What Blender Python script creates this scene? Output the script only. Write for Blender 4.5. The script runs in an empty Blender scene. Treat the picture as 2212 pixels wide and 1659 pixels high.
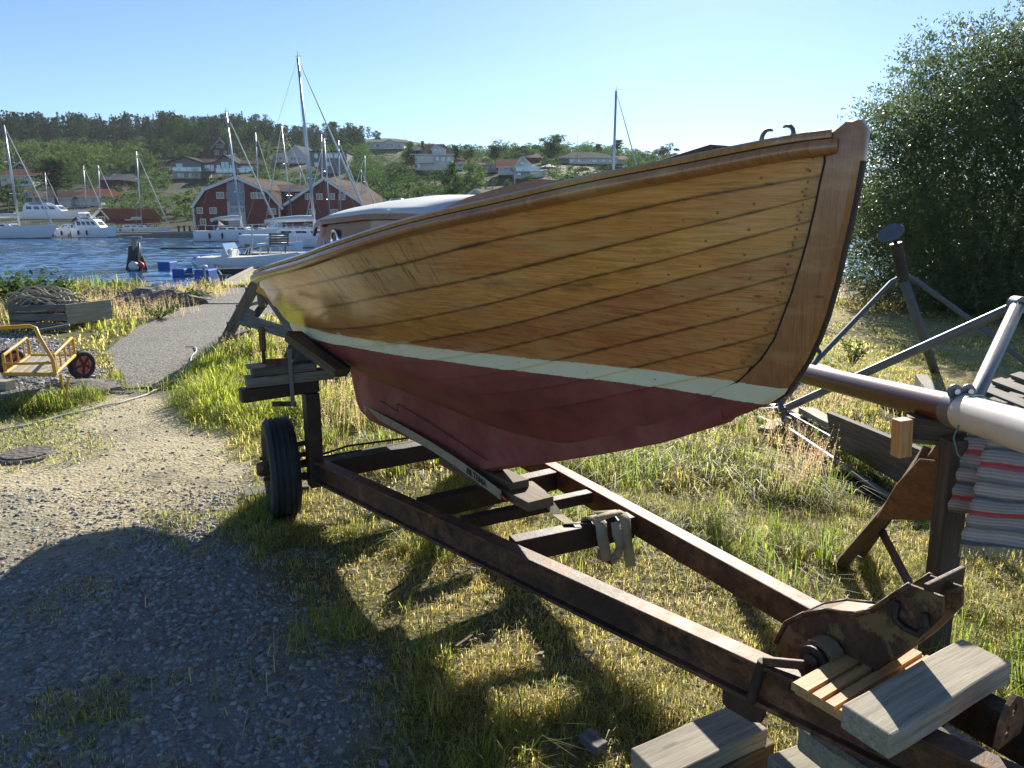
import bpy, math, random
import numpy as np
from mathutils import Matrix, Vector
sc = bpy.context.scene
COL = sc.collection
R = math.radians
random.seed(7); rng = np.random.default_rng(11)

# ---------------------------------------------------------------- camera, sky, sun, exposure
PITCH = R(12.8); CZ = 1.65; FPX = 1580.0
cam = bpy.data.cameras.new('camera'); camo = bpy.data.objects.new('camera', cam); COL.objects.link(camo)
cam.sensor_width = 36.0; cam.lens = 36.0*FPX/2212; cam.clip_start = .05; cam.clip_end = 3000
camo.location = (0, 0, CZ); camo.rotation_euler = (math.pi/2-PITCH, 0, 0)
sc.camera = camo
SUN_EL = R(27.0); SUN_AZ = R(14.0)          # azimuth measured to the right of +Y
world = bpy.data.worlds.new('World'); sc.world = world; world.use_nodes = True
wn = world.node_tree.nodes; wl = world.node_tree.links
bg = wn['Background']; sky = wn.new('ShaderNodeTexSky'); sky.sky_type = 'NISHITA'; sky.sun_disc = False
sky.sun_elevation = SUN_EL; sky.sun_rotation = SUN_AZ
sky.air_density = 1.0; sky.dust_density = 0.25; sky.ozone_density = 5.0; sky.altitude = 900
wl.new(sky.outputs[0], bg.inputs[0]); bg.inputs[1].default_value = 0.072
sun = bpy.data.lights.new('sun', 'SUN'); suno = bpy.data.objects.new('sun', sun); COL.objects.link(suno)
sun.energy = 4.7; sun.angle = R(0.55); sun.color = (1, .93, .80)
sd = Vector((math.sin(SUN_AZ)*math.cos(SUN_EL), math.cos(SUN_AZ)*math.cos(SUN_EL), math.sin(SUN_EL)))
suno.rotation_euler = sd.to_track_quat('Z', 'Y').to_euler(); suno.location = (10, 30, 20)
sc.view_settings.view_transform = 'Standard'; sc.view_settings.look = 'None'
sc.view_settings.exposure = 1.05; sc.view_settings.gamma = 1; sc.view_settings.use_curve_mapping = False

# ---------------------------------------------------------------- places: rays of the surveyed view, used to find ground positions
def ray(u, v):
    x = (u-1106)/FPX; y = -(v-829.5)/FPX; c, s = math.cos(PITCH), math.sin(PITCH)
    return Vector((x, c+y*s, -s+y*c))
CP = Vector((0, 0, CZ))
def G(u, v, z=0.0):
    d = ray(u, v); return CP+d*((z-CZ)/d.z)
def D(u, v, Y):
    d = ray(u, v); return CP+d*(Y/d.y)
A3 = Vector((.54, -.8417, 0)).normalized(); N3 = Vector((-A3.y, A3.x, 0)); P0 = Vector((.1, 2.9, 0))
def W3(s, b, z):                        # boat frame: s towards the bow, b towards the near side
    return P0+A3*s-N3*b+Vector((0, 0, z))
def PL(u, v, p, n):
    d = ray(u, v); return CP+d*((Vector(p)-CP).dot(n)/d.dot(n))
def TB(u, v, b):                        # point on the fore-and-aft vertical plane b
    return PL(u, v, P0-N3*b, N3)
def TP(u, v, dz=0.0):                   # point on the plane of the trailer frame
    sl = .05; return PL(u, v, P0+A3*-1.5+Vector((0, 0, .36+dz)), Vector((-A3.x*sl, -A3.y*sl, 1)))
FRAME = Matrix.Translation(P0) @ Matrix.Rotation(math.atan2(A3.y, A3.x), 4, 'Z')

# ---------------------------------------------------------------- helpers
WM = {}
def tagp(o, label=None, cat=None, group=None, kind=None):
    if label: o['label'] = label
    if cat: o['category'] = cat
    if group: o['group'] = group
    if kind: o['kind'] = kind
    return o
def thing(name, label, cat, loc=(0, 0, 0), rotz=0.0, group=None):
    o = bpy.data.objects.new(name, None); COL.objects.link(o); o.empty_display_size = .2
    m = Matrix.Translation(Vector(loc)) @ Matrix.Rotation(rotz, 4, 'Z')
    o.matrix_world = m; WM[o] = m
    return tagp(o, label, cat, group)
class MB:
    def __init__(s): s.v = []; s.f = []; s.uv = None
    def add(s, vs, fs):
        k = len(s.v); s.v += [tuple(a) for a in vs]; s.f += [tuple(i+k for i in f) for f in fs]; return s
    def box(s, c, d, m=None):
        x, y, z = d[0]/2, d[1]/2, d[2]/2; c = Vector(c)
        vs = [Vector((i*x, j*y, k*z)) for i in (-1, 1) for j in (-1, 1) for k in (-1, 1)]
        if m is not None: vs = [m @ a for a in vs]
        return s.add([a+c for a in vs], [(0, 1, 3, 2), (4, 6, 7, 5), (0, 4, 5, 1), (2, 3, 7, 6), (0, 2, 6, 4), (1, 5, 7, 3)])
    def beam(s, p, q, w, h, up=(0, 0, 1)):
        m, L = frame(p, q, up); mid = (Vector(p)+Vector(q))/2
        return s.box(mid, (L, w, h), m.to_3x3())
    def tube(s, pts, r, n=8, cap=True):
        pts = [Vector(p) for p in pts]; k0 = len(s.v); rr = r if isinstance(r, (list, tuple)) else [r]*len(pts)
        prev = None
        for i, p in enumerate(pts):
            a = pts[max(i-1, 0)]; b = pts[min(i+1, len(pts)-1)]; t = (b-a).normalized()
            if prev is None:
                u = t.orthogonal().normalized()
            else:
                u = (prev-t*prev.dot(t)); u = u.normalized() if u.length > 1e-6 else t.orthogonal().normalized()
            prev = u; w = t.cross(u)
            for j in range(n):
                an = 2*math.pi*j/n; s.v.append(tuple(p+(u*math.cos(an)+w*math.sin(an))*rr[i]))
        for i in range(len(pts)-1):
            for j in range(n):
                a = k0+i*n+j; b = k0+i*n+(j+1) % n; s.f.append((a, b, b+n, a+n))
        if cap:
            s.f.append(tuple(k0+j for j in range(n))[::-1]); e = k0+(len(pts)-1)*n; s.f.append(tuple(e+j for j in range(n)))
        return s
    def lathe(s, prof, c, axis=(0, 0, 1), n=24):
        ax = Vector(axis).normalized(); u = ax.orthogonal().normalized(); w = ax.cross(u); k0 = len(s.v); c = Vector(c)
        for (r, h) in prof:
            for j in range(n):
                an = 2*math.pi*j/n; s.v.append(tuple(c+ax*h+(u*math.cos(an)+w*math.sin(an))*max(r, 1e-4)))
        for i in range(len(prof)-1):
            for j in range(n):
                a = k0+i*n+j; b = k0+i*n+(j+1) % n; s.f.append((a, b, b+n, a+n))
        return s
    def prism(s, poly, off):
        n = len(poly); off = Vector(off); poly = [Vector(p) for p in poly]
        return s.add(poly+[p+off for p in poly], [tuple(range(n))[::-1], tuple(range(n, 2*n))]+[(i, (i+1) % n, (i+1) % n+n, i+n) for i in range(n)])
    def grid(s, rows):
        k = len(s.v); m = len(rows[0])
        for r in rows: s.v += [tuple(a) for a in r]
        for i in range(len(rows)-1):
            for j in range(m-1): s.f.append((k+i*m+j, k+i*m+j+1, k+(i+1)*m+j+1, k+(i+1)*m+j))
        return s
def frame(p, q, up=(0, 0, 1)):
    p = Vector(p); q = Vector(q); x = (q-p); L = x.length; x.normalize(); up = Vector(up)
    y = up.cross(x)
    if y.length < 1e-3: y = Vector((0, 1, 0)).cross(x)
    y.normalize(); z = x.cross(y)
    m = Matrix((x, y, z)).transposed().to_4x4(); m.translation = (p+q)/2
    return m, L
def finish(me, smooth):
    if smooth:
        for p in me.polygons: p.use_smooth = True
def obj(name, mb, mat, parent=None, M=None, smooth=False, bevel=0, auto=None, uv=None, **tg):
    """mb in world coordinates; M = world matrix the object shall have (default: its root's)."""
    me = bpy.data.meshes.new(name)
    if M is None:
        if parent is not None: M = WM[parent]
        else:
            v0 = mb.v; n = len(v0); cx = sum(a[0] for a in v0)/n; cy = sum(a[1] for a in v0)/n; cz = min(a[2] for a in v0)
            M = Matrix.Translation((cx, cy, cz))
    Mi = M.inverted()
    me.from_pydata([Mi @ Vector(a) for a in mb.v], [], mb.f); me.validate(clean_customdata=False)
    o = bpy.data.objects.new(name, me); COL.objects.link(o)
    if mat is not None: me.materials.append(mat)
    if mb.uv is not None and uv is not False:
        l = me.uv_layers.new(name='UVMap')
        for lp in me.loops: l.data[lp.index].uv = mb.uv[lp.vertex_index]
    finish(me, smooth)
    WM[o] = M
    if parent is not None:
        o.parent = parent; o.matrix_basis = WM[parent].inverted() @ M
    else: o.matrix_basis = M
    if bevel:
        b = o.modifiers.new('bevel', 'BEVEL'); b.width = bevel; b.segments = 2; b.limit_method = 'ANGLE'; b.angle_limit = R(40)
    if smooth and auto:
        e = o.modifiers.new('edge', 'EDGE_SPLIT'); e.split_angle = R(auto)
    return tagp(o, **tg)
def beam(name, p, q, w, h, mat, parent=None, up=(0, 0, 1), bevel=.003, warp=0.0, **tg):
    """a bar with its own frame: local X runs along it, so wood grain follows it"""
    m, L = frame(p, q, up); b = MB()
    n = 6 if warp else 1
    ph = random.uniform(0, 6)
    sec = [(-w/2, -h/2), (w/2, -h/2), (w/2, h/2), (-w/2, h/2)]
    for i in range(n+1):
        x = -L/2+L*i/n; dy = warp*math.sin(ph+i*1.1); dz = warp*.7*math.sin(ph*2+i*.9)
        b.v += [(x, a+dy, c+dz) for a, c in sec]
    for i in range(n):
        for j in range(4):
            a = i*4+j; c = i*4+(j+1) % 4; b.f.append((a, c, c+4, a+4))
    b.f.append((3, 2, 1, 0)); b.f.append(tuple(n*4+j for j in range(4)))
    b.v = [tuple(m @ Vector(a)) for a in b.v]
    return obj(name, b, mat, parent, M=m, bevel=bevel, **tg)
def bar(name, p, q, prof, mat, parent=None, up=(0, 0, 1), bevel=0, **tg):
    """extrude a closed (y,z) profile from p to q"""
    m, L = frame(p, q, up); b = MB(); n = len(prof)
    for x in (-L/2, L/2): b.v += [tuple(m @ Vector((x, y, z))) for y, z in prof]
    b.f = [tuple(range(n))[::-1], tuple(range(n, 2*n))]+[(i, (i+1) % n, (i+1) % n+n, i+n) for i in range(n)]
    return obj(name, b, mat, parent, M=m, bevel=bevel, **tg)
def copy_tree(o, parent=None):
    c = o.copy(); COL.objects.link(c); c.parent = parent
    if parent is not None: c.matrix_basis = o.matrix_basis
    for ch in list(o.children): copy_tree(ch, c)
    return c
def arr_obj(name, V, F, mat, tint=None, smooth=False, parent=None, loc=(0, 0, 0), **tg):
    """fast mesh from numpy arrays; F is (n,3) or (n,4)"""
    me = bpy.data.meshes.new(name); V = np.asarray(V, np.float32)-np.array(loc, np.float32); F = np.asarray(F, np.int32); k = F.shape[1]
    me.vertices.add(len(V)); me.vertices.foreach_set('co', V.ravel())
    me.loops.add(F.size); me.loops.foreach_set('vertex_index', F.ravel())
    me.polygons.add(len(F)); me.polygons.foreach_set('loop_start', np.arange(0, F.size, k, dtype=np.int32))
    me.update(calc_edges=True)
    if smooth: me.polygons.foreach_set('use_smooth', np.ones(len(F), bool))
    if tint is not None:
        a = me.color_attributes.new('tint', 'FLOAT_COLOR', 'POINT')
        t = np.ones((len(V), 4), np.float32); t[:, :3] = tint; a.data.foreach_set('color', t.ravel())
    o = bpy.data.objects.new(name, me); COL.objects.link(o); me.materials.append(mat)
    o.location = loc
    WM[o] = Matrix.Translation(loc)
    if parent is not None: o.parent = parent; o.matrix_basis = WM[parent].inverted() @ WM[o]
    return tagp(o, **tg)

# ---------------------------------------------------------------- materials
class NT:
    def __init__(s, name, disp=False):
        s.m = bpy.data.materials.new(name); s.m.use_nodes = True; s.t = s.m.node_tree; s.n = s.t.nodes; s.l = s.t.links
        s.b = s.n['Principled BSDF']; s.out = s.n['Material Output']
    def node(s, ty, ins=None, **kw):
        n = s.n.new(ty)
        for k, v in kw.items(): setattr(n, k, v)
        for k, v in (ins or {}).items(): s.put(n.inputs[k], v)
        return n
    def put(s, sock, v):
        if isinstance(v, bpy.types.NodeSocket): s.l.new(v, sock)
        elif isinstance(v, bpy.types.Node): s.l.new(v.outputs[0], sock)
        else:
            if isinstance(v, tuple) and len(v) == 3 and sock.type == 'RGBA': v = (*v, 1)
            sock.default_value = v
    def coord(s, which='Object'): return s.node('ShaderNodeTexCoord').outputs[which]
    def attr(s, name): return s.node('ShaderNodeAttribute', attribute_name=name).outputs['Color']
    def mapping(s, vec, scale=(1, 1, 1), loc=(0, 0, 0), rot=(0, 0, 0)):
        return s.node('ShaderNodeMapping', {'Vector': vec, 'Scale': scale, 'Location': loc, 'Rotation': rot}).outputs[0]
    def rand(s): return s.node('ShaderNodeObjectInfo').outputs['Random']
    def math(s, op, a, b=0.0, c=None, clamp=False):
        n = s.node('ShaderNodeMath', operation=op, use_clamp=clamp); s.put(n.inputs[0], a); s.put(n.inputs[1], b)
        if c is not None: s.put(n.inputs[2], c)
        return n.outputs[0]
    def vadd(s, a, b):
        n = s.node('ShaderNodeVectorMath', operation='ADD'); s.put(n.inputs[0], a); s.put(n.inputs[1], b); return n.outputs[0]
    def noise(s, vec, scale=5, detail=4, rough=.55, dist=0.0, out='Fac'):
        n = s.node('ShaderNodeTexNoise', {'Vector': vec, 'Scale': scale, 'Detail': detail, 'Roughness': rough, 'Distortion': dist}); return n.outputs[out]
    def voro(s, vec, scale=5, out='Distance', feature='F1', rnd=1.0):
        n = s.node('ShaderNodeTexVoronoi', {'Vector': vec, 'Scale': scale, 'Randomness': rnd}, feature=feature); return n.outputs[out]
    def ramp(s, fac, stops, interp='LINEAR'):
        n = s.node('ShaderNodeValToRGB', {'Fac': fac}); cr = n.color_ramp; cr.interpolation = interp
        while len(cr.elements) < len(stops): cr.elements.new(.5)
        for e, (p, c) in zip(cr.elements, stops):
            e.position = p; e.color = (*c, 1) if isinstance(c, tuple) else (c, c, c, 1)
        return n.outputs[0]
    def mix(s, f, a, b, mode='MIX'):
        n = s.node('ShaderNodeMix', data_type='RGBA', blend_type=mode); s.put(n.inputs[0], f); s.put(n.inputs[6], a); s.put(n.inputs[7], b); return n.outputs[2]
    def bump(s, h, strength=.3, dist=.01, normal=None):
        n = s.node('ShaderNodeBump', {'Height': h, 'Strength': strength, 'Distance': dist})
        if normal is not None: s.put(n.inputs['Normal'], normal)
        return n.outputs[0]
    def sep(s, v): n = s.node('ShaderNodeSeparateXYZ', {0: v}); return n.outputs
    def set(s, **kw):
        names = dict(color='Base Color', rough='Roughness', metal='Metallic', normal='Normal', spec='Specular IOR Level', coat='Coat Weight', coatr='Coat Roughness', trans='Transmission Weight', emit='Emission Color', emits='Emission Strength', ior='IOR')
        for k, v in kw.items(): s.put(s.b.inputs[names[k]], v)
        return s.m
def rvec(t):            # random offset per object
    r = t.rand(); n = t.node('ShaderNodeCombineXYZ', {0: t.math('MULTIPLY', r, 37.0), 1: t.math('MULTIPLY', r, 91.0), 2: t.math('MULTIPLY', r, 53.0)})
    return t.vadd(t.coord(), n.outputs[0])
def wood(name, dark, mid, light, rough=.75, grain=1.0, bump=.35, stain=.5, stainc=(.03, .028, .025), coat=0.0, vary=.35):
    t = NT(name); v = rvec(t)
    g = t.noise(t.mapping(v, (1.4, 34*grain, 34*grain)), 2.2, 7, .66, .6)
    g2 = t.noise(t.mapping(v, (5, 170*grain, 170*grain)), 2.0, 4, .65)
    gg = t.math('ADD', t.math('MULTIPLY', g, .68), t.math('MULTIPLY', g2, .32))
    c = t.ramp(gg, [(.33, dark), (.5, mid), (.66, light)])
    st = t.ramp(t.noise(t.mapping(v, (1, 2.5, 2.5)), 3.5, 5, .65), [(.48, 0.0), (.72, 1.0)])
    c = t.mix(t.math('MULTIPLY', st, stain), c, stainc)
    ck = t.ramp(t.noise(t.mapping(v, (1.1, 70*grain, 45*grain)), 1.5, 3, .5, .2), [(.27, 1.0), (.315, 0.0)]); c = t.mix(t.math('MULTIPLY', ck, .75 if not coat else .2), c, (.012, .010, .008))
    kn = t.voro(t.mapping(v, (3.2, 13, 13)), 1.0); c = t.mix(t.ramp(kn, [(.07, .7), (.12, 0.0)]), c, tuple(a_*.8 for a_ in dark))
    hs = t.node('ShaderNodeHueSaturation', {'Color': c, 'Value': t.math('ADD', t.math('MULTIPLY', t.rand(), vary), 1-vary/2)})
    return t.set(color=hs.outputs[0], rough=rough, normal=t.bump(gg, bump, .004), coat=coat, coatr=.15)
def flat(name, col, rough=.5, metal=0.0, var=.12, scale=6.0, coat=0.0, bump=0.0, dirt=None, dirts=.0, **kw):
    t = NT(name); v = rvec(t); n = t.noise(v, scale, 5, .6)
    c = t.mix(n, tuple(max(0, a*(1-var)) for a in col), tuple(a*(1+var) for a in col))
    if dirt is not None:
        d = t.ramp(t.noise(v, scale*.6, 6, .7), [(.5, 0.0), (.68, 1.0)]); c = t.mix(t.math('MULTIPLY', d, dirts), c, dirt)
    k = dict(color=c, rough=t.math('ADD', t.math('MULTIPLY', n, .15), rough-.07), metal=metal, coat=coat)
    if bump: k['normal'] = t.bump(t.noise(v, scale*6, 4), bump, .004)
    k.update(kw); return t.set(**k)
M_ = {}
M_['grey_wood'] = wood('grey_weathered_wood', (.055, .05, .043), (.15, .138, .118), (.27, .25, .215), stain=.45)
M_['pale_wood'] = wood('pale_weathered_timber', (.16, .14, .105), (.33, .29, .22), (.46, .41, .31), stain=.25, stainc=(.1, .09, .07))
M_['fresh_wood'] = wood('fresh_pine', (.34, .17, .06), (.52, .30, .12), (.62, .38, .17), stain=.08, rough=.6, vary=.15)
M_['dark_wood'] = wood('dark_old_wood', (.025, .021, .018), (.06, .05, .042), (.12, .10, .085), stain=.4)
M_['brown_wood'] = wood('brown_old_wood', (.05, .032, .02), (.12, .075, .042), (.22, .14, .08), stain=.4)
M_['plywood'] = wood('brown_plywood', (.10, .045, .022), (.19, .085, .042), (.27, .13, .07), rough=.65, grain=.7, stain=.3, stainc=(.05, .03, .02), bump=.15)
M_['mahogany'] = wood('varnished_mahogany', (.10, .022, .008), (.2, .05, .018), (.3, .085, .03), rough=.3, coat=.9, bump=.05, stain=.15, stainc=(.06, .015, .008), vary=.1)
M_['spar'] = wood('varnished_dark_spar', (.06, .013, .009), (.11, .022, .013), (.17, .038, .02), rough=.45, coat=.35, bump=.08, stain=.35, stainc=(.03, .01, .008), vary=.05)
def rust(name, base=(.16, .068, .032), dark=(.03, .02, .016), light=(.30, .15, .07), rough=.6, yellow=None):
    t = NT(name); v = rvec(t)
    a = t.noise(v, 14, 8, .68, .3); b = t.noise(v, 3.5, 5, .6); c0 = t.noise(v, 60, 4, .7)
    c = t.ramp(a, [(.36, dark), (.52, base), (.68, light)])
    c = t.mix(t.ramp(b, [(.45, 0.0), (.62, .75)]), c, dark)
    c = t.mix(t.ramp(c0, [(.56, 0.0), (.66, .7)]), c, (.02, .012, .01))
    if yellow: c = t.mix(t.ramp(t.noise(v, 9, 7, .7, .6), [(.47, 0.0), (.53, .85)]), c, yellow)
    return t.set(color=c, rough=t.math('ADD', t.math('MULTIPLY', a, .35), rough-.18), metal=.15, normal=t.bump(t.math('ADD', a, c0), .5, .003))
M_['rust'] = rust('rusty_steel')
M_['rust_yellow'] = rust('rusty_flaking_yellow_steel', yellow=(.20, .13, .055))
M_['dark_rust'] = rust('dark_rusty_steel', base=(.05, .03, .022), light=(.10, .055, .035))
M_['galv'] = flat('dull_galvanised_steel', (.20, .21, .215), .5, .6, .2, 12, dirt=(.09, .05, .03), dirts=.35)
M_['steel'] = flat('bright_steel', (.55, .56, .58), .28, 1.0, .1, 10)
M_['blue_steel'] = flat('blue_grey_painted_steel', (.10, .115, .135), .7, 0, .2, 12, dirt=(.07, .05, .04), dirts=.4)
M_['chrome'] = flat('chrome', (.8, .8, .82), .1, 1.0, .03)
M_['bronze'] = flat('weathered_bronze', (.18, .17, .14), .4, .8, .2, 14)
M_['rubber'] = flat('old_black_rubber', (.022, .024, .027), .7, 0, .3, 20, bump=.3, dirt=(.07, .065, .055), dirts=.5)
M_['yellow_paint'] = flat('chipped_yellow_paint', (.62, .33, .02), .45, 0, .12, 14, dirt=(.2, .08, .03), dirts=.4)
M_['pink_rim'] = flat('faded_red_rim', (.6, .22, .2), .5, 0, .15, 10)
M_['strap'] = flat('dirty_cream_webbing', (.36, .31, .21), .9, 0, .2, 30, bump=.6, dirt=(.14, .11, .08), dirts=.5)
M_['ink'] = flat('black_print', (.03, .028, .025), .8)
M_['rope'] = flat('weathered_rope', (.34, .31, .25), .9, 0, .25, 60, bump=.6)
M_['green_rope'] = flat('green_grey_twine', (.12, .2, .17), .9, 0, .4, 90)
M_['white_tube'] = flat('white_plastic_tube', (.62, .61, .57), .4, 0, .05, 5, dirt=(.3, .28, .22), dirts=.3)
M_['blue_cloth'] = flat('blue_cloth', (.03, .06, .2), .9, 0, .3, 30, bump=.6)
M_['tan_cloth'] = flat('tan_cloth', (.22, .15, .08), .9, 0, .2, 20)
M_['white_paint'] = flat('white_gelcoat', (.78, .79, .8), .25, 0, .03, 3, coat=.3)
M_['offwhite'] = flat('offwhite_paint', (.62, .62, .58), .6, 0, .08, 4)
M_['canvas'] = flat('pale_canvas', (.52, .56, .57), .8, 0, .06, 4, bump=.15)
M_['navy'] = flat('navy_canvas', (.02, .03, .06), .8, 0, .2, 8)
M_['blue_float'] = flat('blue_plastic_float', (.01, .10, .38), .45, 0, .15, 6, dirt=(.02, .05, .12), dirts=.5)
M_['alu'] = flat('mast_aluminium', (.5, .52, .54), .35, .7, .08, 3)
M_['wire'] = flat('steel_wire', (.32, .33, .34), .4, .6)
M_['glass'] = flat('dark_window_glass', (.03, .045, .06), .06, 0, .1, 2, spec=.8)
M_['porthole_glass'] = flat('porthole_glass', (.05, .06, .07), .08, 0, .1, 3, spec=.7)
M_['skyglass'] = flat('sky_reflecting_pane', (.28, .38, .46), .08, .35, .1, .5, spec=.9)
M_['rock'] = None
def rockmat(name, a, b):
    t = NT(name); v = t.coord(); n = t.noise(v, 3, 9, .65); n2 = t.noise(v, 22, 5, .6)
    return t.set(color=t.mix(n, a, b), rough=.85, normal=t.bump(t.math('ADD', n, n2), .7, .03))
M_['rock'] = rockmat('grey_shore_rock', (.07, .065, .06), (.28, .25, .22))
M_['buoy'] = flat('white_buoy', (.7, .7, .68), .4, 0, .08, 3)
M_['orange'] = flat('orange_red_paint', (.6, .06, .02), .5)
M_['falu'] = None
def boards(name, col, rough=.8, pitch=.22, axis=0):
    t = NT(name); v = t.coord(); n = t.noise(t.mapping(v, (3, 3, .4)), 4, 5, .6)
    x = t.sep(v)[axis]; w = t.math('FRACT', t.math('DIVIDE', x, pitch))
    gap = t.math('LESS_THAN', w, .1)
    c = t.mix(n, tuple(a*.8 for a in col), tuple(a*1.2 for a in col)); c = t.mix(t.math('MULTIPLY', gap, .35), c, tuple(a*.35 for a in col))
    return t.set(color=c, rough=rough)
M_['falu'] = boards('falu_red_boards', (.17, .032, .022))
M_['falu_dark'] = boards('dark_red_boards', (.10, .026, .022))
M_['white_boards'] = boards('white_boards', (.62, .63, .64))
M_['cream_boards'] = boards('cream_boards', (.55, .50, .36))
M_['grey_boards'] = boards('grey_boards', (.17, .18, .2))
M_['stone_wall'] = flat('grey_plinth', (.28, .27, .25), .85, 0, .2, 1)
def rooftile(name, col):
    t = NT(name); v = t.coord(); n = t.noise(v, 1.5, 6, .6); z = t.sep(v)
    w = t.node('ShaderNodeTexWave', {'Vector': v, 'Scale': 1.6, 'Distortion': .5}, bands_direction='Z')
    return t.set(color=t.mix(n, tuple(a*.7 for a in col), tuple(a*1.25 for a in col)), rough=1.0, spec=.08, normal=t.bump(w, .5, .05))
M_['red_tile'] = rooftile('red_clay_roof_tiles', (.22, .085, .055))
M_['brown_tile'] = rooftile('brown_roof_tiles', (.10, .07, .06))
M_['dark_tile'] = rooftile('dark_roof_tiles', (.05, .05, .055))
M_['asphalt_felt'] = rooftile('grey_roof_felt', (.14, .145, .15))
def foliage(name, dark, light, trans=.45, rough=.9, nscale=.5, spec=.12):
    t = NT(name); v = t.coord(); r = t.rand()
    n = t.noise(v, nscale*4, 3, .6)
    c = t.mix(t.math('ADD', t.math('MULTIPLY', n, .75), t.math('MULTIPLY', r, .3)), dark, light)
    t.put(t.b.inputs['Base Color'], c); t.put(t.b.inputs['Roughness'], rough); t.put(t.b.inputs['Specular IOR Level'], spec)
    tr = t.node('ShaderNodeBsdfTranslucent', {'Color': t.mix(.5, c, tuple(min(1, a*2.0) for a in light))})
    mx = t.node('ShaderNodeMixShader', {0: trans}); t.l.new(t.b.outputs[0], mx.inputs[1]); t.l.new(tr.outputs[0], mx.inputs[2]); t.l.new(mx.outputs[0], t.out.inputs[0])
    return t.m
M_['leaf'] = foliage('broad_leaves', (.014, .042, .010), (.058, .118, .024), .4)
M_['leaf_light'] = foliage('light_green_leaves', (.030, .066, .015), (.09, .145, .03), .42)
M_['conifer'] = foliage('conifer_needles', (.006, .022, .009), (.026, .062, .018), .2)
M_['pine'] = foliage('pine_needles', (.010, .032, .011), (.04, .078, .022), .25)
M_['willow'] = foliage('willow_leaves', (.030, .052, .020), (.105, .145, .055), .45, rough=.36, nscale=1, spec=.4)
M_['bark'] = flat('tree_bark', (.07, .055, .042), .9, 0, .3, 6, bump=.6)
def tinted(name, trans=.58, rough=.55, gain=2.6):
    t = NT(name); c = t.attr('tint')
    t.put(t.b.inputs['Base Color'], c); t.put(t.b.inputs['Roughness'], rough)
    tr = t.node('ShaderNodeBsdfTranslucent', {'Color': t.mix(1.0, c, (gain, gain, gain), 'MULTIPLY')})
    mx = t.node('ShaderNodeMixShader', {0: trans}); t.l.new(t.b.outputs[0], mx.inputs[1]); t.l.new(tr.outputs[0], mx.inputs[2]); t.l.new(mx.outputs[0], t.out.inputs[0])
    return t.m
M_['grass'] = tinted('grass_blades')
M_['stones'] = tinted('crushed_stone', 0.0, .8, 1.0)

# ---------------------------------------------------------------- air
hz = bpy.data.materials.new('pale_air'); hz.use_nodes = True; hn = hz.node_tree.nodes; hn.remove(hn['Principled BSDF'])
pv = hn.new('ShaderNodeVolumePrincipled'); pv.inputs['Color'].default_value = (.80, .88, 1, 1); pv.inputs['Density'].default_value = .00015; pv.inputs['Anisotropy'].default_value = .3
hz.node_tree.links.new(pv.outputs[0], hn['Material Output'].inputs['Volume'])
obj('haze', MB().box((0, 215, 38), (1040, 470, 84)), hz, kind='stuff')
# ---------------------------------------------------------------- ground, water, far hillside
def vnoise(x, y, seed=0):
    xi = np.floor(x).astype(np.int64); yi = np.floor(y).astype(np.int64); fx = x-xi; fy = y-yi
    def h(a, b):
        n = (a*374761393+b*668265263+seed*974711) & 0x7fffffff; n = (n ^ (n >> 13))*1274126177 & 0x7fffffff
        return ((n ^ (n >> 16)) & 0xffff)/65535.0
    fx = fx*fx*(3-2*fx); fy = fy*fy*(3-2*fy)
    return (h(xi, yi)*(1-fx)+h(xi+1, yi)*fx)*(1-fy)+(h(xi, yi+1)*(1-fx)+h(xi+1, yi+1)*fx)*fy
def fbm(x, y, seed=0, oct=4):
    s = 0; a = .5; t = 0
    for k in range(oct): s = s+a*vnoise(x*2**k, y*2**k, seed+k*17); t += a; a *= .5
    return s/t
def sstep(a, b, x): t = np.clip((x-a)/(b-a), 0, 1); return t*t*(3-2*t)
WATER = -.8
def shore(x): return np.interp(x, [-60, -14, -8.5, -7.2, -5.5, -2, 3, 7, 12, 25, 60], [22, 18.5, 16.6, 18.4, 18.6, 18.0, 17, 15.6, 15.3, 16.5, 20])+.5*(fbm(x*.7, x*0+3.1, 5)-.5)
def ridge(x, y):
    a = np.arctan2(x, np.maximum(y, 1.0))
    return np.interp(a, [-.7, -.5, -.35, -.22, -.15, 0, .1, .2, .4, .7], [33, 33, 33, 34, 35, 29, 29, 25, 15, 12])
def hill(x, y):
    t = np.clip((y-112)/232.0, 0, 1.25)
    a = np.arctan2(x, np.maximum(y, 1.0))
    p = np.interp(a, [-.7, -.35, -.2, .05, .2], [1.15, 1.1, .95, .62, .6])
    return ridge(x, y)*np.power(t, p)+(fbm(x*.03, y*.03, 9)-.5)*5*sstep(.05, .4, t)
def H(x, y):
    x = np.asarray(x, float); y = np.asarray(y, float)
    near = (fbm(x*1.3, y*1.3, 1)-.5)*.05+(fbm(x*6, y*6, 2, 3)-.5)*.014
    d = y-shore(x)
    near = near+(fbm(x*.9, y*.9, 4)-.4)*.12*sstep(-3, -.3, d)
    near = near-1.9*sstep(-.1, 3.2, d)
    far = -2.0+1.75*sstep(100.5, 103.5, y)+.0
    far = far+np.where(y > 112, hill(x, y), 0)
    w = sstep(30, 60, y)
    return near*(1-w)+far*w
def Hs(x, y): return float(H(np.array([x]), np.array([y]))[0])
def hit(u, v):
    """where the view ray meets the far hillside"""
    d = ray(u, v); Y = np.linspace(104, 400, 1500); t = Y/d.y; X = d.x*t; Z = CZ+d.z*t
    h = H(X, Y); i = np.where(Z <= h)[0]
    i = i[0] if len(i) else len(Y)-1
    return Vector((X[i], Y[i], h[i]))
def grow(a, b, s0, k):
    out = [a]; s = s0
    while abs(out[-1]-a) < abs(b-a): out.append(out[-1]+math.copysign(s, b-a)); s *= k
    return out[1:]
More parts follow.
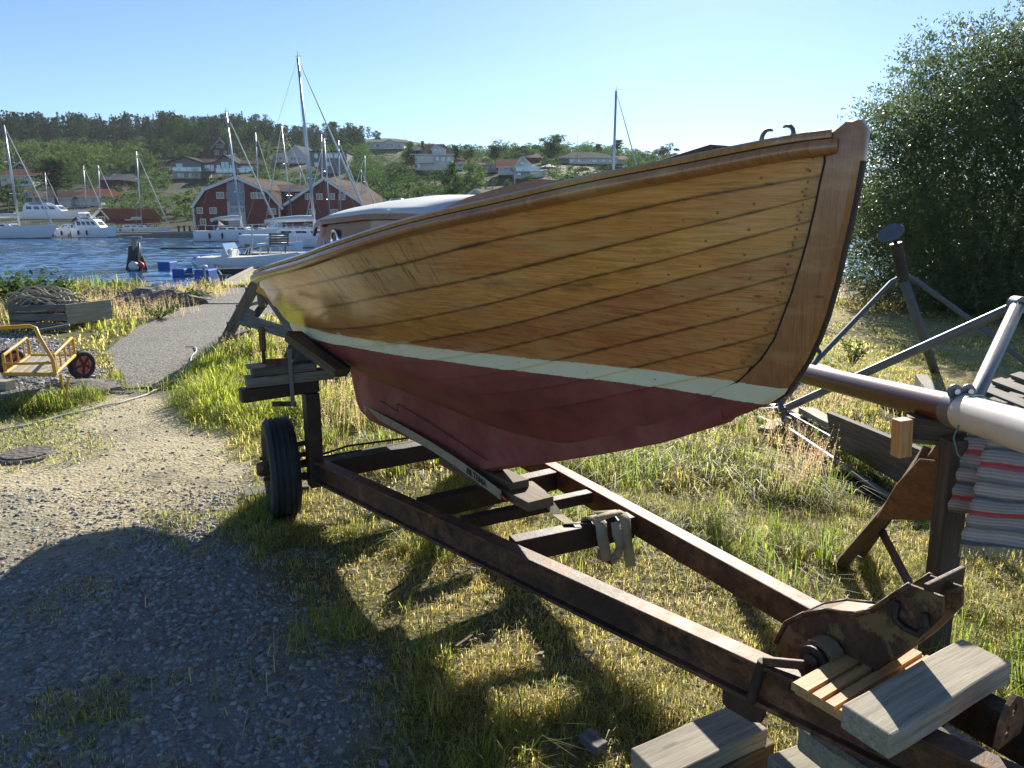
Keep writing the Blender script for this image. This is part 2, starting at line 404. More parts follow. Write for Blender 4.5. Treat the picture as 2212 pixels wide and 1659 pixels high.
xs = np.array(grow(-6.5, -420, .12, 1.09)[::-1]+list(np.arange(-6.5, 6.5, .065))+grow(6.5, 420, .12, 1.09))
ys = np.array(list(np.arange(-4, .8, .3))+list(np.arange(.8, 10, .065))+list(np.arange(10, 19, .14))+grow(19, 100, .3, 1.12)+list(np.arange(101, 112, 1.2))+list(np.arange(112, 430, 4.5)))
X, Y = np.meshgrid(xs, ys); Z = H(X, Y)
V = np.stack([X.ravel(), Y.ravel(), Z.ravel()], 1); nx = len(xs); ny = len(ys)
i, j = np.meshgrid(np.arange(nx-1), np.arange(ny-1)); a = (j*nx+i).ravel()
F = np.stack([a, a+1, a+nx+1, a+nx], 1)
def poly_px(pts): return np.array([[G(u, v).x, G(u, v).y] for u, v in pts])
def pdist(x, y, poly):
    """signed distance, positive inside"""
    x = np.asarray(x); y = np.asarray(y); ins = np.zeros(x.shape, bool); dm = np.full(x.shape, 1e9); n = len(poly)
    for k in range(n):
        x0, y0 = poly[k]; x1, y1 = poly[(k+1) % n]
        c = ((y0 > y) != (y1 > y)) & (x < (x1-x0)*(y-y0)/(y1-y0+1e-12)+x0); ins ^= c
        dx, dy = x1-x0, y1-y0; t = np.clip(((x-x0)*dx+(y-y0)*dy)/(dx*dx+dy*dy+1e-12), 0, 1)
        dm = np.minimum(dm, np.hypot(x-x0-t*dx, y-y0-t*dy))
    return np.where(ins, dm, -dm)
PATH = poly_px([(236, 752), (300, 706), (380, 672), (440, 648), (498, 623), (565, 621), (600, 640), (560, 690), (500, 742), (455, 775), (410, 815), (330, 850), (262, 835)])
GRAV = poly_px([(-500, 1380), (0, 1262), (284, 1160), (494, 1070), (545, 1060), (560, 1170), (600, 1280), (700, 1400), (800, 1520), (880, 1659), (950, 1900), (-900, 1900)])
SAND = poly_px([(-300, 960), (120, 900), (240, 830), (330, 850), (405, 815), (420, 900), (500, 940), (560, 1000), (560, 1070), (400, 1130), (250, 1200), (0, 1300), (-500, 1400)])
SHIN = poly_px([(-300, 735), (60, 722), (150, 745), (185, 780), (250, 815), (260, 838), (190, 860), (60, 885), (-300, 900)])
LUSH = poly_px([(400, 815), (440, 775), (540, 735), (640, 760), (750, 830), (700, 910), (560, 925), (430, 900)])
LAWN = poly_px([(1690, 640), (2400, 640), (3000, 900), (2212, 850), (1900, 820), (1690, 760)])
PATCH = poly_px([(-300, 900), (80, 890), (190, 900), (190, 950), (60, 1000), (-300, 1010)])
PATCH2 = poly_px([(-300, 1090), (120, 1098), (215, 1112), (190, 1150), (40, 1160), (-300, 1180)])
PIT = poly_px([(1700, 960), (1900, 1020), (1960, 1090), (1900, 1120), (1760, 1060), (1690, 1000)])
def zones(x, y):
    n = (fbm(x*1.6, y*1.6, 21)-.5)*.9; n2 = (fbm(x*5, y*5, 22)-.5)*.35
    w = {}
    w['grav'] = sstep(-.25, .25, pdist(x, y, GRAV)+n*.8+n2); w['sand'] = sstep(-.2, .2, pdist(x, y, SAND)+n*.6+n2)
    w['shin'] = sstep(-.2, .2, pdist(x, y, SHIN)+n*.5+n2); w['path'] = sstep(-.06, .06, pdist(x, y, PATH)+n2*.2)
    w['lush'] = sstep(-.3, .3, pdist(x, y, LUSH)+n); w['lawn'] = sstep(-.4, .4, pdist(x, y, LAWN)+n)
    w['patch'] = np.maximum(sstep(-.3, .3, pdist(x, y, PATCH)+n), sstep(-.15, .15, pdist(x, y, PATCH2)+n*.4)); w['pit'] = sstep(-.2, .2, pdist(x, y, PIT)+n*.5)
    return w
zn = zones(V[:, 0], V[:, 1])
near = V[:, 1] < 60
tint = np.zeros((len(V), 3)); soil = np.array([.12, .115, .05]); tint[:] = soil
def lay(w, c):
    global tint
    tint = tint*(1-w[:, None])+np.array(c)*w[:, None]
f1 = fbm(V[:, 0]*2.2, V[:, 1]*2.2, 31); 
lay(sstep(.35, .65, f1), (.20, .18, .08))
lay(zn['lawn'], (.36, .30, .14)); lay(zn['lush'], (.07, .09, .02)); lay(zn['patch']*.8, (.10, .12, .03))
lay(zn['sand'], (.50, .44, .29)); lay(zn['sand']*sstep(.5, .68, fbm(V[:, 0]*1.3, V[:, 1]*2.2, 33)), (.32, .29, .21))
lay(zn['shin'], (.17, .165, .16)); lay(zn['grav'], (.25, .245, .23)); lay(zn['pit'], (.035, .032, .026))
wet = sstep(-.5, .3, V[:, 1]-shore(V[:, 0]))*near; lay(wet, (.07, .06, .045))
hillw = (V[:, 1] > 100)*1.0; lay(hillw, (.03, .042, .016)); 
hx = fbm(V[:, 0]*.05, V[:, 1]*.05, 41); lay(hillw*sstep(.5, .62, hx), (.05, .062, .022)); lay(hillw*sstep(.62, .7, fbm(V[:, 0]*.08, V[:, 1]*.08, 43)), (.06, .06, .045))
t = NT('trodden_ground'); v = t.coord(); c = t.attr('tint')
n1 = t.noise(v, 9, 6, .7); n2 = t.noise(v, 55, 4, .7); n3 = t.voro(v, 45)
c = t.mix(t.ramp(n1, [(.35, 0.0), (.7, .55)]), c, t.mix(1.0, c, (.45, .42, .38), 'MULTIPLY'))
c = t.mix(t.ramp(n2, [(.5, 0.0), (.68, .6)]), c, t.mix(1.0, c, (1.7, 1.65, 1.55), 'MULTIPLY'))
c = t.mix(t.ramp(n3, [(.1, .5), (.3, 0.0)]), c, t.mix(1.0, c, (.5, .5, .5), 'MULTIPLY'))
hgt = t.math('ADD', t.math('ADD', n1, t.math('MULTIPLY', n2, .5)), t.math('MULTIPLY', n3, .5))
gm = t.set(color=c, rough=.95, spec=.2, normal=t.bump(hgt, .8, .02))
arr_obj('ground', V, F, gm, tint, smooth=True, kind='structure')

# concrete path with two long slabs, joint recessed
t = NT('worn_concrete'); v = t.coord(); n1 = t.noise(v, 1.2, 6, .65); n2 = t.noise(v, 38, 4, .75); vv = t.voro(v, 60)
c = t.ramp(n1, [(.3, (.12, .108, .094)), (.55, (.16, .146, .128)), (.75, (.23, .21, .18))])
c = t.mix(t.ramp(n2, [(.50, 0.0), (.58, .9)]), c, (.36, .33, .29)); c = t.mix(t.ramp(n2, [(.40, .9), (.48, 0.0)]), c, (.06, .055, .05))
pm = t.set(color=c, rough=.9, normal=t.bump(t.math('ADD', n2, vv), .5, .01))
slabA = poly_px([(236, 758), (300, 706), (380, 672), (412, 659), (610, 659), (575, 690), (500, 742), (455, 775), (410, 808), (330, 842), (262, 830)])
slabB = poly_px([(415, 656.5), (440, 648), (470, 635), (500, 622.5), (600, 622.5), (612, 657)])
for s_ in (slabA, slabB):
    b = MB(); cnt = s_.mean(0); P = []
    n = len(s_)
    for k in range(n):
        p, q = s_[k], s_[(k+1) % n]; m = max(1, int(np.hypot(*(q-p))/.25))
        for e in range(m):
            r_ = p+(q-p)*e/m; r_ = r_+(rng.random(2)-.5)*(.05 if r_[1] > 9 else .16); P.append((r_[0], r_[1], .02))
    b.prism([(x, y, -.16) for x, y, z in P], (0, 0, .178)); obj('path', b, pm, kind='structure')

# water
t = NT('harbour_water'); v = t.coord()
w1 = t.noise(t.mapping(v, (1.5, .55, 1)), 1.8, 5, .6, .5); w2 = t.noise(t.mapping(v, (.6, .2, 1)), .8, 4, .55)
wm = t.set(color=(.012, .07, .20), rough=.1, spec=.5, ior=1.33, normal=t.bump(t.math('ADD', w1, t.math('MULTIPLY', w2, 1.2)), .1, .2))
wx = np.array(grow(-62, -900, .4, 1.25)[::-1]+list(np.arange(-62, 34, .31))+grow(34, 900, .4, 1.25)); wy = [15.0]
while wy[-1] < 107: wy.append(wy[-1]+max(.16, min(.5, wy[-1]*.006)))
wy = np.array(wy); WX, WY = np.meshgrid(wx, wy)
fade = sstep(110, 60, np.abs(WX))
wh_ = ((fbm(WX*1.3+3, WY*1.1, 91, 3)-.5)*.16+(fbm(WX*.35, WY*.3, 92, 2)-.5)*.10+(vnoise(WX*3.1, WY*2.3, 93)-.5)*.035)*fade*sstep(.2, .8, .35+.9*fbm(WX*.05, WY*.09, 94))
WV = np.stack([WX.ravel(), WY.ravel(), (WATER+wh_).ravel()], 1); n_x = len(wx); ii, jj = np.meshgrid(np.arange(n_x-1), np.arange(len(wy)-1)); a = (jj*n_x+ii).ravel()
arr_obj('water', WV, np.stack([a, a+1, a+n_x+1, a+n_x], 1), wm, smooth=True, kind='structure')

# ---------------------------------------------------------------- grass, stones, seed heads
def blades(x, y, h, w, lean, tint, seed=0, base=None):
    r = np.random.default_rng(seed); n = len(x); z = (H(x, y) if base is None else base)-.005
    a = r.random(n)*6.283; ux, uy = np.cos(a), np.sin(a); px, py = -uy, ux
    l = h*lean*(0.15+1.1*r.random(n)**1.3); 
    P = np.zeros((n, 5, 3))
    P[:, 0] = np.stack([x-px*w, y-py*w, z], 1); P[:, 1] = np.stack([x+px*w, y+py*w, z], 1)
    mx = x+ux*l*.32; my = y+uy*l*.32; mz = z+h*.62
    P[:, 2] = np.stack([mx+px*w*.8, my+py*w*.8, mz], 1); P[:, 3] = np.stack([mx-px*w*.8, my-py*w*.8, mz], 1)
    P[:, 4] = np.stack([x+ux*l, y+uy*l, z+h*np.clip(1.05-.75*(l/(h+1e-6))*.6, .35, 1.05)], 1)
    k = np.arange(n)*5
    F = np.concatenate([np.stack([k, k+1, k+2], 1), np.stack([k, k+2, k+3], 1), np.stack([k+3, k+2, k+4], 1)])
    return P.reshape(-1, 3), F, np.repeat(tint, 5, 0)
green = np.array([.11, .15, .02]); lime = np.array([.24, .27, .035]); straw = np.array([.46, .38, .15]); dryb = np.array([.16, .115, .055]); dgreen = np.array([.035, .065, .014])
def grass_field(name, n, x0, x1, y0, y1, hh, ww, seed, label, dfun, umin=-200, umax=2420):
    r = np.random.default_rng(seed); x = x0+(x1-x0)*r.random(n); y = y0+(y1-y0)*r.random(n)
    # tufts: pull towards tuft centres
    cell = .10; cx = (np.floor(x/cell)+.5+.8*(vnoise(np.floor(x/cell)*3.1, np.floor(y/cell)*2.7, 5)-.5))*cell; cy = (np.floor(y/cell)+.5+.8*(vnoise(np.floor(x/cell)*1.7, np.floor(y/cell)*4.1, 8)-.5))*cell
    pull = .35*r.random(n); x = x*(1-pull)+cx*pull; y = y*(1-pull)+cy*pull
    u = 1106+1580*x/np.maximum(y*.975+.36, .3); ok = (u > umin) & (u < umax) & (y < shore(x)-.15)
    x, y = x[ok], y[ok]; z = zones(x, y); dens, hs, tin = dfun(x, y, z, r); ok = r.random(len(x)) < dens
    x, y, hs, tin = x[ok], y[ok], hs[ok], tin[ok]
    h = hh*hs*(.45+.8*r.random(len(x))); w = ww*(.6+.8*r.random(len(x)))
    V, F, T = blades(x, y, h, w, 1.35, tin, seed+1)
    arr_obj(name, V, F, M_['grass'], T, kind='stuff', label=label, cat='grass')
    return len(F)
def mixc(a, b, w): return a*(1-w[:, None])+b*w[:, None]
def field(x, y, z, r):
    n = len(x); f = fbm(x*1.4, y*1.4, 51); g = fbm(x*4, y*4, 52); k = r.random(n)
    big = fbm(x*.55, y*.55, 53)
    dens = .18+.82*sstep(.36, .58, f*.5+g*.5)
    bare = np.maximum.reduce([z['grav'], z['sand'], z['shin'], z['path'], z['pit']])
    tuf = sstep(.55, .66, fbm(x*2.0, y*2.0, 54))
    dens = dens*(1-bare)+bare*tuf*.5*(1-z['path'])*(1-z['pit']*.8)*(1-.55*z['sand'])
    dens = np.maximum(dens, z['lush']*.95*(1-z['path'])); dens = np.maximum(dens, z['patch']*.55)
    hs = .38+1.5*sstep(.46, .74, big*.4+f*.35+g*.25); hs = hs*(1-.6*z['lawn']); hs = hs*(1-.55*bare)
    hs = hs+z['lush']*.9; hs = np.where(z['patch'] > .5, .3, hs)
    gr = sstep(.43, .72, big*.45+f*.3+k*.25+.02); c = mixc(np.tile(straw, (n, 1)), np.tile(green, (n, 1)), gr)
    c = np.where((k > .8)[:, None], lime, c); c = np.where((k < .12)[:, None], dryb, c); c = np.where(((k > .3) & (k < .42))[:, None], dgreen, c)
    l = z['lush'][:, None]; c = c*(1-l)+l*(lime*(.65+.7*r.random(n)[:, None]))
    lw = z['lawn'][:, None]*.75; c = c*(1-lw)+lw*np.where((k > .45)[:, None], straw*.95, green*1.3)
    return dens, hs, c
NB = 0
NB += grass_field('grass', 400000, -2.2, 4.2, .9, 4.2, .115, .0014, 101, 'short green and straw coloured grass around and under the trailer', field, -50, 2300)
NB += grass_field('grass', 250000, -6, 7.5, 4.2, 9, .14, .0034, 102, 'yellow green grass between the trailer and the concrete path', field, -50, 2300)
NB += grass_field('grass', 120000, -15, 14, 9, 18.5, .18, .009, 103, 'dry grass strip and mown lawn along the water', lambda x, y, z, r: (lambda d, h, c: (d, h*(.7+1.0*sstep(-2.5, -.6, y-shore(x))), c))(*field(x, y, z, r)))
def tufts(x, y, z, r):
    d, h, c = field(x, y, z, r); g = fbm(x*2.6+7, y*2.6, 57, 3); k = r.random(len(x)); w = sstep(.59, .67, g)*(1-z['path'])*(1-z['sand'])*(1-.95*z['grav'])*(1-z['shin'])*(1-.7*z['lawn'])
    return w, .55+.9*k, np.where((k > .55)[:, None], green*1.25, np.where((k > .3)[:, None], lime*.8, straw*.9))
grass_field('grass', 110000, -1.6, 4.4, 1.0, 7.0, .165, .0021, 104, 'taller tangled grass tufts scattered under and beside the trailer', tufts, -50, 2300)
# crushed stone
def stones(name, n, x0, x1, y0, y1, zone, s0, s1, seed, label, cols, sink=.3):
    r = np.random.default_rng(seed); x = x0+(x1-x0)*r.random(n); y = y0+(y1-y0)*r.random(n)
    u = 1106+1580*x/np.maximum(y*.975+.36, .3); ok = (u > -100) & (u < 2350); x, y = x[ok], y[ok]
    z = zones(x, y); f = fbm(x*3, y*3, 61); ok = r.random(len(x)) < zone(z, x, y)*(.35+.65*sstep(.35, .6, f)); x, y = x[ok], y[ok]; m = len(x)
    s = s0*np.power(s1/s0, np.power(r.random(m), 2.2))
    base = np.array([[1, 0, 0], [0, 1, 0], [-1, 0, 0], [0, -1, 0], [.6, .6, .8], [-.7, .1, .75], [.2, -.7, .7]], float)
    Fb = np.array([[0, 1, 4], [1, 2, 5], [1, 5, 4], [2, 3, 5], [3, 6, 5], [3, 0, 6], [0, 4, 6], [4, 5, 6]])
    P = base[None]*(1+.5*(r.random((m, 7, 3))-.5)); P = P*s[:, None, None]*np.stack([np.ones(m), .6+.4*r.random(m), .45+.35*r.random(m)], 1)[:, None]
    a = r.random(m)*6.283; ca, sa = np.cos(a)[:, None], np.sin(a)[:, None]
    px = P[..., 0]*ca-P[..., 1]*sa; py = P[..., 0]*sa+P[..., 1]*ca
    Vv = np.stack([px+x[:, None], py+y[:, None], P[..., 2]+(H(x, y)-s*.1)[:, None]], -1).reshape(-1, 3)
    Ff = (Fb[None]+(np.arange(m)*7)[:, None, None]).reshape(-1, 3)
    c = np.array(cols)[r.integers(0, len(cols), m)]*(.7+.6*r.random(m))[:, None]
    arr_obj(name, Vv, Ff, M_['stones'], np.repeat(c, 7, 0), kind='stuff', label=label, cat='gravel')
    return len(Ff)
NS = stones('gravel', 80000, -3.2, .6, 1.0, 4.3, lambda z, x, y: np.maximum(z['grav'], z['sand']*.25), .004, .022, 201, 'grey crushed stone in the shade in front of the trailer', [(.24, .245, .235), (.28, .285, .27), (.19, .19, .185), (.34, .33, .31), (.28, .25, .21)])
NS += stones('gravel', 14000, -6, 1, 4.2, 8.5, lambda z, x, y: np.maximum(z['sand']*.55, z['grav']), .006, .022, 202, 'pale pebbles scattered over the sandy track', [(.3, .28, .24), (.22, .21, .2), (.4, .38, .34)])
NS += stones('gravel', 16000, -10, -3.5, 6.4, 10.5, lambda z, x, y: z['shin'], .012, .045, 203, 'grey shingle around the yellow cart', [(.22, .22, .22), (.3, .3, .3), (.14, .14, .15), (.4, .39, .37)])
# pink seed heads
def seedheads(name, spots, seed, label, n=60, hh=.35, cols=((.34, .2, .17), (.28, .17, .13), (.4, .27, .2))):
    r = np.random.default_rng(seed); Vs, Fs, Ts = [], [], []; k = 0
    for (cx, cy, rad) in spots:
        a = r.random(n)*6.283; d = rad*np.sqrt(r.random(n)); x = cx+np.cos(a)*d; y = cy+np.sin(a)*d; z = H(x, y); h = hh*(.5+.6*r.random(n)); la = r.random(n)*6.283; le = .25*h
        for i_ in range(n):
            tx, ty, tz = x[i_]+math.cos(la[i_])*le[i_], y[i_]+math.sin(la[i_])*le[i_], z[i_]+h[i_]
            w = .0016+.0003*cy*.4
            Vs += [(x[i_]-w, y[i_], z[i_]), (x[i_]+w, y[i_], z[i_]), (tx, ty, tz)]; Fs.append((k, k+1, k+2)); k += 3
            c = cols[r.integers(0, len(cols))]; Ts += [(.3, .24, .12)]*3
            for e in range(14):
                f = r.random(); q = (1-.42*f); s = (.004+.009*f)*(.7+.08*cy); bx = x[i_]+(tx-x[i_])*q; by = y[i_]+(ty-y[i_])*q; bz = z[i_]+(tz-z[i_])*q
                o = (r.random(3)-.5)*(.015+.06*f); b0 = np.array([bx, by, bz])+o; d1 = (r.random(3)-.5)*s*2; d2 = (r.random(3)-.5)*s*2
                Vs += [tuple(b0), tuple(b0+d1), tuple(b0+d2)]; Fs.append((k, k+1, k+2)); k += 3; Ts += [c]*3
    arr_obj(name, np.array(Vs), np.array(Fs), M_['grass'], np.array(Ts), kind='stuff', label=label, cat='grass')
def gs(l): return [(G(u, v).x, G(u, v).y, r_) for u, v, r_ in l]
seedheads('seed_heads', gs([(1660, 960, .25), (1720, 1010, .2), (1600, 930, .3), (1760, 900, .3), (1850, 870, .3), (1900, 890, .25), (1700, 1080, .12), (1760, 1040, .12)]), 301, 'pinkish grass seed heads beside the grey cradle tubes', 30, .32)
seedheads('seed_heads', gs([(740, 860, .3), (720, 900, .25), (760, 930, .25), (560, 740, .5), (620, 760, .5), (690, 800, .4), (520, 790, .3), (600, 800, .3)]), 302, 'pale pink seed heads behind the wheel of the trailer', 34, .36)
seedheads('seed_heads', gs([(200, 668, 1.0), (300, 655, 1.2), (380, 645, 1.0), (150, 650, .8), (430, 640, .8), (40, 690, .8), (250, 690, .8), (330, 680, .8)]), 303, 'reddish dry weeds along the shore left of the path', 85, .36, cols=((.26, .17, .11), (.24, .2, .1), (.3, .22, .13)))
seedheads('seed_heads', gs([(1850, 650, .8), (1800, 655, .8), (1900, 665, .6)]), 304, 'tall pale grasses on the shore beside the willow', 110, .5)

# leaf litter, bark flakes and dry straws
def litter(name, n, x0, x1, y0, y1, seed, label):
    r = np.random.default_rng(seed); x = x0+(x1-x0)*r.random(n); y = y0+(y1-y0)*r.random(n); z = H(x, y)+.006+.02*r.random(n); a = r.random(n)*6.283; l = .006+.03*r.random(n)**2; w = np.minimum(l*.4, .004+.003*r.random(n)); ti = (r.random(n)-.5)*.6
    d = np.stack([np.cos(a), np.sin(a), ti], 1); p = np.stack([-np.sin(a), np.cos(a), (r.random(n)-.5)*.8], 1); c = np.stack([x, y, z], 1)
    V = np.stack([c-d*l[:, None], c-p*w[:, None], c+d*l[:, None], c+p*w[:, None]], 1).reshape(-1, 3)
    cols = np.array([(.30, .22, .12), (.18, .11, .06), (.30, .25, .16), (.10, .07, .04), (.36, .32, .24)])[r.integers(0, 5, n)]
    arr_obj(name, V, np.arange(4*n).reshape(-1, 4), M_['stones'], np.repeat(cols, 4, 0), kind='stuff', label=label, cat='leaf litter')
litter('leaf_litter', 12000, -2.6, 3.6, 1.0, 5.0, 401, 'dry straw bits, bark flakes and small leaves scattered under the boat')
# ---------------------------------------------------------------- lines of the wooden boat (s = fore and aft, b = half breadth, z = height)
def spl(xs,ys,x):
    xs=np.array(xs,float);ys=np.array(ys,float)
    if xs[0]>xs[-1]: xs=xs[::-1];ys=ys[::-1]
    h=np.diff(xs);d=np.diff(ys)/h
    m=np.zeros(len(xs))
    for i in range(1,len(xs)-1):
        if d[i-1]*d[i]>0:
            w1=2*h[i]+h[i-1];w2=h[i]+2*h[i-1];m[i]=(w1+w2)/(w1/d[i-1]+w2/d[i])
    m[0]=d[0];m[-1]=d[-1]
    x=np.clip(x,xs[0],xs[-1]);i=np.clip(np.searchsorted(xs,x)-1,0,len(xs)-2)
    t=(x-xs[i])/h[i]
    return (2*t**3-3*t**2+1)*ys[i]+(t**3-2*t**2+t)*h[i]*m[i]+(-2*t**3+3*t**2)*ys[i+1]+(t**3-t**2)*h[i]*m[i+1]
SLOPE=.05
def ZW(s): return 1.2086+SLOPE*(s-1.174)
SH_S=[1.28,1.22,.98,.78,.51,.15,-.24,-.5,-.93,-1.39,-2.0,-2.8,-3.5]
SH_Z=[1.84,1.833,1.787,1.752,1.70,1.637,1.553,1.503,1.44,1.382,1.325,1.28,1.25]
SBS=[1.28,1.0,.6,.2,-.3,-.9,-1.3,-1.8,-2.3,-2.8,-3.3,-3.5]
SBB=[0,.20,.415,.57,.705,.745,.705,.59,.445,.28,.10,0]
WBS=[1.17,.9,.5,.1,-.5,-1.0,-1.5,-1.8,-2.2,-2.6,-3.0]
WBB=[0,.035,.16,.265,.385,.43,.425,.375,.26,.12,0]
def ZS(s): return spl(SH_S,SH_Z,s)
# rabbet of the stem, (z -> s) and lower rabbet (s -> z)
RB_Z=[.74,.78,.87,.98,1.07,1.15,1.22,1.27,1.32,1.40,1.51,1.64,1.80,1.86]
RB_S=[-.3,.14,.45,.72,.86,.96,1.06,1.10,1.14,1.18,1.21,1.24,1.27,1.28]
def SR(z): return spl(RB_Z,RB_S,z)
ZR_S=[1.28,1.27,1.24,1.21,1.18,1.14,1.10,1.06,.96,.86,.72,.45,.14,-.3,-.9,-1.5,-2.1,-2.6,-3.0,-3.3,-3.5]
ZR_Z=[1.86,1.80,1.64,1.51,1.40,1.32,1.27,1.22,1.15,1.07,.98,.87,.78,.74,.735,.74,.77,.84,.93,1.04,1.2]
def ZR(s): return spl(ZR_S,ZR_Z,s)
SSTERN=lambda z: spl([.72,.83,.95,1.06,1.2,1.3],[-2.1,-2.6,-3.0,-3.3,-3.5,-3.52],z)
def B(s,z):
    s=np.asarray(s,float);z=np.asarray(z,float)
    zw=ZW(s);zs=ZS(s);h=(z-zw)/(zs-zw)
    hp=np.clip(h,0,1)
    zc=np.maximum(z,zw); sb=SR(np.maximum(zc,1.19)); se=spl([.9,1.0,1.25],[-2.9,-3.15,-3.5],zc)
    x=np.clip((sb-s)/(sb-se),0,1)
    bs=spl([ (1.28-a)/(4.78) for a in SBS],SBB,x)
    bw=spl([ (1.17-a)/(4.17) for a in WBS],WBB,x)
    g=hp**spl([0,.35,1],[.95,.85,.6],x)
    up=bw+(bs-bw)*g
    zr=ZR(s); d=np.clip((zw-z)/np.maximum(zw-zr,1e-4),0,1)
    p=spl([0,.2,.5,.75,1],[1.25,1.5,2.0,1.9,1.5],x)
    lo=bw*(1-d**p)
    return .035+np.where(h>=0,up,lo)
# ---------------------------------------------------------------- the wooden boat
def hull_mat(name, base='oak', grain=1.0, paint=True, dark=0.0):
    t = NT(name); v = t.coord(); rv = rvec(t)
    g = t.noise(t.mapping(rv, (1.3, 1, 20*grain)), 3.6, 8, .66, 1.3); g2 = t.noise(t.mapping(rv, (9, 1, 150*grain)), 2.0, 4, .65)
    if base == 'stem': g = t.noise(t.mapping(rv, (20, 1, 1.6), rot=(0, R(-12), 0)), 3.6, 8, .66, 1.3); g2 = t.noise(t.mapping(rv, (120, 1, 8), rot=(0, R(-12), 0)), 2.0, 4, .65)
    gg = t.math('ADD', t.math('MULTIPLY', g, .6), t.math('MULTIPLY', g2, .4))
    if base == 'oak': c = t.ramp(gg, [(.30, (.24, .105, .026)), (.46, (.53, .235, .060)), (.58, (.68, .335, .10)), (.74, (.76, .43, .165))])
    else: c = t.ramp(gg, [(.32, (.19, .078, .023)), (.5, (.36, .165, .05)), (.7, (.48, .25, .085))])
    # tone from plank to plank
    hs = t.node('ShaderNodeHueSaturation', {'Color': c, 'Hue': t.math('ADD', t.math('MULTIPLY', t.rand(), .022), .486), 'Saturation': 1.0, 'Value': t.math('ADD', t.math('MULTIPLY', t.rand(), .34), .83)}); c = t.mix(t.math('MULTIPLY', t.math('FRACT', t.math('MULTIPLY', t.rand(), 7.3)), .55 if base == 'oak' else 0.0), hs.outputs[0], t.mix(1.0, hs.outputs[0], (.92, .70, .50), 'MULTIPLY'))
    # broad patches where the varnish has worn pale or gone dark red
    p1 = t.noise(t.mapping(v, (1.5, 1, 5)), 2.1, 5, .6); c = t.mix(t.ramp(p1, [(.50, 0.0), (.66, .55)]), c, (.60, .37, .15)); c = t.mix(t.ramp(p1, [(.28, .55), (.42, 0.0)]), c, (.22, .075, .02))
    # knots
    kn = t.voro(t.mapping(v, (1.6, 1, 5.0)), 2.6); c = t.mix(t.ramp(kn, [(.03, .75), (.065, 0.0)]), c, (.05, .025, .012))
    x = t.sep(v)
    if base == 'oak':
        # run marks in the varnish on the upper strakes of the quarter
        dr = t.noise(t.mapping(v, (44, 1, 5.0)), 1.0, 5, .62, 1.4)
        m1 = t.math('MULTIPLY', t.ramp(x[0], [(0.0, 0.0), (1.0, 0.0)]), 1.0)
        sm = t.node('ShaderNodeMapRange', {'Value': x[0], 'From Min': -.62, 'From Max': -.56}); sm2 = t.node('ShaderNodeMapRange', {'Value': x[0], 'From Min': .30, 'From Max': -.10})
        zz = t.node('ShaderNodeMapRange', {'Value': t.math('SUBTRACT', x[2], t.math('MULTIPLY', x[0], .19)), 'From Min': 1.37, 'From Max': 1.42})
        reg = t.math('MULTIPLY', t.math('MULTIPLY', sm.outputs[0], sm2.outputs[0]), zz.outputs[0])
        c = t.mix(t.math('MULTIPLY', reg, .6), c, (.60, .42, .19)); c = t.mix(t.math('MULTIPLY', reg, t.ramp(dr, [(.36, .95), (.47, 0.0)])), c, (.13, .055, .02))
    # grime plus soft lap shade painted dark along the seam, grime at the stem
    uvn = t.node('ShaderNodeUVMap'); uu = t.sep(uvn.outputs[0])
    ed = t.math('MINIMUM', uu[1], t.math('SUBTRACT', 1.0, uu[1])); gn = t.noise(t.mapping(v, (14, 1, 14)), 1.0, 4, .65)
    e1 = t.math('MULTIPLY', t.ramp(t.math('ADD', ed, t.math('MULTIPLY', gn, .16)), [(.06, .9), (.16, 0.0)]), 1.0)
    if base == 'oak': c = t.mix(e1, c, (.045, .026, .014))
    en = t.ramp(t.math('ADD', uu[0], t.math('MULTIPLY', gn, .05)), [(.012, .6), (.035, 0.0)])
    if base == 'oak': c = t.mix(en, c, (.035, .03, .024))
    gr = t.ramp(t.noise(t.mapping(v, (2.2, 1, 8)), 1.6, 6, .7), [(.60, 0.0), (.74, .6)]); c = t.mix(gr, c, (.06, .045, .03))
    rough = t.math('ADD', t.math('MULTIPLY', gr, .3), .30); coat = .75
    if paint:
        sl = t.math('SUBTRACT', x[2], t.math('MULTIPLY', x[0], SLOPE))     # height above the trimmed waterline plane
        en1 = t.math('MULTIPLY', t.math('SUBTRACT', t.noise(t.mapping(v, (40, 1, 40)), 1.0, 4, .7), .5), .010)
        top = t.math('LESS_THAN', t.math('ADD', sl, en1), ZW(0)-.001)
        low = t.math('LESS_THAN', t.math('ADD', sl, en1), ZW(0)-.055)
        wn_ = t.noise(t.mapping(v, (5, 1, 9)), 1.0, 5, .6)
        white = t.mix(wn_, (.64, .60, .40), (.84, .79, .57)); white = t.mix(t.ramp(t.noise(t.mapping(v, (2, 1, 3)), 1.2, 4, .6), [(.55, 0.0), (.75, .6)]), white, (.28, .33, .16))
        rn = t.noise(t.mapping(v, (3, 1, 5)), 1.5, 6, .62); red = t.ramp(rn, [(.3, (.15, .032, .027)), (.5, (.23, .050, .043)), (.68, (.28, .075, .06))])
        c = t.mix(top, c, white); c = t.mix(low, c, red)
        rough = t.math('ADD', t.math('MULTIPLY', top, .25), rough, clamp=True)
        t.put(t.b.inputs['Coat Weight'], t.math('MULTIPLY', t.math('SUBTRACT', 1.0, top), coat))
    else: t.put(t.b.inputs['Coat Weight'], coat)
    t.put(t.b.inputs['Coat Roughness'], .13)
    wob = t.noise(t.mapping(v, (3, 1, 9)), 2.0, 3)
    return t.set(color=c, rough=rough, normal=t.bump(t.math('ADD', t.math('MULTIPLY', gg, .5), wob), .18, .006))
HM = hull_mat('varnished_oak_planking'); SM = hull_mat('varnished_stem_wood', 'stem', .8); RM = hull_mat('rail_wood', 'stem', 1.2, paint=False)
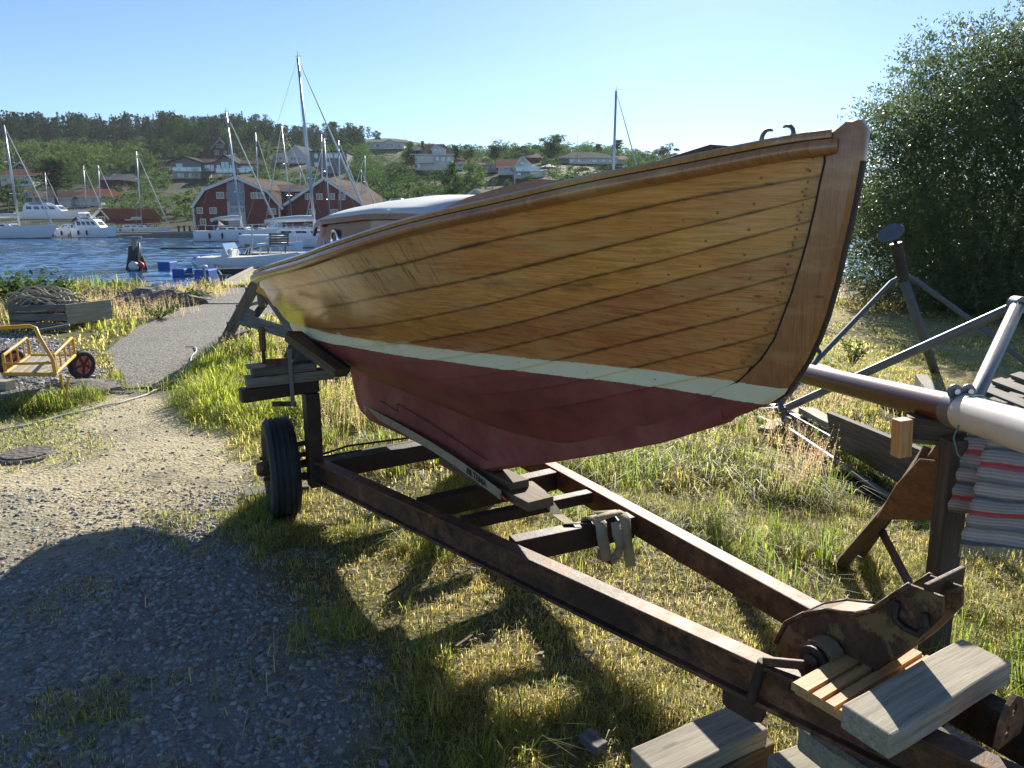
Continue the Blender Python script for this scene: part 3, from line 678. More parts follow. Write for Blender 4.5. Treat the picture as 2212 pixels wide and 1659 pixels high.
t = NT('red_antifouling'); v = t.coord(); rn = t.noise(v, 3.0, 6, .62, .3); r2 = t.noise(t.mapping(v, (1, 1, .35)), 9, 5, .6)
c = t.ramp(rn, [(.3, (.15, .032, .027)), (.5, (.24, .052, .045)), (.66, (.31, .10, .075))])
c = t.mix(t.ramp(r2, [(.55, 0.0), (.75, .5)]), c, (.21, .085, .055))
REDM = t.set(color=c, rough=.75, normal=t.bump(t.math('ADD', rn, r2), .25, .01))

SEAM = {
 'A': ([1.26, 1.16, .99, .70, .39, .01, -.44, -.82, -1.09, -1.45, -2.2, -2.9, -3.48], [1.75, 1.731, 1.70, 1.637, 1.576, 1.495, 1.415, 1.359, 1.325, 1.293, 1.25, 1.215, 1.20]),
 'B': ([1.25, 1.08, .90, .66, .32, -.08, -.67, -1.17, -1.77, -2.4, -3.0, -3.48], [1.702, 1.653, 1.607, 1.546, 1.465, 1.386, 1.282, 1.211, 1.165, 1.15, 1.145, 1.15]),
 'C': ([1.24, 1.08, .88, .67, .35, -.10, -.69, -1.3, -2.0, -3.0, -3.4], [1.644, 1.594, 1.533, 1.478, 1.388, 1.286, 1.175, 1.10, 1.065, 1.08, 1.10]),
 'D': ([1.23, 1.07, .78, .28, -.08, -.46, -1.1, -2.0, -2.7, -3.25], [1.581, 1.531, 1.44, 1.292, 1.208, 1.127, 1.04, .985, 1.0, 1.06]),
 'E': ([1.21, 1.06, .76, .44, .01, -.5, -1.2, -2.0, -2.9], [1.514, 1.463, 1.367, 1.269, 1.15, 1.04, .95, .91, .97]),
 'F': ([1.19, 1.06, .77, .49, 0, -.6, -1.3, -2.1, -2.6], [1.439, 1.391, 1.296, 1.206, 1.06, .94, .87, .85, .90]),
 'G': ([1.16, 1.05, .82, .3, -.3, -1.2, -2.1], [1.358, 1.315, 1.236, 1.06, .92, .81, .82]),
 'H': ([1.09, 1.0, .7, .3, -.3, -1.0], [1.254, 1.225, 1.12, .98, .84, .77])}
def seamz(k, s):
    if k == 'top': return ZS(s)
    if k == 'bot': return ZR(s)
    z = spl(SEAM[k][0], SEAM[k][1], s); return np.where(np.asarray(s) < .95, np.maximum(z, ZR(s)), z)
boat = thing('wooden_boat', 'varnished clinker boat with white boot stripe and red bottom resting on the rusty trailer', 'boat')
boat.matrix_world = FRAME; WM[boat] = FRAME
def toW(p): return tuple(FRAME @ Vector(p))
keys = ['top', 'A', 'B', 'C', 'D', 'E', 'F', 'G', 'H', 'bot']
start = {'top': 1.27, 'bot': 1.07}
for k in keys[1:-1]: start[k] = SEAM[k][0][0]+.002
END = -3.46
def strake(a, b, side, nu=90, nv=5):
    mb = MB(); mb.uv = []
    u = np.linspace(0, 1, nu)
    rows = []
    Sg = np.zeros((nu, nv+1)); Zg = Sg.copy(); Bg = Sg.copy(); Vg = Sg.copy()
    SG = 1.31-(1.31-END)*np.concatenate([np.linspace(0, .12, nu//3), np.linspace(.12, 1, nu-nu//3+1)[1:]])
    for j in range(nv+1):
        w = j/nv; s0_ = start[a]*(1-w)+start[b]*w; s = np.minimum(SG, s0_)
        za = seamz(a, s); zb = seamz(b, s); z = za*(1-w)+zb*w; bb = B(s, z)
        Sg[:, j] = s; Zg[:, j] = z; Bg[:, j] = bb; Vg[:, j] = w
    # lap: lower edge stands proud of the strake below
    uu_ = np.clip((start[b]-Sg[:, -1])/(start[b]-END), 0, 1); lap = .011*sstep(0, .05, uu_)+.0015; lap = lap*(1 if b != 'bot' else .2)
    wid = np.abs(Zg[:, 0]-Zg[:, -1]); lap = lap*np.clip(wid/.05, .15, 1)
    k0 = 0
    for i in range(nu):
        for j in range(nv+1):
            y = Bg[i, j]+lap[i]*Vg[i, j]; mb.v.append(toW((Sg[i, j], -side*y, Zg[i, j]-lap[i]*.1*Vg[i, j]))); mb.uv.append((uu_[i], Vg[i, j]))
        mb.v.append(toW((Sg[i, nv], -side*(Bg[i, nv]-.003), Zg[i, nv]+.001))); mb.uv.append((uu_[i], 1.0))
    m = nv+2
    for i in range(nu-1):
        for j in range(m-1):
            q = (i*m+j, (i+1)*m+j, (i+1)*m+j+1, i*m+j+1); mb.f.append(q if side > 0 else q[::-1])
    return mb
for side in (1, -1):
    for a, b_ in zip(keys[:-1], keys[1:]):
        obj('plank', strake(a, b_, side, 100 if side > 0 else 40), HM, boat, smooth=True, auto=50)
# copper rivet plugs along the lower edge of each strake (near side)
mb = MB()
for a, b_ in zip(keys[:-2], keys[1:-1]):
    s = start[b_]-.03
    while s > -1.6:
        zt = float(seamz(a, np.array([s]))[0]); zb = float(seamz(b_, np.array([s]))[0])
        for zz, off in ((zb+.018, .009),):
            if zt-zb > .03:
                bb = float(B(s, zz)); c0 = Vector((s, -(bb+off+.0005), zz)); d = .01
                e = Vector((s, -float(B(s, zz+d)), zz+d))-Vector((s, -float(B(s, zz-d)), zz-d)); g = Vector((s+d, -float(B(s+d, zz)), zz))-Vector((s-d, -float(B(s-d, zz)), zz))
                e.normalize(); g.normalize(); rr = .0038; k0 = len(mb.v)
                for q in range(8):
                    an = q*math.pi/4; mb.v.append(toW(c0+e*math.sin(an)*rr+g*math.cos(an)*rr))
                mb.f.append(tuple(range(k0, k0+8)))
        s -= .095*random.uniform(.8, 1.2)
    # cluster of plugs where the plank meets the stem
    for q in range(3):
        f_ = (q+.5)/3; zt = float(seamz(a, np.array([start[b_]-.03]))[0]); zb = float(seamz(b_, np.array([start[b_]-.03]))[0]); zz = zb+(zt-zb)*f_; s = float(SR(zz))-.028; bb = float(B(s, zz))
        c0 = Vector((s, -(bb+.006), zz)); k0 = len(mb.v)
        for w_ in range(8):
            an = w_*math.pi/4; mb.v.append(toW(c0+Vector((math.cos(an)*.0035, -.0014*math.cos(an), math.sin(an)*.0035))))
        mb.f.append(tuple(range(k0, k0+8)))
obj('wood_plugs', mb, flat('dark_wood_plug', (.30, .14, .045), .5), boat, kind='stuff')
# stem
front = [(1.275, 1.855), (1.30, 1.873), (1.318, 1.872), (1.333, 1.85), (1.332, 1.78), (1.325, 1.70), (1.318, 1.64), (1.307, 1.57), (1.298, 1.50), (1.28, 1.41), (1.262, 1.35), (1.238, 1.29), (1.21, 1.24), (1.18, 1.19), (1.14, 1.157), (1.09, 1.13), (1.02, 1.09), (.95, 1.045)]
back = [(1.248, 1.832), (1.252, 1.826), (1.256, 1.81), (1.26, 1.78), (1.252, 1.73), (1.244, 1.67), (1.232, 1.6), (1.216, 1.53), (1.198, 1.46), (1.178, 1.4), (1.158, 1.34), (1.122, 1.28), (1.08, 1.235), (1.045, 1.2), (0.99, 1.17), (0.94, 1.13), (0.89, 1.1), (0.85, 1.06)]
def stem_mesh(fr, bk, tb, tf, nose=.010):
    mb = MB(); m = 7
    for (f, k) in zip(fr, bk):
        f = Vector((f[0], 0, f[1])); k = Vector((k[0], 0, k[1])); d = (f-k)
        for (w, y) in ((0, -tb), (.45, -(tb*.6+tf*.4)-.001), (.9, -tf), (1.0, -nose), (1.0, nose), (.9, tf), (.45, tb*.6+tf*.4+.001), (0, tb)):
            p = k+d*w; mb.v.append(toW((p.x, y, p.z)))
    m = 8
    for i in range(len(fr)-1):
        for j in range(m-1): mb.f.append((i*m+j, i*m+j+1, (i+1)*m+j+1, (i+1)*m+j))
        mb.f.append((i*m+7, i*m, (i+1)*m, (i+1)*m+7))
    mb.f.append(tuple(range(m))[::-1]); mb.f.append(tuple(range((len(fr)-1)*m, len(fr)*m)))
    return mb
st = obj('stem', stem_mesh(front, back, .0425, .026, .012), SM, boat, smooth=True, auto=35)
jn = [Vector(toW((k[0]+.0005, -.0425, k[1]))) for k in back[2:-4]]
obj('rabbet_seam', MB().tube(jn, .0026, 6), flat('black_bedding_putty', (.022, .016, .012), .8), st, smooth=True)
# dark iron band on the front of the stem
bp = [toW((f[0]+.0035, 0, f[1])) for f in front[4:-2]]
mb = MB()
for i, f in enumerate(front[4:-3]):
    nx_ = Vector((front[5+i][0]-f[0], 0, front[5+i][1]-f[1])).normalized(); nn = Vector((-nx_.z, 0, nx_.x)); nn = nn if nn.x > 0 else -nn
    for y, o in ((-.012, -.004), (-.010, .003), (.010, .003), (.012, -.004)): mb.v.append(toW((f[0]+nn.x*o, y, f[1]+nn.z*o)))
for i in range(len(front[4:-3])-1):
    for j in range(3): mb.f.append((i*4+j, i*4+j+1, i*4+j+5, i*4+j+4))
obj('stem_band', mb, M_['dark_rust'], st, smooth=True)
# keel and deadwood below the planking
kb = [(.99, 1.065), (.86, 1.0), (.72, .93), (.45, .82), (.14, .70), (-.05, .63), (-.21, .568), (-.34, .515), (-.45, .487), (-.63, .472), (-.9, .462), (-1.16, .455), (-1.5, .437), (-1.80, .418)]
mb = MB(); rows = []
for (s, z0) in kb:
    zt = float(ZR(s))+float(np.interp(s, [-1.8, .1, .5, .8, 1.0], [.10, .09, .04, .012, .0])); row = []
    hgt = zt-z0; fair = float(np.interp(s, [-1.8, -1.2, -.5, .1, .5, .8, 1.0], [.012, .03, .055, .045, .014, .0, -.008])); foot = float(np.interp(s, [-1.8, -.4, .3, 1.0], [.045, .05, .036, .028]))
    prof = [(0, .040+fair), (.12, .040+fair*.75), (.3, .039+fair*.4), (.55, .037+fair*.15), (.8, max(.034, foot*.9)), (.93, foot), (1.0, foot*.55)]
    for w, y in prof: row.append(toW((s, -y, zt-hgt*w)))
    for w, y in prof[::-1]: row.append(toW((s, y, zt-hgt*w)))
    rows.append(row)
mb.grid(rows); n_ = len(rows[0]); mb.f.append(tuple(range(n_))); mb.f.append(tuple(range((len(rows)-1)*n_, len(rows)*n_))[::-1])
for i in range(len(rows)-1): mb.f.append((i*n_, (i+1)*n_, (i+1)*n_+n_-1, i*n_+n_-1))
obj('keel', mb, REDM, boat, smooth=True, auto=45)
ru = [(-1.815, .425), (-1.94, .44), (-2.01, .49), (-2.05, .57), (-2.08, .65), (-2.16, .76), (-2.2, .84), (-1.86, .82), (-1.83, .7)]
mb = MB().prism([toW((s, -.024, z)) for s, z in ru], FRAME.to_3x3() @ Vector((0, .048, 0))); obj('rudder', mb, REDM, boat, bevel=.008)
# seams cut in the deadwood: ballast joint
mb = MB()
jl = [(-1.55, .60), (-1.30, .59), (-1.30, .635), (-.95, .628), (-.6, .61), (-.3, .59)]
for (a, c) in zip(jl[:-1], jl[1:]):
    ya = float(np.interp(a[0], [-1.8, -1.2, -.5, .1], [.044, .049, .060, .058])); yb = float(np.interp(c[0], [-1.8, -1.2, -.5, .1], [.044, .049, .060, .058]))
    mb.tube([toW((a[0], -ya, a[1])), toW((c[0], -yb, c[1]))], .0022, 4)
obj('keel_joint', mb, flat('dark_red_putty', (.05, .012, .012), .8), boat)
# rub rail + gunwale cap along the sheer, both sides
Sx = np.linspace(1.262, -3.49, 80)
for side in (1, -1):
    def railmesh(prof, s0):
        mb = MB(); rows = []
        SS_ = np.linspace(s0, -3.49, 80); P = [Vector((s, -side*float(B(s, ZS(s))), float(ZS(s)))) for s in SS_]
        for i, p in enumerate(P):
            a = P[max(i-1, 0)]; c = P[min(i+1, len(P)-1)]; tg_ = (c-a); tg_.z = 0; tg_.normalize(); nn = Vector((tg_.y, -tg_.x, 0))
            if nn.y*(-side) < 0: nn = -nn
            if i > 70: nn = (nn*(1-(i-70)/12)+Vector((-1, 0, 0))*((i-70)/12)).normalized()
            tap = min(1, .35+(s0-SS_[i])/.10)
            rows.append([toW(p+nn*(y*tap)+Vector((0, 0, z))) for y, z in prof])
        mb.grid(rows); n_ = len(prof); 
        for i in range(len(rows)-1): mb.f.append((i*n_+n_-1, (i+1)*n_+n_-1, (i+1)*n_, i*n_))
        mb.f.append(tuple(range(n_))); return mb
    obj('rub_rail', railmesh([(-.004, -.006), (.020, -.008), (.028, -.016), (.030, -.027), (.026, -.036), (.012, -.043), (-.004, -.045)], 1.285), RM, boat, smooth=True, auto=50)
    obj('gunwale', railmesh([(-.05, -.004), (-.05, .012), (-.02, .017), (.010, .014), (.017, .006), (.015, -.004), (.0, -.0065)], 1.27), RM, boat, smooth=True, auto=50)
# deck with camber
mb = MB(); rows = []
for s in np.linspace(1.25, -3.47, 50):
    bb = float(B(s, ZS(s)))-.03; zz = float(ZS(s))+.003
    rows.append([toW((s, -bb+2*bb*q/8, zz+.045*max(bb, 0)*(1-(2*q/8-1)**2))) for q in range(9)])
mb.grid(rows); obj('deck', mb, M_['mahogany'], boat, smooth=True)
# raised coaming board on the near and far side (rises above the sheer)
cs = [(-.80, .0, .50), (-.60, .012, .50), (-.35, .022, .50), (0, .036, .485), (.25, .048, .45), (.42, .052, .40), (.52, .050, .36), (.575, .035, .33), (.60, .0, .315)]
def dz(s, y):
    bb = float(B(s, ZS(s)))-.03; return float(ZS(s))+.003+.045*bb*(1-(y/max(bb, .05))**2)
def coam(side):
    mb = MB(); rows = []
    for s, h, y in cs:
        b0 = min(y, float(B(s, ZS(s)))-.06); z = float(ZS(s))
        rows.append([toW((s, -side*b0, z-.02)), toW((s, -side*b0, z+h+.012)), toW((s, -side*(b0-.018), z+h+.012)), toW((s, -side*(b0-.018), z-.02))])
    mb.grid(rows); return mb
for side in (1, -1): obj('coaming', coam(side), M_['mahogany'], boat, smooth=True, auto=30)
# cabin
cab = MB(); CX0, CX1 = -1.76, .1
def cabrow(s, zt, y0, y1): return (s, zt, y0, y1)
def cz(s): return float(ZS(s))-.02
prof_top = [(-1.74, 1.475), (-1.55, 1.56), (-1.47, 1.605), (-1.3, 1.625), (-1.0, 1.635), (-.6, 1.65), (-.3, 1.652), (-.05, 1.645)]
def half(s): return float(np.interp(s, [-1.76, -1.2, -.5, .2], [.34, .42, .46, .40]))
for side in (1, -1):
    mb = MB(); rows = []
    for s, zt in prof_top:
        y = half(s); rows.append([toW((s, -side*y, min(cz(s), zt-.004))), toW((s, -side*(y-.012), zt))])
    mb.grid(rows); cs_ = obj('cabin_side', mb, M_['mahogany'], boat)
    # round porthole with chrome ring
    for ps in (-1.10, -.45):
        c0 = Vector(toW((ps, -side*(half(ps)-.002), 1.545))); ax = FRAME.to_3x3() @ Vector((0, -side, 0))
        ring = obj('porthole_ring', MB().lathe([(.052, -.004), (.054, .006), (.047, .012), (.038, .010), (.036, .002)], c0, ax, 28), M_['chrome'], cs_, smooth=True)
        obj('porthole_glass', MB().lathe([(.0, .004), (.037, .004)], c0, ax, 28), M_['porthole_glass'], ring)
mb = MB(); mb.add([toW((-1.75, -.34, 1.36)), toW((-1.75, .34, 1.36)), toW((-1.46, .35, 1.61)), toW((-1.46, 0, 1.70)), toW((-1.46, -.35, 1.61))], [(0, 1, 2, 3, 4)])
obj('cabin_end', mb, M_['mahogany'], boat)
mb = MB(); rows = []
for s, zt in prof_top[2:]:
    y = half(s)+.012; crown = float(np.interp(s, [-1.5, -1.37, -.8, .15], [.060, .075, .085, .05])); end = 1.0
    rows.append([toW((s, -y+2*y*q/14, zt+.010+crown*(1-abs(2*q/14-1)**2.2))) for q in range(15)])
mb.grid(rows)
roof = obj('cabin_roof', mb, M_['canvas'], boat, smooth=True)
so = roof.modifiers.new('thick', 'SOLIDIFY'); so.thickness = .014; so.offset = -1
for side in (1, -1):
    pts = [toW((s, -side*(half(s)+.014), zt+.004)) for s, zt in prof_top[1:]]
    mb = MB()
    for a, c in zip(pts[:-1], pts[1:]): mb.beam(a, c, .014, .022)
    obj('roof_trim', mb, M_['mahogany'], roof)
mb = MB(); pts = [toW((-1.475, -(half(-1.47)+.012)+2*(half(-1.47)+.012)*q/14, 1.612+.06*(1-abs(2*q/14-1)**2.2))) for q in range(15)]
for a, c in zip(pts[:-1], pts[1:]): mb.beam(a, c, .018, .024)
obj('roof_trim', mb, M_['dark_wood'], roof)
cl = MB().tube([toW((-1.24, -.428, 1.50)), toW((-1.24, -.436, 1.545))], .006, 8); obj('cabin_hook', cl, M_['chrome'], boat)
# fore hatch and bow fittings
hb = TB(1545, 338, 0)
beam('hatch', W3(.80, 0, float(ZS(.8))+.033), W3(1.0, 0, float(ZS(1.0))+.028), .30, .035, M_['brown_wood'], boat)
def horn(name, s, flip):
    b0 = float(B(s, ZS(s)))-.02; z0 = float(ZS(s))+.012
    loc = [(0, 0), (.003*flip, .009), (.000, .018), (-.007*flip, .025), (-.018*flip, .028), (-.028*flip, .025)]
    pts = [W3(s+a, b0, z0+h) for a, h in loc]; mb = MB().tube(pts, [.008, .006, .0055, .005, .0045, .0025], 8)
    mb.lathe([(.0, .004), (.017, .003), (.018, -.004)], pts[0], (0, 0, 1), 12); obj(name, mb, M_['bronze'], boat, smooth=True)
horn('fairlead_horn', 1.135, -1); horn('fairlead_horn', 1.190, 1)
# soft things lying on the foredeck
def lump(name, c, r, mat, label, cat, seed=0):
    rr = np.random.default_rng(seed); mb = MB(); nU, nV = 18, 9; rows = []
    for j in range(nV+1):
        th = math.pi/2*j/nV; row = []
        for i in range(nU+1):
            ph = 2*math.pi*i/nU; k = 1+.10*math.sin(3*ph+seed)+.05*math.sin(7*ph+2*th); row.append((c[0]+r[0]*k*math.cos(ph)*math.cos(th), c[1]+r[1]*k*math.sin(ph)*math.cos(th), c[2]-.01+r[2]*math.sin(th)*(1+.05*math.sin(5*ph))))
        rows.append(row)
    mb.grid(rows); return tagp(obj(name, mb, mat, smooth=True), label, cat)
q = W3(1.045, .02, float(ZS(1.04))+.012); lump('cloth', q, (.05, .05, .032), M_['blue_cloth'], 'bundled blue cloth lying on the foredeck beside the bow fairlead', 'cloth', 1)
q = W3(.985, .0, float(ZS(.98))+.016); lump('bag', q, (.045, .045, .030), M_['tan_cloth'], 'rounded tan bag lying behind the blue cloth on the foredeck', 'bag', 2)
# ---------------------------------------------------------------- the trailer
def trail(s, b, dz=0.0): return W3(s, b, .36+.05*(s+1.5)+dz)
tr = thing('boat_trailer', 'rusty steel boat trailer with converging rails and black tyres under the wooden boat', 'trailer', trail(0, 0, -.46))
def rail_b(side, s): return (.49-.150*(s+1.35)) if side > 0 else -(.585-.153*(s+1.35))
I_PROF = [(-.032, -.125), (.032, -.125), (.032, -.112), (.006, -.112), (.006, -.013), (.032, -.013), (.032, 0), (-.032, 0), (-.032, -.013), (-.006, -.013), (-.006, -.112), (-.032, -.112)]
BOX = [(-.033, -.10), (.033, -.10), (.033, 0), (-.033, 0)]
bar('near_rail', trail(-1.38, rail_b(1, -1.38)), trail(2.15, .028), I_PROF, M_['rust'], tr, bevel=.003)
bar('far_rail', trail(-1.38, rail_b(-1, -1.38)), trail(2.12, -.095), BOX, M_['rust'], tr, bevel=.004)
def cross(u0, v0, u1, v1, hgt, name='crossbeam', w=.075, mat='dark_rust', dz=-.004):
    p = TP(u0, v0); q = TP(u1, v1); p.z += dz; q.z += dz
    return bar(name, p, q, [(-w/2, -hgt), (w/2, -hgt), (w/2, 0), (-w/2, 0)], M_[mat], tr, bevel=.003)
p = trail(-1.36, .50, -.004); q = trail(-1.36, -.60, -.004); bar('crossbeam', p, q, [(-.045, -.10), (.045, -.10), (.045, 0), (-.045, 0)], M_['dark_rust'], tr, bevel=.003)
def cross_s(s0, s1, hgt, w, dz=-.004):
    return bar('crossbeam', trail(s0, rail_b(1, s0)-.03, dz), trail(s1, rail_b(-1, s1)+.03, dz), [(-w/2, -hgt), (w/2, -hgt), (w/2, 0), (-w/2, 0)], M_['dark_rust'], tr, bevel=.003)
for (u0, v0, u1, v1, hh, ww) in ((930, 1072, 1203, 1012, .095, .07), (1000, 1116, 1267, 1060, .05, .05), (1111, 1160, 1367, 1108, .095, .065)):
    a = TP(u0, v0); s0 = (a-P0).dot(A3); a = TP(u1, v1); s1 = (a-P0).dot(A3); cross_s(s0, s1, hh, ww)
# rear uprights and bolster arms (both sides), the axle and wheels
for side in (1, -1):
    b0 = .505*side if side > 0 else -.60
    pb = trail(-1.39, b0, -.15); pt = trail(-1.39, b0, .375)
    up_ = bar('upright', pb, pt, [(-.038, -.038), (.038, -.038), (.038, .038), (-.038, .038)], M_['dark_rust'], tr, up=A3, bevel=.004)
    bar('bolster', trail(-1.39, b0-.04*side, .415), trail(-1.39, b0+.36*side, .405), [(-.038, -.035), (.038, -.035), (.038, .035), (-.038, .035)], M_['dark_rust'], tr, bevel=.008)
    mb = MB().box(trail(-1.35, b0-.09*side, -.06), (.11, .09, .008)); obj('gusset_plate', mb, M_['dark_rust'], tr)
ax = trail(-1.62, 0, 0); ax.z = .275
mb = MB().tube([W3(-1.62, .60, .275), W3(-1.62, -.70, .275)], .024, 12); obj('axle', mb, M_['dark_rust'], tr, smooth=True, auto=40)
mb = MB()
for (s_, b_, z_) in ((-1.5, .60, .43), (-1.52, .58, .36), (-1.45, .57, .26)):
    mb.tube([W3(s_, b_+.02, z_), W3(s_+.02, b_-.10, z_+.01)], .014, 8); mb.lathe([(.0, -.012), (.024, -.012), (.024, .012), (.0, .012)], W3(s_, b_-.02, z_), N3, 8)
mb.tube([W3(-1.5, .56, .33), W3(-1.42, .3, .40), W3(-1.36, -.05, .405)], .007, 6)
obj('brake_linkage', mb, M_['dark_rust'], tr, smooth=True, auto=40)
def wheel(parent, c, axis, r, w, tyre_mat, rim_mat, lug=True, name='wheel'):
    """tyre of revolution with groove rings; rim as sub-part"""
    ax = Vector(axis).normalized(); h = w/2
    prof = [(r*.62, -h*.72), (r*.70, -h*.96), (r*.84, -h), (r*.94, -h*.93), (r*.985, -h*.76)]
    for g in (-.55, -.2, .2, .55): prof += [(r, (g-.09)*h), (r-.007, (g-.06)*h), (r-.007, (g+.06)*h), (r, (g+.09)*h)]
    prof += [(r*.985, h*.76), (r*.94, h*.93), (r*.84, h), (r*.70, h*.96), (r*.62, h*.72)]
    ty = obj(name, MB().lathe(prof, c, ax, 44), tyre_mat, parent, smooth=True, auto=35)
    rim = MB().lathe([(r*.63, -h*.7), (r*.56, -h*.62), (r*.52, -h*.2), (r*.50, h*.25), (r*.30, h*.45), (r*.12, h*.5), (.0, h*.5)], c, ax, 30)
    rim.lathe([(r*.63, h*.72), (r*.56, h*.66), (r*.51, h*.2), (r*.50, h*.0)], c, ax, 30)
    ro = obj('rim', rim, rim_mat, ty, smooth=True, auto=40)
    return ty, ro
for side in (1, -1):
    c = W3(-1.62, .63*side-(.09 if side < 0 else 0), .280)
    wa = (N3+A3*.15).normalized()
    ty, ro = wheel(tr, c, wa*-side, .280, .160, M_['rubber'], M_['rust'])
    mb = MB().lathe([(.0, .13), (.03, .13), (.042, .11), (.042, .05)], c, wa*-side, 16)
    for q in range(4):
        an = q*math.pi/2+.4; u_ = A3*math.cos(an)+Vector((0, 0, 1))*math.sin(an); mb.lathe([(.0, .105), (.010, .105), (.010, .07)], c+u_*.06, wa*-side, 8)
    obj('hub', mb, M_['rust'], ro, smooth=True, auto=40)
# winch bracket: folded rusty channel rising over the tongue
def plate(name, pts, nrm, th, mat, parent, bevel=.003, **k):
    nrm = Vector(nrm).normalized(); return obj(name, MB().prism([Vector(p)-nrm*th/2 for p in pts], nrm*th), mat, parent, bevel=bevel, **k)
def TBp(pts, b): return [TB(u, v, b) for u, v in pts]
bn = .0; bf = -.135
near_pts = [(1678, 1388), (1700, 1345), (1740, 1325), (1790, 1318), (1850, 1326), (1885, 1318), (1925, 1290), (1968, 1262), (2040, 1288), (2040, 1330), (1985, 1385), (1930, 1425), (1850, 1480), (1790, 1500), (1745, 1485), (1700, 1440)]
near = [TB(u, v, bn) for u, v in near_pts]
off = N3*.085                      # far cheek of the channel
plate('winch_bracket', near, N3, .009, M_['rust_yellow'], tr, label='rusty sheet steel cheek with flaking yellow paint')
plate('winch_bracket', [p+off for p in near], N3, .009, M_['rust_yellow'], tr, label='far rusty cheek of the winch bracket')
mb = MB(); top = near[1:8]
rows = [[p+Vector((0, 0, .002)), p+off+Vector((0, 0, .002))] for p in [near[0]]+top]
rows2 = [[a-Vector((0, 0, .007)), b_-Vector((0, 0, .007))] for a, b_ in rows]
for r_ in (rows[1:5],): mb.grid(r_)
obj('bracket_web', mb, M_['rust'], tr)
for r_, dy in ((near, -.012), ([p+off for p in near], .012)):
    mb = MB()
    for a, c in zip(r_[0:8], r_[1:8]): mb.tube([a+N3*dy*.3, c+N3*dy*.3], .0075, 6)
    obj('bracket_flange', mb, M_['rust'], tr, smooth=True)
e0 = TB(2005, 1255, bn-.02); e1 = TB(2045, 1300, bn-.02)
mb = MB().prism([e0+N3*-.02, e0+N3*.15, e0+N3*.15+Vector((0, 0, -.05)), e0+N3*-.02+Vector((0, 0, -.05))], A3*.012); obj('bracket_end', mb, M_['rust'], tr, bevel=.003)
lp = [TB(u, v, bn+.015) for u, v in [(1938, 1300), (1932, 1335), (1950, 1355), (1985, 1372), (2000, 1355), (1998, 1325)]]
obj('bracket_loop', MB().tube(lp, .008, 8), M_['dark_rust'], tr, smooth=True)
# winch drum with old webbing and the crank
cw = TB(1775, 1418, .045)
dr = MB().lathe([(.0, .06), (.022, .05), (.022, .04), (.040, .04), (.040, .034), (.030, .032), (.030, -.036), (.040, -.038), (.040, -.05), (.0, -.05)], cw, -N3, 20); wi = obj('winch_drum', dr, M_['dark_rust'], tr, smooth=True, auto=40)
def strip(pts, w, side, th=.003):
    """webbing: ribbon along pts with width direction side"""
    mb = MB(); pts = [Vector(p) for p in pts]; side = [Vector(s).normalized() for s in (side if isinstance(side, list) else [side]*len(pts))]; n = len(pts)
    for i, p in enumerate(pts):
        t_ = (pts[min(i+1, n-1)]-pts[max(i-1, 0)]).normalized(); nn = t_.cross(side[i]).normalized()*th/2
        for a, c in ((-1, -1), (1, -1), (1, 1), (-1, 1)): mb.v.append(tuple(p+side[i]*a*w/2+nn*c))
    for i in range(n-1):
        for j in range(4): mb.f.append((i*4+j, i*4+(j+1) % 4, i*4+(j+1) % 4+4, i*4+j+4))
    mb.f += [(3, 2, 1, 0), tuple((n-1)*4+j for j in range(4))]; return mb
sp = [cw+N3*.005+A3*(.036+.0035*q/8)*math.cos(q*.55)+Vector((0, 0, 1))*(.036+.0035*q/8)*math.sin(q*.55) for q in range(28)]
obj('winch_strap', strip(sp, .05, N3), M_['tan_cloth'], wi, label='old brown webbing wound on the winch drum')
c1 = TB(1648, 1428, .165); c0 = cw-N3*.07; c2 = TB(1622, 1515, .175)
cr = bar('crank', c0, c1, [(-.012, -.007), (.012, -.007), (.012, .007), (-.012, .007)], M_['rust'], tr, up=N3, bevel=.003)
obj('crank_handle', MB().tube([c1, c2], .0135, 10), M_['dark_rust'], cr, smooth=True, auto=40)
# jack plate standing on the blocks
jp = [(1565, 1440), (1650, 1478), (1655, 1545), (1645, 1562), (1625, 1560), (1570, 1528), (1560, 1515)]
b_j = .10
plate('jack_plate', [TB(u, v, b_j) for u, v in jp], N3, .008, M_['dark_rust'], tr, bevel=.004)
plate('jack_plate', [TB(u, v, b_j)+N3*.09 for u, v in jp], N3, .008, M_['dark_rust'], tr, bevel=.004)
# hitch plate with two holes at the end of the tongue
hp = trail(1.79, -.035, .0); ou = [(-.055, 0), (-.05, .06), (-.03, .10), (0, .115), (.03, .10), (.05, .06), (.055, 0)]
mb = MB(); th = A3*.010; nn = 24
ring = []
def hole(cy, cz_, r, n=8): return [(cy+r*math.cos(2*math.pi*k/n), cz_+r*1.5*math.sin(2*math.pi*k/n)) for k in range(n)]
import mathutils
outl = ou; holes = [hole(.0, .078, .011), hole(.018, .030, .012)]
vs2 = [Vector((a, c)) for l_ in [outl]+holes for a, c in l_]; ed = []; k = 0
for l_ in [outl]+holes:
    ed += [(k+i, k+(i+1) % len(l_)) for i in range(len(l_))]; k += len(l_)
r_ = mathutils.geometry.delaunay_2d_cdt(vs2, ed, [list(range(len(outl)))[::-1]]+[list(range(len(outl)+8*i, len(outl)+8*i+8)) for i in range(2)], 0, 1e-6)
def inhole(p): return any((p.x-c[0])**2+((p.y-c[1])/1.5)**2 < (c[2]*.9)**2 for c in ((.0, .078, .011), (.018, .030, .012)))
V2, F2 = r_[0], r_[2]; k = len(V2)
P3 = [hp+N3*-p.x+Vector((0, 0, p.y-.005)) for p in V2]
mb.add(P3+[p+th for p in P3], [])
for f in F2:
    cc = sum((V2[i] for i in f), Vector((0, 0)))/len(f)
    if inhole(cc): continue
    mb.f.append(tuple(f)); mb.f.append(tuple(i+k for i in f)[::-1])
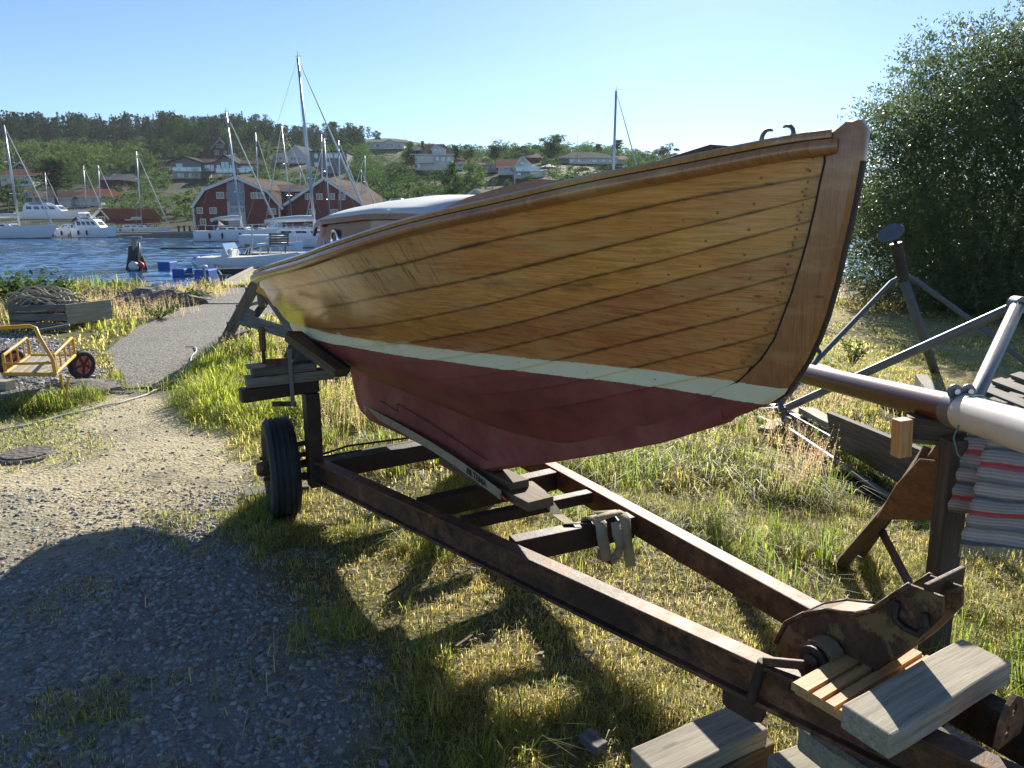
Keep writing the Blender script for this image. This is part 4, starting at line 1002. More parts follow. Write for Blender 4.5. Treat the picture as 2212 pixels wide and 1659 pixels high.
for a, c in r_[1]:
    mid = (V2[a]+V2[c])/2
    mb.f.append((a, c, c+k, a+k))
obj('hitch_plate', mb, M_['rust'], tr)

# ---------------------------------------------------------------- things that carry and tie the boat
# keel planks (two timbers along the keel)
kp = [(1043, 1019), (1122, 1054), (1160, 1052), (1076, 1014)]
beam('timber', W3(-.78, -.005, .452), W3(.04, .0, .484), .13, .042, M_['brown_wood'], None, label='wide weathered plank lying lower on the crossbeams under the keel', cat='timber')
beam('timber', W3(-.76, -.005, .4905+.0), W3(-.12, .0, .518), .095, .036, M_['brown_wood'], None, label='narrower plank on top, right under the keel of the boat', cat='timber')
# lashing strap printed BILTEMA
st_root = thing('lashing_strap', 'cream lashing strap drawn over the rudder heel down to the keel planks, printed in black', 'strap', trail(-.8, .1, -.1))
pa = TB(786, 882, .03); pb = TB(980, 993, .10); pc = TB(1082, 1070, .09)
sd_ = (Vector((0, 0, 1))+A3*.35-N3*.2).normalized()
n_ = 16; pts = []
for i in range(n_+1):
    w = i/n_; q_ = pa*(1-w)+pc*w; mid = pb-(pa*(1-.62)+pc*.62); pts.append(q_+mid*math.sin(math.pi*w)*.9)
obj('webbing', strip(pts, .055, sd_), M_['strap'], st_root)
mb = MB().tube([pc, pc+A3*.05+Vector((0, 0, -.01)), W3(-.50, -.02, .44), W3(-.42, -.02, .445)], .006, 6); obj('hook', mb, M_['orange'], st_root, smooth=True)
# printed letters
cu = bpy.data.curves.new('print', 'FONT'); cu.body = 'BILTEMA'; cu.size = .050; cu.extrude = .0004; cu.align_x = 'CENTER'; cu.align_y = 'CENTER'; cu.shear = .3; cu.offset = .0006; cu.space_character = .9
to = bpy.data.objects.new('t', cu); COL.objects.link(to); bpy.context.view_layer.update()
dg = bpy.context.evaluated_depsgraph_get(); tm = bpy.data.meshes.new_from_object(to.evaluated_get(dg)); bpy.data.objects.remove(to)
w0, w1 = pts[12], pts[14]; xx = (w1-w0).normalized(); zz = xx.cross(sd_).normalized(); zz = zz if zz.dot(CP-w0) > 0 else -zz; yy = zz.cross(xx)
mm = Matrix((xx, yy, zz)).transposed().to_4x4(); mm.translation = (w0+w1)/2+zz*.004
lo = bpy.data.objects.new('lettering', tm); COL.objects.link(lo); tm.materials.clear(); tm.materials.append(M_['ink']); WM[lo] = mm; lo.parent = st_root; lo.matrix_basis = WM[st_root].inverted() @ mm
# strap tail tied round the front crossbeam
tl = thing('tied_strap', 'cream webbing tail knotted over the front crossbeam of the trailer', 'strap', TP(1300, 1125, -.3))
def TPz(u, v, dz): return TP(u, v, dz)
a0 = TP(1160, 1060, .10); 
obj('webbing', strip([TP(1140, 1040, .05), TP(1168, 1062, .045), TP(1185, 1085, .03), TP(1205, 1112, .0), TP(1232, 1132, .004), TP(1262, 1130, .006)], .045, (N3*.8+A3*.5)), M_['strap'], tl)
def drape(u, v, hl, hr, w=.05):
    c = TP(u, v, .012); f = A3
    return [c-f*.05+Vector((0, 0, -hl)), c-f*.052+Vector((0, 0, -hl*.5)), c-f*.045+Vector((0, 0, -.002)), c-f*.02+Vector((0, 0, .010)), c+f*.02+Vector((0, 0, .010)), c+f*.046+Vector((0, 0, -.004)), c+f*.054+Vector((0, 0, -hr*.35)), c+f*.058+Vector((.01, 0, -hr*.7)), c+f*.065+Vector((.015, 0, -hr))]
nd = Vector((.88, .47, 0))
obj('webbing', strip(drape(1283, 1124, .05, .15), .05, nd, .006), M_['strap'], tl, smooth=True)
obj('webbing', strip(drape(1335, 1113, .05, .20), .048, nd, .006), M_['strap'], tl, smooth=True)
c = TP(1312, 1118, .02)
tw = [c+A3*.05+Vector((0, 0, 0)), c+A3*.062+Vector((.0, 0, -.05)), c+A3*.065+Vector((.012, 0, -.09)), c+A3*.065+Vector((0, 0, -.14)), c+A3*.06+Vector((-.03, 0, -.175)), c+A3*.06+Vector((-.06, 0, -.15)), c+A3*.06+Vector((-.055, 0, -.11))]
obj('webbing', strip(tw, .042, [nd, nd, (nd+Vector((0, 0, .6))), (nd*.5+A3*.6), (nd*.2+A3), nd, nd], .006), M_['strap'], tl, smooth=True)
kn = [c+Vector((-.05, -.02, .0)), c+Vector((-.02, -.03, .018)), c+Vector((.02, -.01, .022)), c+Vector((.05, .02, .016)), c+Vector((.03, .04, .004)), c+Vector((-.04, .03, .004))]
obj('webbing', strip(kn, .045, [A3, A3, (A3+N3*.4), A3, (A3-N3*.4), A3], .006), M_['strap'], tl, smooth=True)
# block stack and hull pad on the near bolster
S_ = -1.39
def onb(s, b, z): return W3(s, b, z)
top_z = trail(-1.39, .5, .405).z+.038
beam('timber_block', onb(-1.40, .83, top_z+.028), onb(-1.36, .50-.10, top_z+.034), .095, .052, M_['grey_wood'], None, label='long grey block lying directly on the trailer bolster beside the tyre', cat='block')
beam('timber_block', onb(-1.40, .80, top_z+.080), onb(-1.37, .50-.02, top_z+.083), .09, .045, M_['grey_wood'], None, label='shorter grey block stacked on the bolster block under the clamp', cat='block')
beam('wedge', onb(-1.36, .83, top_z+.112), onb(-1.35, .74, top_z+.116), .08, .014, M_['pale_wood'], None, label='thin pale wooden shim on the left end of the block stack', cat='shim')
bz = top_z+.103
p_lo = D(643, 850, 3.80); p_lo.z = bz; p_hi = D(657, 735, 3.86)
beam('prop_board', p_lo, p_hi, .13, .045, M_['grey_wood'], None, up=(.25, -1, 0), label='upright grey board propping the hull pads on the block stack', cat='board')
pd0 = W3(-1.55, .60, 1.10+.02); pd1 = W3(-1.26, .36, .90)
pd0 = D(634, 714, 3.92); pd1 = D(741, 792, 3.62)
beam('pad_board', pd0+Vector((0, 0, -.02)), pd1+Vector((0, 0, -.02)), .09, .04, M_['dark_wood'], None, up=(0.5, -.3, .8), label='upper dark slanted board pressed against the stern planking', cat='board')
pe0 = D(630, 728, 3.84); pe1 = D(738, 806, 3.54)
beam('pad_board', pe0, pe1, .085, .042, M_['brown_wood'], None, up=(0.5, -.3, .8), label='lower brown slanted board resting on top of the grey prop', cat='board')
# screw clamp
cl = thing('screw_clamp', 'rusty screw clamp with wooden grip holding the block stack to the bolster', 'clamp', onb(-1.33, .66, top_z))
q = onb(-1.325, .62, 0)
obj('clamp_bar', MB().box((q.x, q.y, top_z+.04), (.022, .008, .30), Matrix.Rotation(math.atan2(N3.y, N3.x), 3, 'Z')), M_['galv'], cl, bevel=.002)
a_ = onb(-1.335, .62, top_z+.125); b__ = onb(-1.345, .75, top_z+.130); obj('clamp_jaw', MB().beam(a_, b__, .016, .03), M_['rust'], cl, bevel=.002)
a_ = onb(-1.335, .60, top_z-.105); b__ = onb(-1.345, .72, top_z-.092); obj('clamp_jaw', MB().beam(a_, b__, .016, .026), M_['rust'], cl, bevel=.002)
x_ = onb(-1.345, .745, 0); obj('clamp_screw', MB().tube([(x_.x, x_.y, top_z+.12), (x_.x, x_.y, top_z+.19)], .009, 8), M_['dark_rust'], cl, smooth=True)
obj('clamp_grip', MB().lathe([(.0, 0), (.014, .002), (.017, .03), (.016, .09), (.018, .115), (.012, .125), (0, .126)], (x_.x, x_.y, top_z+.185), (0, 0, 1), 14), M_['brown_wood'], cl, smooth=True)
# chock under the tyre
g0 = G(528, 1072, .03); g1 = G(665, 1052, .03)
beam('wheel_chock', g0, g1, .12, .05, M_['grey_wood'], None, label='grey board with white paint spots wedged under the near tyre', cat='board', bevel=.004)
# ---------------------------------------------------------------- timbers at the tongue
def gb(name, u0, v0, u1, v1, z, w, h, mat, label, cat, **k):
    """timber whose centre line ends (seen at its top face) are at height z"""
    p = G(u0, v0, z); q = G(u1, v1, z); p.z -= h/2; q.z -= h/2
    k.setdefault('warp', .0025 if h > .03 else 0); return beam(name, p, q, w, h, M_[mat], None, label=label, cat=cat, **k)
# stack under the jack plate: zt = top of stack
gb('timber_block', 1395, 1648, 1622, 1545, .17, .135, .060, 'pale_wood', 'pale timber on top of the stack below the jack plate', 'timber', bevel=.005)
gb('timber_block', 1470, 1656, 1632, 1573, .109, .15, .052, 'brown_wood', 'darker brown timber lying second in the stack below the jack plate', 'timber', bevel=.005)
gb('timber_block', 1500, 1660, 1636, 1600, .056, .16, .052, 'brown_wood', 'lowest timber of the stack below the jack plate, on the grass', 'timber', bevel=.005)
gb('timber_offcut', 1262, 1578, 1302, 1608, .05, .05, .035, 'grey_wood', 'small grey timber offcut lying alone in the grass', 'offcut', bevel=.004)
# grooved new boards across the tongue
def grooved(name, p, q, w, h, mat, parent, up, grooves, label, cat):
    prof = [(-w/2, -h), (w/2, -h), (w/2, -.004), (w/2-.004, 0)]
    for g in grooves: prof += [(g+.006, 0), (g+.005, -.010), (g-.005, -.010), (g-.006, 0)]
    prof += [(-w/2+.004, 0), (-w/2, -.004)]
    return bar(name, p, q, prof, M_[mat], parent, up=up, label=label, cat=cat)
TZ = .56
def TPh(u, v, dz): return TP(u, v, dz)
p = TP(1778, 1512, .034); q = TP(1968, 1398, .034)
grooved('grooved_board', p, q, .17, .022, 'fresh_wood', None, (0, 0, 1), [.035, .0, -.035], 'fresh yellow grooved board lying across the tongue on top of its twin', 'board')
p = TP(1785, 1520, .010); q = TP(1972, 1405, .010)
grooved('grooved_board', p, q, .165, .022, 'fresh_wood', None, (0, 0, 1), [.035, .0, -.035], 'lower fresh grooved board directly on the trailer tongue', 'board')
p = TP(1868, 1580, .030); q = TP(2128, 1426, .052); beam('thick_plank', p, q, .12, .062, M_['pale_wood'], None, warp=.002, label='thick pale grey plank lying across the tongue over the fresh boards', cat='plank', bevel=.005)
# stack below the tongue
gb('grooved_offcut', 1815, 1618, 1925, 1560, .345, .17, .022, 'grey_wood', 'grey weathered tongued board on top of the stack under the tongue', 'board', bevel=.003)
gb('timber_block', 1765, 1600, 1880, 1550, .318, .13, .075, 'pale_wood', 'pale round edged timber under the grey tongued board', 'timber', bevel=.012)
gb('timber_block', 1850, 1645, 2050, 1580, .24, .16, .075, 'brown_wood', 'brown timber carrying the trailer tongue', 'timber', bevel=.006)
gb('timber_block', 1700, 1668, 1850, 1600, .16, .14, .07, 'pale_wood', 'pale knotty timber at the bottom edge left of the tongue stack', 'timber', bevel=.006)
gb('timber_block', 1880, 1700, 2120, 1610, .155, .2, .07, 'grey_wood', 'broad grey timber at the bottom of the tongue stack', 'timber', bevel=.006)
gb('timber_block', 1820, 1740, 2050, 1640, .08, .28, .07, 'brown_wood', 'lowest brown timber of the tongue stack, lying on the grass', 'timber', bevel=.006)
# small sticks in the grass
for k, (u0, v0, u1, v1, lab) in enumerate([(835, 1282, 865, 1262, 'short dark stick lying left of the lit patch'), (868, 1278, 885, 1260, 'dark bark strip beside the dark stick'), (878, 1270, 905, 1256, 'brown bark strip at the edge of the lit patch'), (1213, 1296, 1268, 1312, 'white split stick lying beside the near rail'), (985, 1395, 1020, 1370, 'thin twig on the bare soil')]):
    gb('stick', u0, v0, u1, v1, .03, .012, .008, 'pale_wood' if k == 3 else 'brown_wood', lab, 'stick', bevel=.001)

# ---------------------------------------------------------------- varnished spar with white tube
sp0 = D(2074, 888, 2.30); sp1 = D(1735, 806, 3.50); dirn = (sp1-sp0).normalized()
spar = thing('varnished_spar', 'dark red varnished spar reaching out behind the bow of the boat', 'spar', (sp0.x, sp0.y, sp0.z-.05))
obj('spar_wood', MB().tube([sp0-dirn*.02, sp0+dirn*.6, sp1, sp0+dirn*2.6], [.052, .050, .049, .042], 20), M_['spar'], spar, smooth=True, auto=40)
wt = thing('white_tube', 'white plastic tube clamped to the end of the dark red spar', 'tube', (sp0.x, sp0.y-.3, sp0.z-.1))
te = D(2290, 955, 1.78); obj('tube', MB().tube([sp0+dirn*.00, sp0*.5+te*.5, te], [.056, .058, .060], 24), M_['white_tube'], wt, smooth=True, auto=40)
obj('clamp_band', MB().lathe([(.053, -.028), (.0625, -.028), (.0625, .028), (.053, .028)], sp0, dirn, 28), M_['galv'], wt, smooth=True, auto=40)
ear = sp0+Vector((-.005, 0, .066))
for k in (-1, 1):
    c = ear+dirn.cross(Vector((0, 0, 1))).normalized()*.022*k
    e_ = obj('clamp_ear', MB().lathe([(.0, -.003), (.024, -.003), (.024, .003), (.0, .003)], c, dirn, 16), M_['galv'], wt, smooth=True, auto=30)
    obj('bolt', MB().lathe([(.0, .016), (.010, .016), (.010, .003), (.0055, .003), (.0055, -.014)], c, -dirn, 6), M_['steel'], e_)
r0 = sp0-dirn*.10
def loopy(c, ax, r, n=26, turns=1.2, drop=.0, ph=0.0):
    u_ = ax.orthogonal().normalized(); w_ = ax.cross(u_)
    return [c+(u_*math.cos(2*math.pi*turns*k/n+ph)+w_*math.sin(2*math.pi*turns*k/n+ph))*r+ax*(.03*k/n)+Vector((0, 0, -drop*k/n)) for k in range(n+1)]
tw = thing('twine', 'thin green grey twine wound round the white tube and hanging in a loop', 'twine', (r0.x, r0.y, r0.z-.2))
obj('twine_coil', MB().tube(loopy(r0, dirn, .062, 30, 2.1), .0028, 6), M_['green_rope'], tw, smooth=True)
hang = [r0+Vector((-.055, 0, .0)), r0+Vector((-.075, .0, -.07)), r0+Vector((-.055, 0, -.125)), r0+Vector((-.01, .0, -.165)), r0+Vector((.03, 0, -.19)), r0+Vector((.045, -.01, -.20)), r0+Vector((.03, -.01, -.24))]
obj('twine_loop', MB().tube(hang, .0028, 6), M_['green_rope'], tw, smooth=True)
# ---------------------------------------------------------------- trestle under the spar
tz = sp0.z-.058
tre = thing('wooden_trestle', 'old wooden trestle with brown plywood gusset carrying the end of the spar', 'trestle', G(1990, 1300))
hb0 = D(1965, 962, 2.42); hb1 = D(2125, 958, 2.36)
beam('head_beam', Vector((hb0.x, 2.46, tz-.035)), Vector((hb1.x+.05, 2.34, tz-.030)), .085, .075, M_['dark_wood'], tre, bevel=.004)
beam('head_plank', Vector((hb0.x+.04, 2.49, tz-.085)), Vector((hb1.x-.0, 2.42, tz-.082)), .08, .03, M_['grey_wood'], tre, bevel=.003)
pt = D(2068, 945, 2.33); pb = D(2026, 1345, 2.42); pb.z = -.02
beam('post', pb, pt, .085, .06, M_['dark_wood'], tre, up=(.2, -1, 0), bevel=.004)
lt = D(2002, 985, 2.50); lb = G(1852, 1202, -.02)
beam('leg', lb, lt, .075, .05, M_['brown_wood'], tre, up=(.6, -1, .2), bevel=.004)
beam('leg', pt+Vector((.03, .07, -.02)), Vector((pt.x+.12, 3.3, -.02)), .07, .05, M_['brown_wood'], tre, up=(.6, -1, .2), bevel=.004)
bt = lb*.45+lt*.55; b2 = pb*.62+pt*.38
beam('brace', lb*.60+lt*.40+Vector((0, .03, 0)), pb*.78+pt*.22+Vector((0, .04, 0)), .07, .03, M_['brown_wood'], tre, up=(.2, -1, 0), bevel=.003)
pl = [D(u, v, Y) for u, v, Y in [(1984, 995, 2.44), (2055, 1003, 2.37), (2040, 1150, 2.37), (2010, 1218, 2.38), (1892, 1122, 2.70), (1940, 1035, 2.58)]]
nn = (pl[1]-pl[0]).cross(pl[4]-pl[0]).normalized(); nn = nn if nn.y < 0 else -nn
pl = [p-nn*((p-pl[0]).dot(nn)) for p in pl]
obj('gusset', MB().prism([p+nn*.0 for p in pl], nn*-.012), M_['plywood'], tre, bevel=.002)
q0 = D(1946, 985, 2.40); q1 = D(1950, 905, 2.40)
beam('standing_offcut', q0, q1, .05, .045, M_['fresh_wood'], None, up=(.2, -1, .0), label='short fresh wooden block standing upright against the trestle head', cat='block', bevel=.003)
# ---------------------------------------------------------------- rag rug over the tube
t = NT('striped_rag_rug'); v = t.coord(); x = t.sep(v); n = t.noise(t.mapping(v, (8, 8, 60)), 3, 4, .6); z = t.math('ADD', x[2], t.math('MULTIPLY', n, .012))
wv = t.ramp(t.math('FRACT', t.math('DIVIDE', t.math('ADD', z, 5.0), .155)), [(0, (.36, .35, .34)), (.12, (.30, .31, .33)), (.2, (.40, .06, .07)), (.27, (.42, .09, .09)), (.29, (.36, .35, .36)), (.5, (.22, .25, .30)), (.57, (.06, .07, .08)), (.63, (.32, .31, .31)), (.75, (.42, .40, .38)), (.84, (.30, .27, .24)), (.9, (.14, .15, .17)), (1.0, (.36, .35, .34))], 'LINEAR')
fine = t.node('ShaderNodeTexWave', {'Vector': v, 'Scale': 28.0, 'Distortion': 1.5, 'Detail': 2.0}, bands_direction='Z')
th_ = t.voro(t.mapping(v, (90, 90, 30)), 1.0)
M_['rug'] = t.set(color=t.mix(.3, wv, t.mix(1.0, wv, t.ramp(fine.outputs[0], [(0, .4), (1, 1.3)]), 'MULTIPLY')), rough=.95, normal=t.bump(t.math('ADD', fine.outputs[0], t.math('MULTIPLY', th_, .5)), .8, .004))
rug = thing('rag_rug', 'striped grey and red rag rug with white fringe hanging over the white tube', 'rug', (sp0.x, sp0.y-.35, .6))
ra = D(2084, 950, 2.16); rd = (te-sp0).normalized()
rows = []
for i in range(41):
    f = i/40; rz = sp0.z-.062-.335*f
    row = []
    for j in range(31):
        g = j/30; p = sp0+rd*.13+Vector((.93, -.34, 0))*(.50*g); wob = .010*math.sin(9*f+3*g)+.006*math.sin(17*g+4*f)
        pos = Vector((p.x+wob*.4-.035*f*(1-g), p.y+wob, rz-.010*math.sin(5*g+2*f)-.012*g))
        pos.x += .004*math.sin(40*f+10*g)
        row.append(pos+Vector((.03, 0, 0)))
    rows.append(row)
mb = MB().grid(rows); o = obj('rug_front', mb, M_['rug'], rug, smooth=True); so = o.modifiers.new('thick', 'SOLIDIFY'); so.thickness = .006
rows2 = [[p+Vector((.02, .13, 0)) for p in r] for i, r in enumerate(rows[:34])]
o = obj('rug_back', MB().grid(rows2), M_['rug'], rug, smooth=True); so = o.modifiers.new('thick', 'SOLIDIFY'); so.thickness = .006
rows3 = [[sp0+rd*(.14+.60*j/30)+Vector((0, 0, .064*math.cos(a)-.0))+rd.cross(Vector((0, 0, 1))).normalized()*(-.064*math.sin(a)) for j in range(31)] for a in [R(q) for q in range(-100, 101, 20)]]
mb = MB(); fr = rows[-1]
for j in range(0, 31):
    for k in range(4):
        g = (j+k/4)/31; i0 = min(int(g*30), 29); w = g*30-i0; p = fr[i0]*(1-w)+fr[i0+1]*w
        mb.tube([p, p+Vector((random.uniform(-.006, .006), random.uniform(-.004, .004), -.02)), p+Vector((random.uniform(-.012, .012), random.uniform(-.006, .006), -.03-.03*random.random()))], [.0022, .0022, .0012], 4)
obj('fringe', mb, M_['rope'], rug, kind='stuff')

# ---------------------------------------------------------------- steel boat cradle and support stand behind
cr = thing('steel_cradle', 'grey steel tube cradle lying open on the grass behind the bow', 'frame', G(1900, 1000))
apx = D(2200, 658, 4.3); ft = G(1690, 885, .12)
obj('tube_strut', MB().tube([D(2212, 655, 4.3), apx, ft, ft+Vector((-.35, .1, -.06))], .030, 12), M_['galv'], cr, smooth=True)
obj('tube_strut', MB().tube([apx+Vector((0, 0, 0)), D(2100, 872, 3.6)+Vector((.0, 0, 0)), D(2020, 1005, 3.3)], .038, 12), M_['galv'], cr, smooth=True)
mb = MB().beam(apx+Vector((-.02, -.04, .01)), D(2212, 700, 4.25), .02, .12); obj('cross_plate', MB().lathe([(.0, -.035), (.05, -.035), (.05, .035), (.0, .035)], apx, (0, 1, 0), 18), M_['galv'], cr, smooth=True, auto=40)
obj('bolt', MB().lathe([(.0, .05), (.014, .05), (.014, .035), (.0, .035)], apx, (0, -1, 0), 8), M_['dark_rust'], cr)
g0 = G(1640, 905, .06); g1 = G(1705, 930, .05); g2 = G(1905, 1064, .03)
obj('ground_tube', MB().tube([g0, g1, g1*.5+g2*.5, g2+(g2-g1)*.25], .024, 10), M_['galv'], cr, smooth=True)
up0 = D(1684, 868, g1.y+.05); obj('short_post', MB().tube([up0+Vector((-.02, 0, .05)), D(1692, 895, g1.y+.03), D(1698, 932, g1.y)], .022, 10), M_['blue_steel'], cr, smooth=True)
obj('collar', MB().lathe([(.020, -.012), (.028, -.012), (.028, .012), (.020, .012)], D(1689, 882, g1.y+.04), (0, .05, 1), 14), M_['blue_steel'], cr, smooth=True, auto=40)
f0 = G(1712, 892, .10); f1 = G(1960, 1030, .10)
fl = bar('angle_bar', f0, f1+(f1-f0)*.1, [(-.03, -.05), (-.025, -.05), (-.025, -.005), (.03, -.005), (.03, 0), (-.03, 0)], M_['galv'], cr)
fl2 = bar('angle_bar', G(1640, 860, .10), G(1712, 892, .10), [(-.03, -.05), (-.025, -.05), (-.025, -.005), (.03, -.005), (.03, 0), (-.03, 0)], M_['galv'], cr)
stn = thing('boat_stand', 'blue grey steel boat stand with round pad on top, three legs spread over the lawn', 'stand', G(1950, 805))
hd = D(1951, 602, 7.3)
tf = [G(1690, 886), G(2021, 808), G(2300, 850)]
base = [Vector((hd.x, 7.0, hd.z)), ]
Yh = 7.2; hd = D(1951, 602, Yh)
obj('leg', MB().tube([hd+Vector((-.02, 0, .02)), hd+Vector((-.14, -.05, -.03)), D(1770, 772, 6.4), G(1640, 925, .0)], .024, 10), M_['blue_steel'], stn, smooth=True)
obj('leg', MB().tube([hd, tf[1]], .045, 12), M_['blue_steel'], stn, smooth=True)
obj('leg', MB().tube([hd+Vector((0, 0, .02)), hd+Vector((.14, .02, -.02)), D(2130, 715, 6.9), D(2250, 812, 6.6), G(2330, 880)], .026, 10), M_['blue_steel'], stn, smooth=True)
obj('leg_tie', MB().tube([D(1755, 742, 6.5), D(1772, 762, 6.45)], .02, 8), M_['blue_steel'], stn, smooth=True)
j0 = D(1937, 535, Yh-.02); obj('jack_tube', MB().tube([hd+Vector((0.01, 0, -.02)), D(1935, 525, Yh)], .055, 12), M_['dark_rust'], stn, smooth=True, auto=50)
j1 = D(1926, 508, Yh); obj('screw', MB().tube([D(1935, 525, Yh), j1], .02, 8), M_['dark_rust'], stn, smooth=True)
obj('pad', MB().lathe([(.0, -.012), (.115, -.012), (.125, 0), (.115, .014), (.0, .014)], D(1924, 503, Yh), Vector((-.55, -.35, .72)), 28), M_['blue_steel'], stn, smooth=True, auto=40)
# weathered planks on the ground beside the cradle
def gp(u0, v0, u1, v1, z, w, h, mat, label, **k): gb('plank', u0, v0, u1, v1, z, w, h, mat, label, 'plank', **k)
gp(1740, 880, 1810, 915, .16, .12, .05, 'pale_wood', 'pale plank end sticking out left of the broad grey plank', bevel=.004)
p = D(1797, 905, 4.9); q = D(1962, 985, 4.15)
beam('broad_plank', Vector((p.x, p.y, .22)), Vector((q.x+.1, q.y-.1, .20)), .035, .26, M_['grey_wood'], None, up=(-.25, -.2, 1), label='broad grey plank standing on edge between cradle and trestle', cat='plank', bevel=.004)
gp(1725, 768, 1990, 880, .10, .13, .04, 'pale_wood', 'long pale plank lying behind the spar', bevel=.004)
gp(1650, 925, 1740, 880, .08, .10, .03, 'pale_wood', 'short pale plank under the foot of the bow', bevel=.004)
pv = [G(u, v, .30) for u, v in [(1958, 905), (2000, 872), (2085, 880), (2060, 925), (1985, 945)]]
tagp(obj('board', MB().prism(pv, (0, 0, .018)), M_['pale_wood']), 'flat sunlit bleached board lying behind the trestle head', 'board')
gp(1990, 808, 2030, 860, .28, .1, .1, 'grey_wood', 'stub end of a grey beam beside the pallet')
# pallets
pal = thing('pallet', 'old grey wooden pallet leaning on another right of the spar', 'pallet', G(2100, 850))
P_o = G(2030, 862, .16)
e1 = (G(2330, 985, .16)-P_o); e1.z = 0; e1.normalize(); e2 = Vector((e1.y, -e1.x, 0)); e2 = e2 if e2.y > 0 else -e2
upv = (Vector((0, 0, 1))+e2*.25).normalized()
def pallet(root, o, ex, ey, uz, n=6, L=1.25, W=.8, mat='grey_wood'):
    for k in range(n):
        c = o+ey*(W*k/(n-1)); beam('slat', c, c+ex*L, .09, .022, M_[mat], root, up=uz, bevel=.002)
    for k in (0, .5, 1):
        c = o+ex*(.05+(L-.10)*k)-uz*.055; beam('block_rail', c-ey*.04, c+ey*(W+.04), .09, .085, M_[mat], root, up=uz, bevel=.002)
    for k in (0, 1):
        c = o+ey*(W*k)-uz*.11; beam('bottom_slat', c, c+ex*L, .09, .02, M_[mat], root, up=uz, bevel=.002)
pallet(pal, P_o+Vector((0, 0, .02)), (e1+Vector((0, 0, -.03))).normalized(), (e2*.95+Vector((0, 0, .30))).normalized(), (Vector((0, 0, 1))-e2*.3).normalized())
pal2 = thing('pallet', 'second grey pallet lying lower behind the leaning one', 'pallet', G(2150, 820))
pallet(pal2, G(2060, 838, .12), (e1*.9+e2*.15).normalized(), e2, Vector((0, 0, 1)))
# plant with broad leaves among the planks
def leafplant(name, u, v, h, n, label, seed, mat='leaf_light', size=.035, cat='plant', spread=.18, z=0):
    r = random.Random(seed); c = G(u, v, z); root = thing(name, label, cat, c); st_ = MB(); lf = MB()
    for i in range(n):
        a = r.uniform(0, 6.28); l = r.uniform(.4, 1)*spread; tip = c+Vector((math.cos(a)*l, math.sin(a)*l, h*r.uniform(.45, 1)))
        mid = c*.5+tip*.5+Vector((0, 0, h*.12)); st_.tube([c, mid, tip], [.003, .0025, .0012], 4, cap=False)
        for k in range(7):
            f = r.uniform(.3, 1); b0 = c*(1-f)*(1-f)+mid*2*f*(1-f)+tip*f*f; d = Vector((r.uniform(-1, 1), r.uniform(-1, 1), r.uniform(-.2, .8))).normalized(); s_ = size*r.uniform(.6, 1.3)
            sd2 = d.cross(Vector((r.uniform(-1, 1), r.uniform(-1, 1), 1))).normalized()
            lf.add([b0, b0+d*s_*.6+sd2*s_*.35, b0+d*s_*1.3, b0+d*s_*.6-sd2*s_*.35], [(0, 1, 2, 3)])
    obj('stems', st_, M_['bark'], root); obj('leaves', lf, M_[mat], root)
leafplant('leafy_weed', 1840, 795, .34, 22, 'leafy green weed growing beside the long pale plank', 3)
# ---------------------------------------------------------------- willow
def willow():
    base = Vector((8.6, 12.9, 0)); r = np.random.default_rng(5)
    root = thing('willow_tree', 'big silvery green willow bush standing at the water on the right', 'tree', base)
    C0 = Vector((8.95, 13.5, 2.2))
    trunk = MB()
    tips = []
    for k in range(16):
        a = 2*math.pi*k/16+.3; el = .5+.8*random.random(); L = 2.6
        p = [base+Vector((math.cos(a)*.1, math.sin(a)*.1+.6, 0)), ]
        for e in range(1, 6):
            f = e/5; p.append(base+Vector((math.cos(a)*(.2+2.3*f*math.cos(el)), .6+math.sin(a)*(.2+2.0*f*math.cos(el)), L*f*math.sin(el)+.3*f)))
        trunk.tube(p, [.07*(1-.8*e/5) for e in range(6)], 6)
    obj('trunk', trunk, M_['bark'], root, smooth=True)
    n = 42000                                    # twigs
    d = r.normal(size=(n, 3)); d /= np.linalg.norm(d, axis=1)[:, None]
    rad = np.power(r.random(n), .30)
    lob = 1+.16*np.sin(d[:, 0]*5+1)*np.cos(d[:, 2]*6)+.12*np.sin(d[:, 1]*9+d[:, 0]*7)+.10*(vnoise(d[:, 0]*5+9, d[:, 2]*5+9, 3)-.5)*2
    R3 = np.array([2.95, 2.3, 2.95])
    P = np.array([C0.x, C0.y, C0.z])+d*rad[:, None]*lob[:, None]*R3
    # narrower towards the top left, fuller at the bottom right
    ztop = (P[:, 2]-1.6)/3.2
    P[:, 0] += .35*np.clip(ztop, 0, 1.2)
    P[:, 2] = np.where(P[:, 2] < .15, .15+.5*r.random(n), P[:, 2]); keep = P[:, 2] > .12; P = P[keep]; d = d[keep]; rad = rad[keep]; n = len(P)
    nz = fbm(P[:, 0]*1.8+P[:, 1], P[:, 2]*1.8, 77); keep = (nz > .33) | (rad < .85); P = P[keep]; d = d[keep]; n = len(P)
    m = 7
    g = d+r.normal(size=(n, 3))*.45+np.array([0, 0, .15]); g /= np.linalg.norm(g, axis=1)[:, None]; L = .18+.24*r.random(n)
    V = np.zeros((n, m, 4, 3))
    for k in range(m):
        f = (k+.5)/m; c = P+g*(L*f)[:, None]; c[:, 2] -= .10*f*f
        a = g*.5+r.normal(size=(n, 3))*.6; a /= np.linalg.norm(a, axis=1)[:, None]; b = np.cross(a, r.normal(size=(n, 3))); b /= np.linalg.norm(b, axis=1)[:, None]
        l = (.055+.035*r.random(n))[:, None]; w = (.010+.005*r.random(n))[:, None]
        V[:, k, 0] = c; V[:, k, 1] = c+a*l*.5+b*w; V[:, k, 2] = c+a*l; V[:, k, 3] = c+a*l*.5-b*w
    F = np.arange(n*m*4).reshape(-1, 4)
    arr_obj('crown', V.reshape(-1, 3), F, M_['willow'], parent=root, loc=tuple(base))
willow()
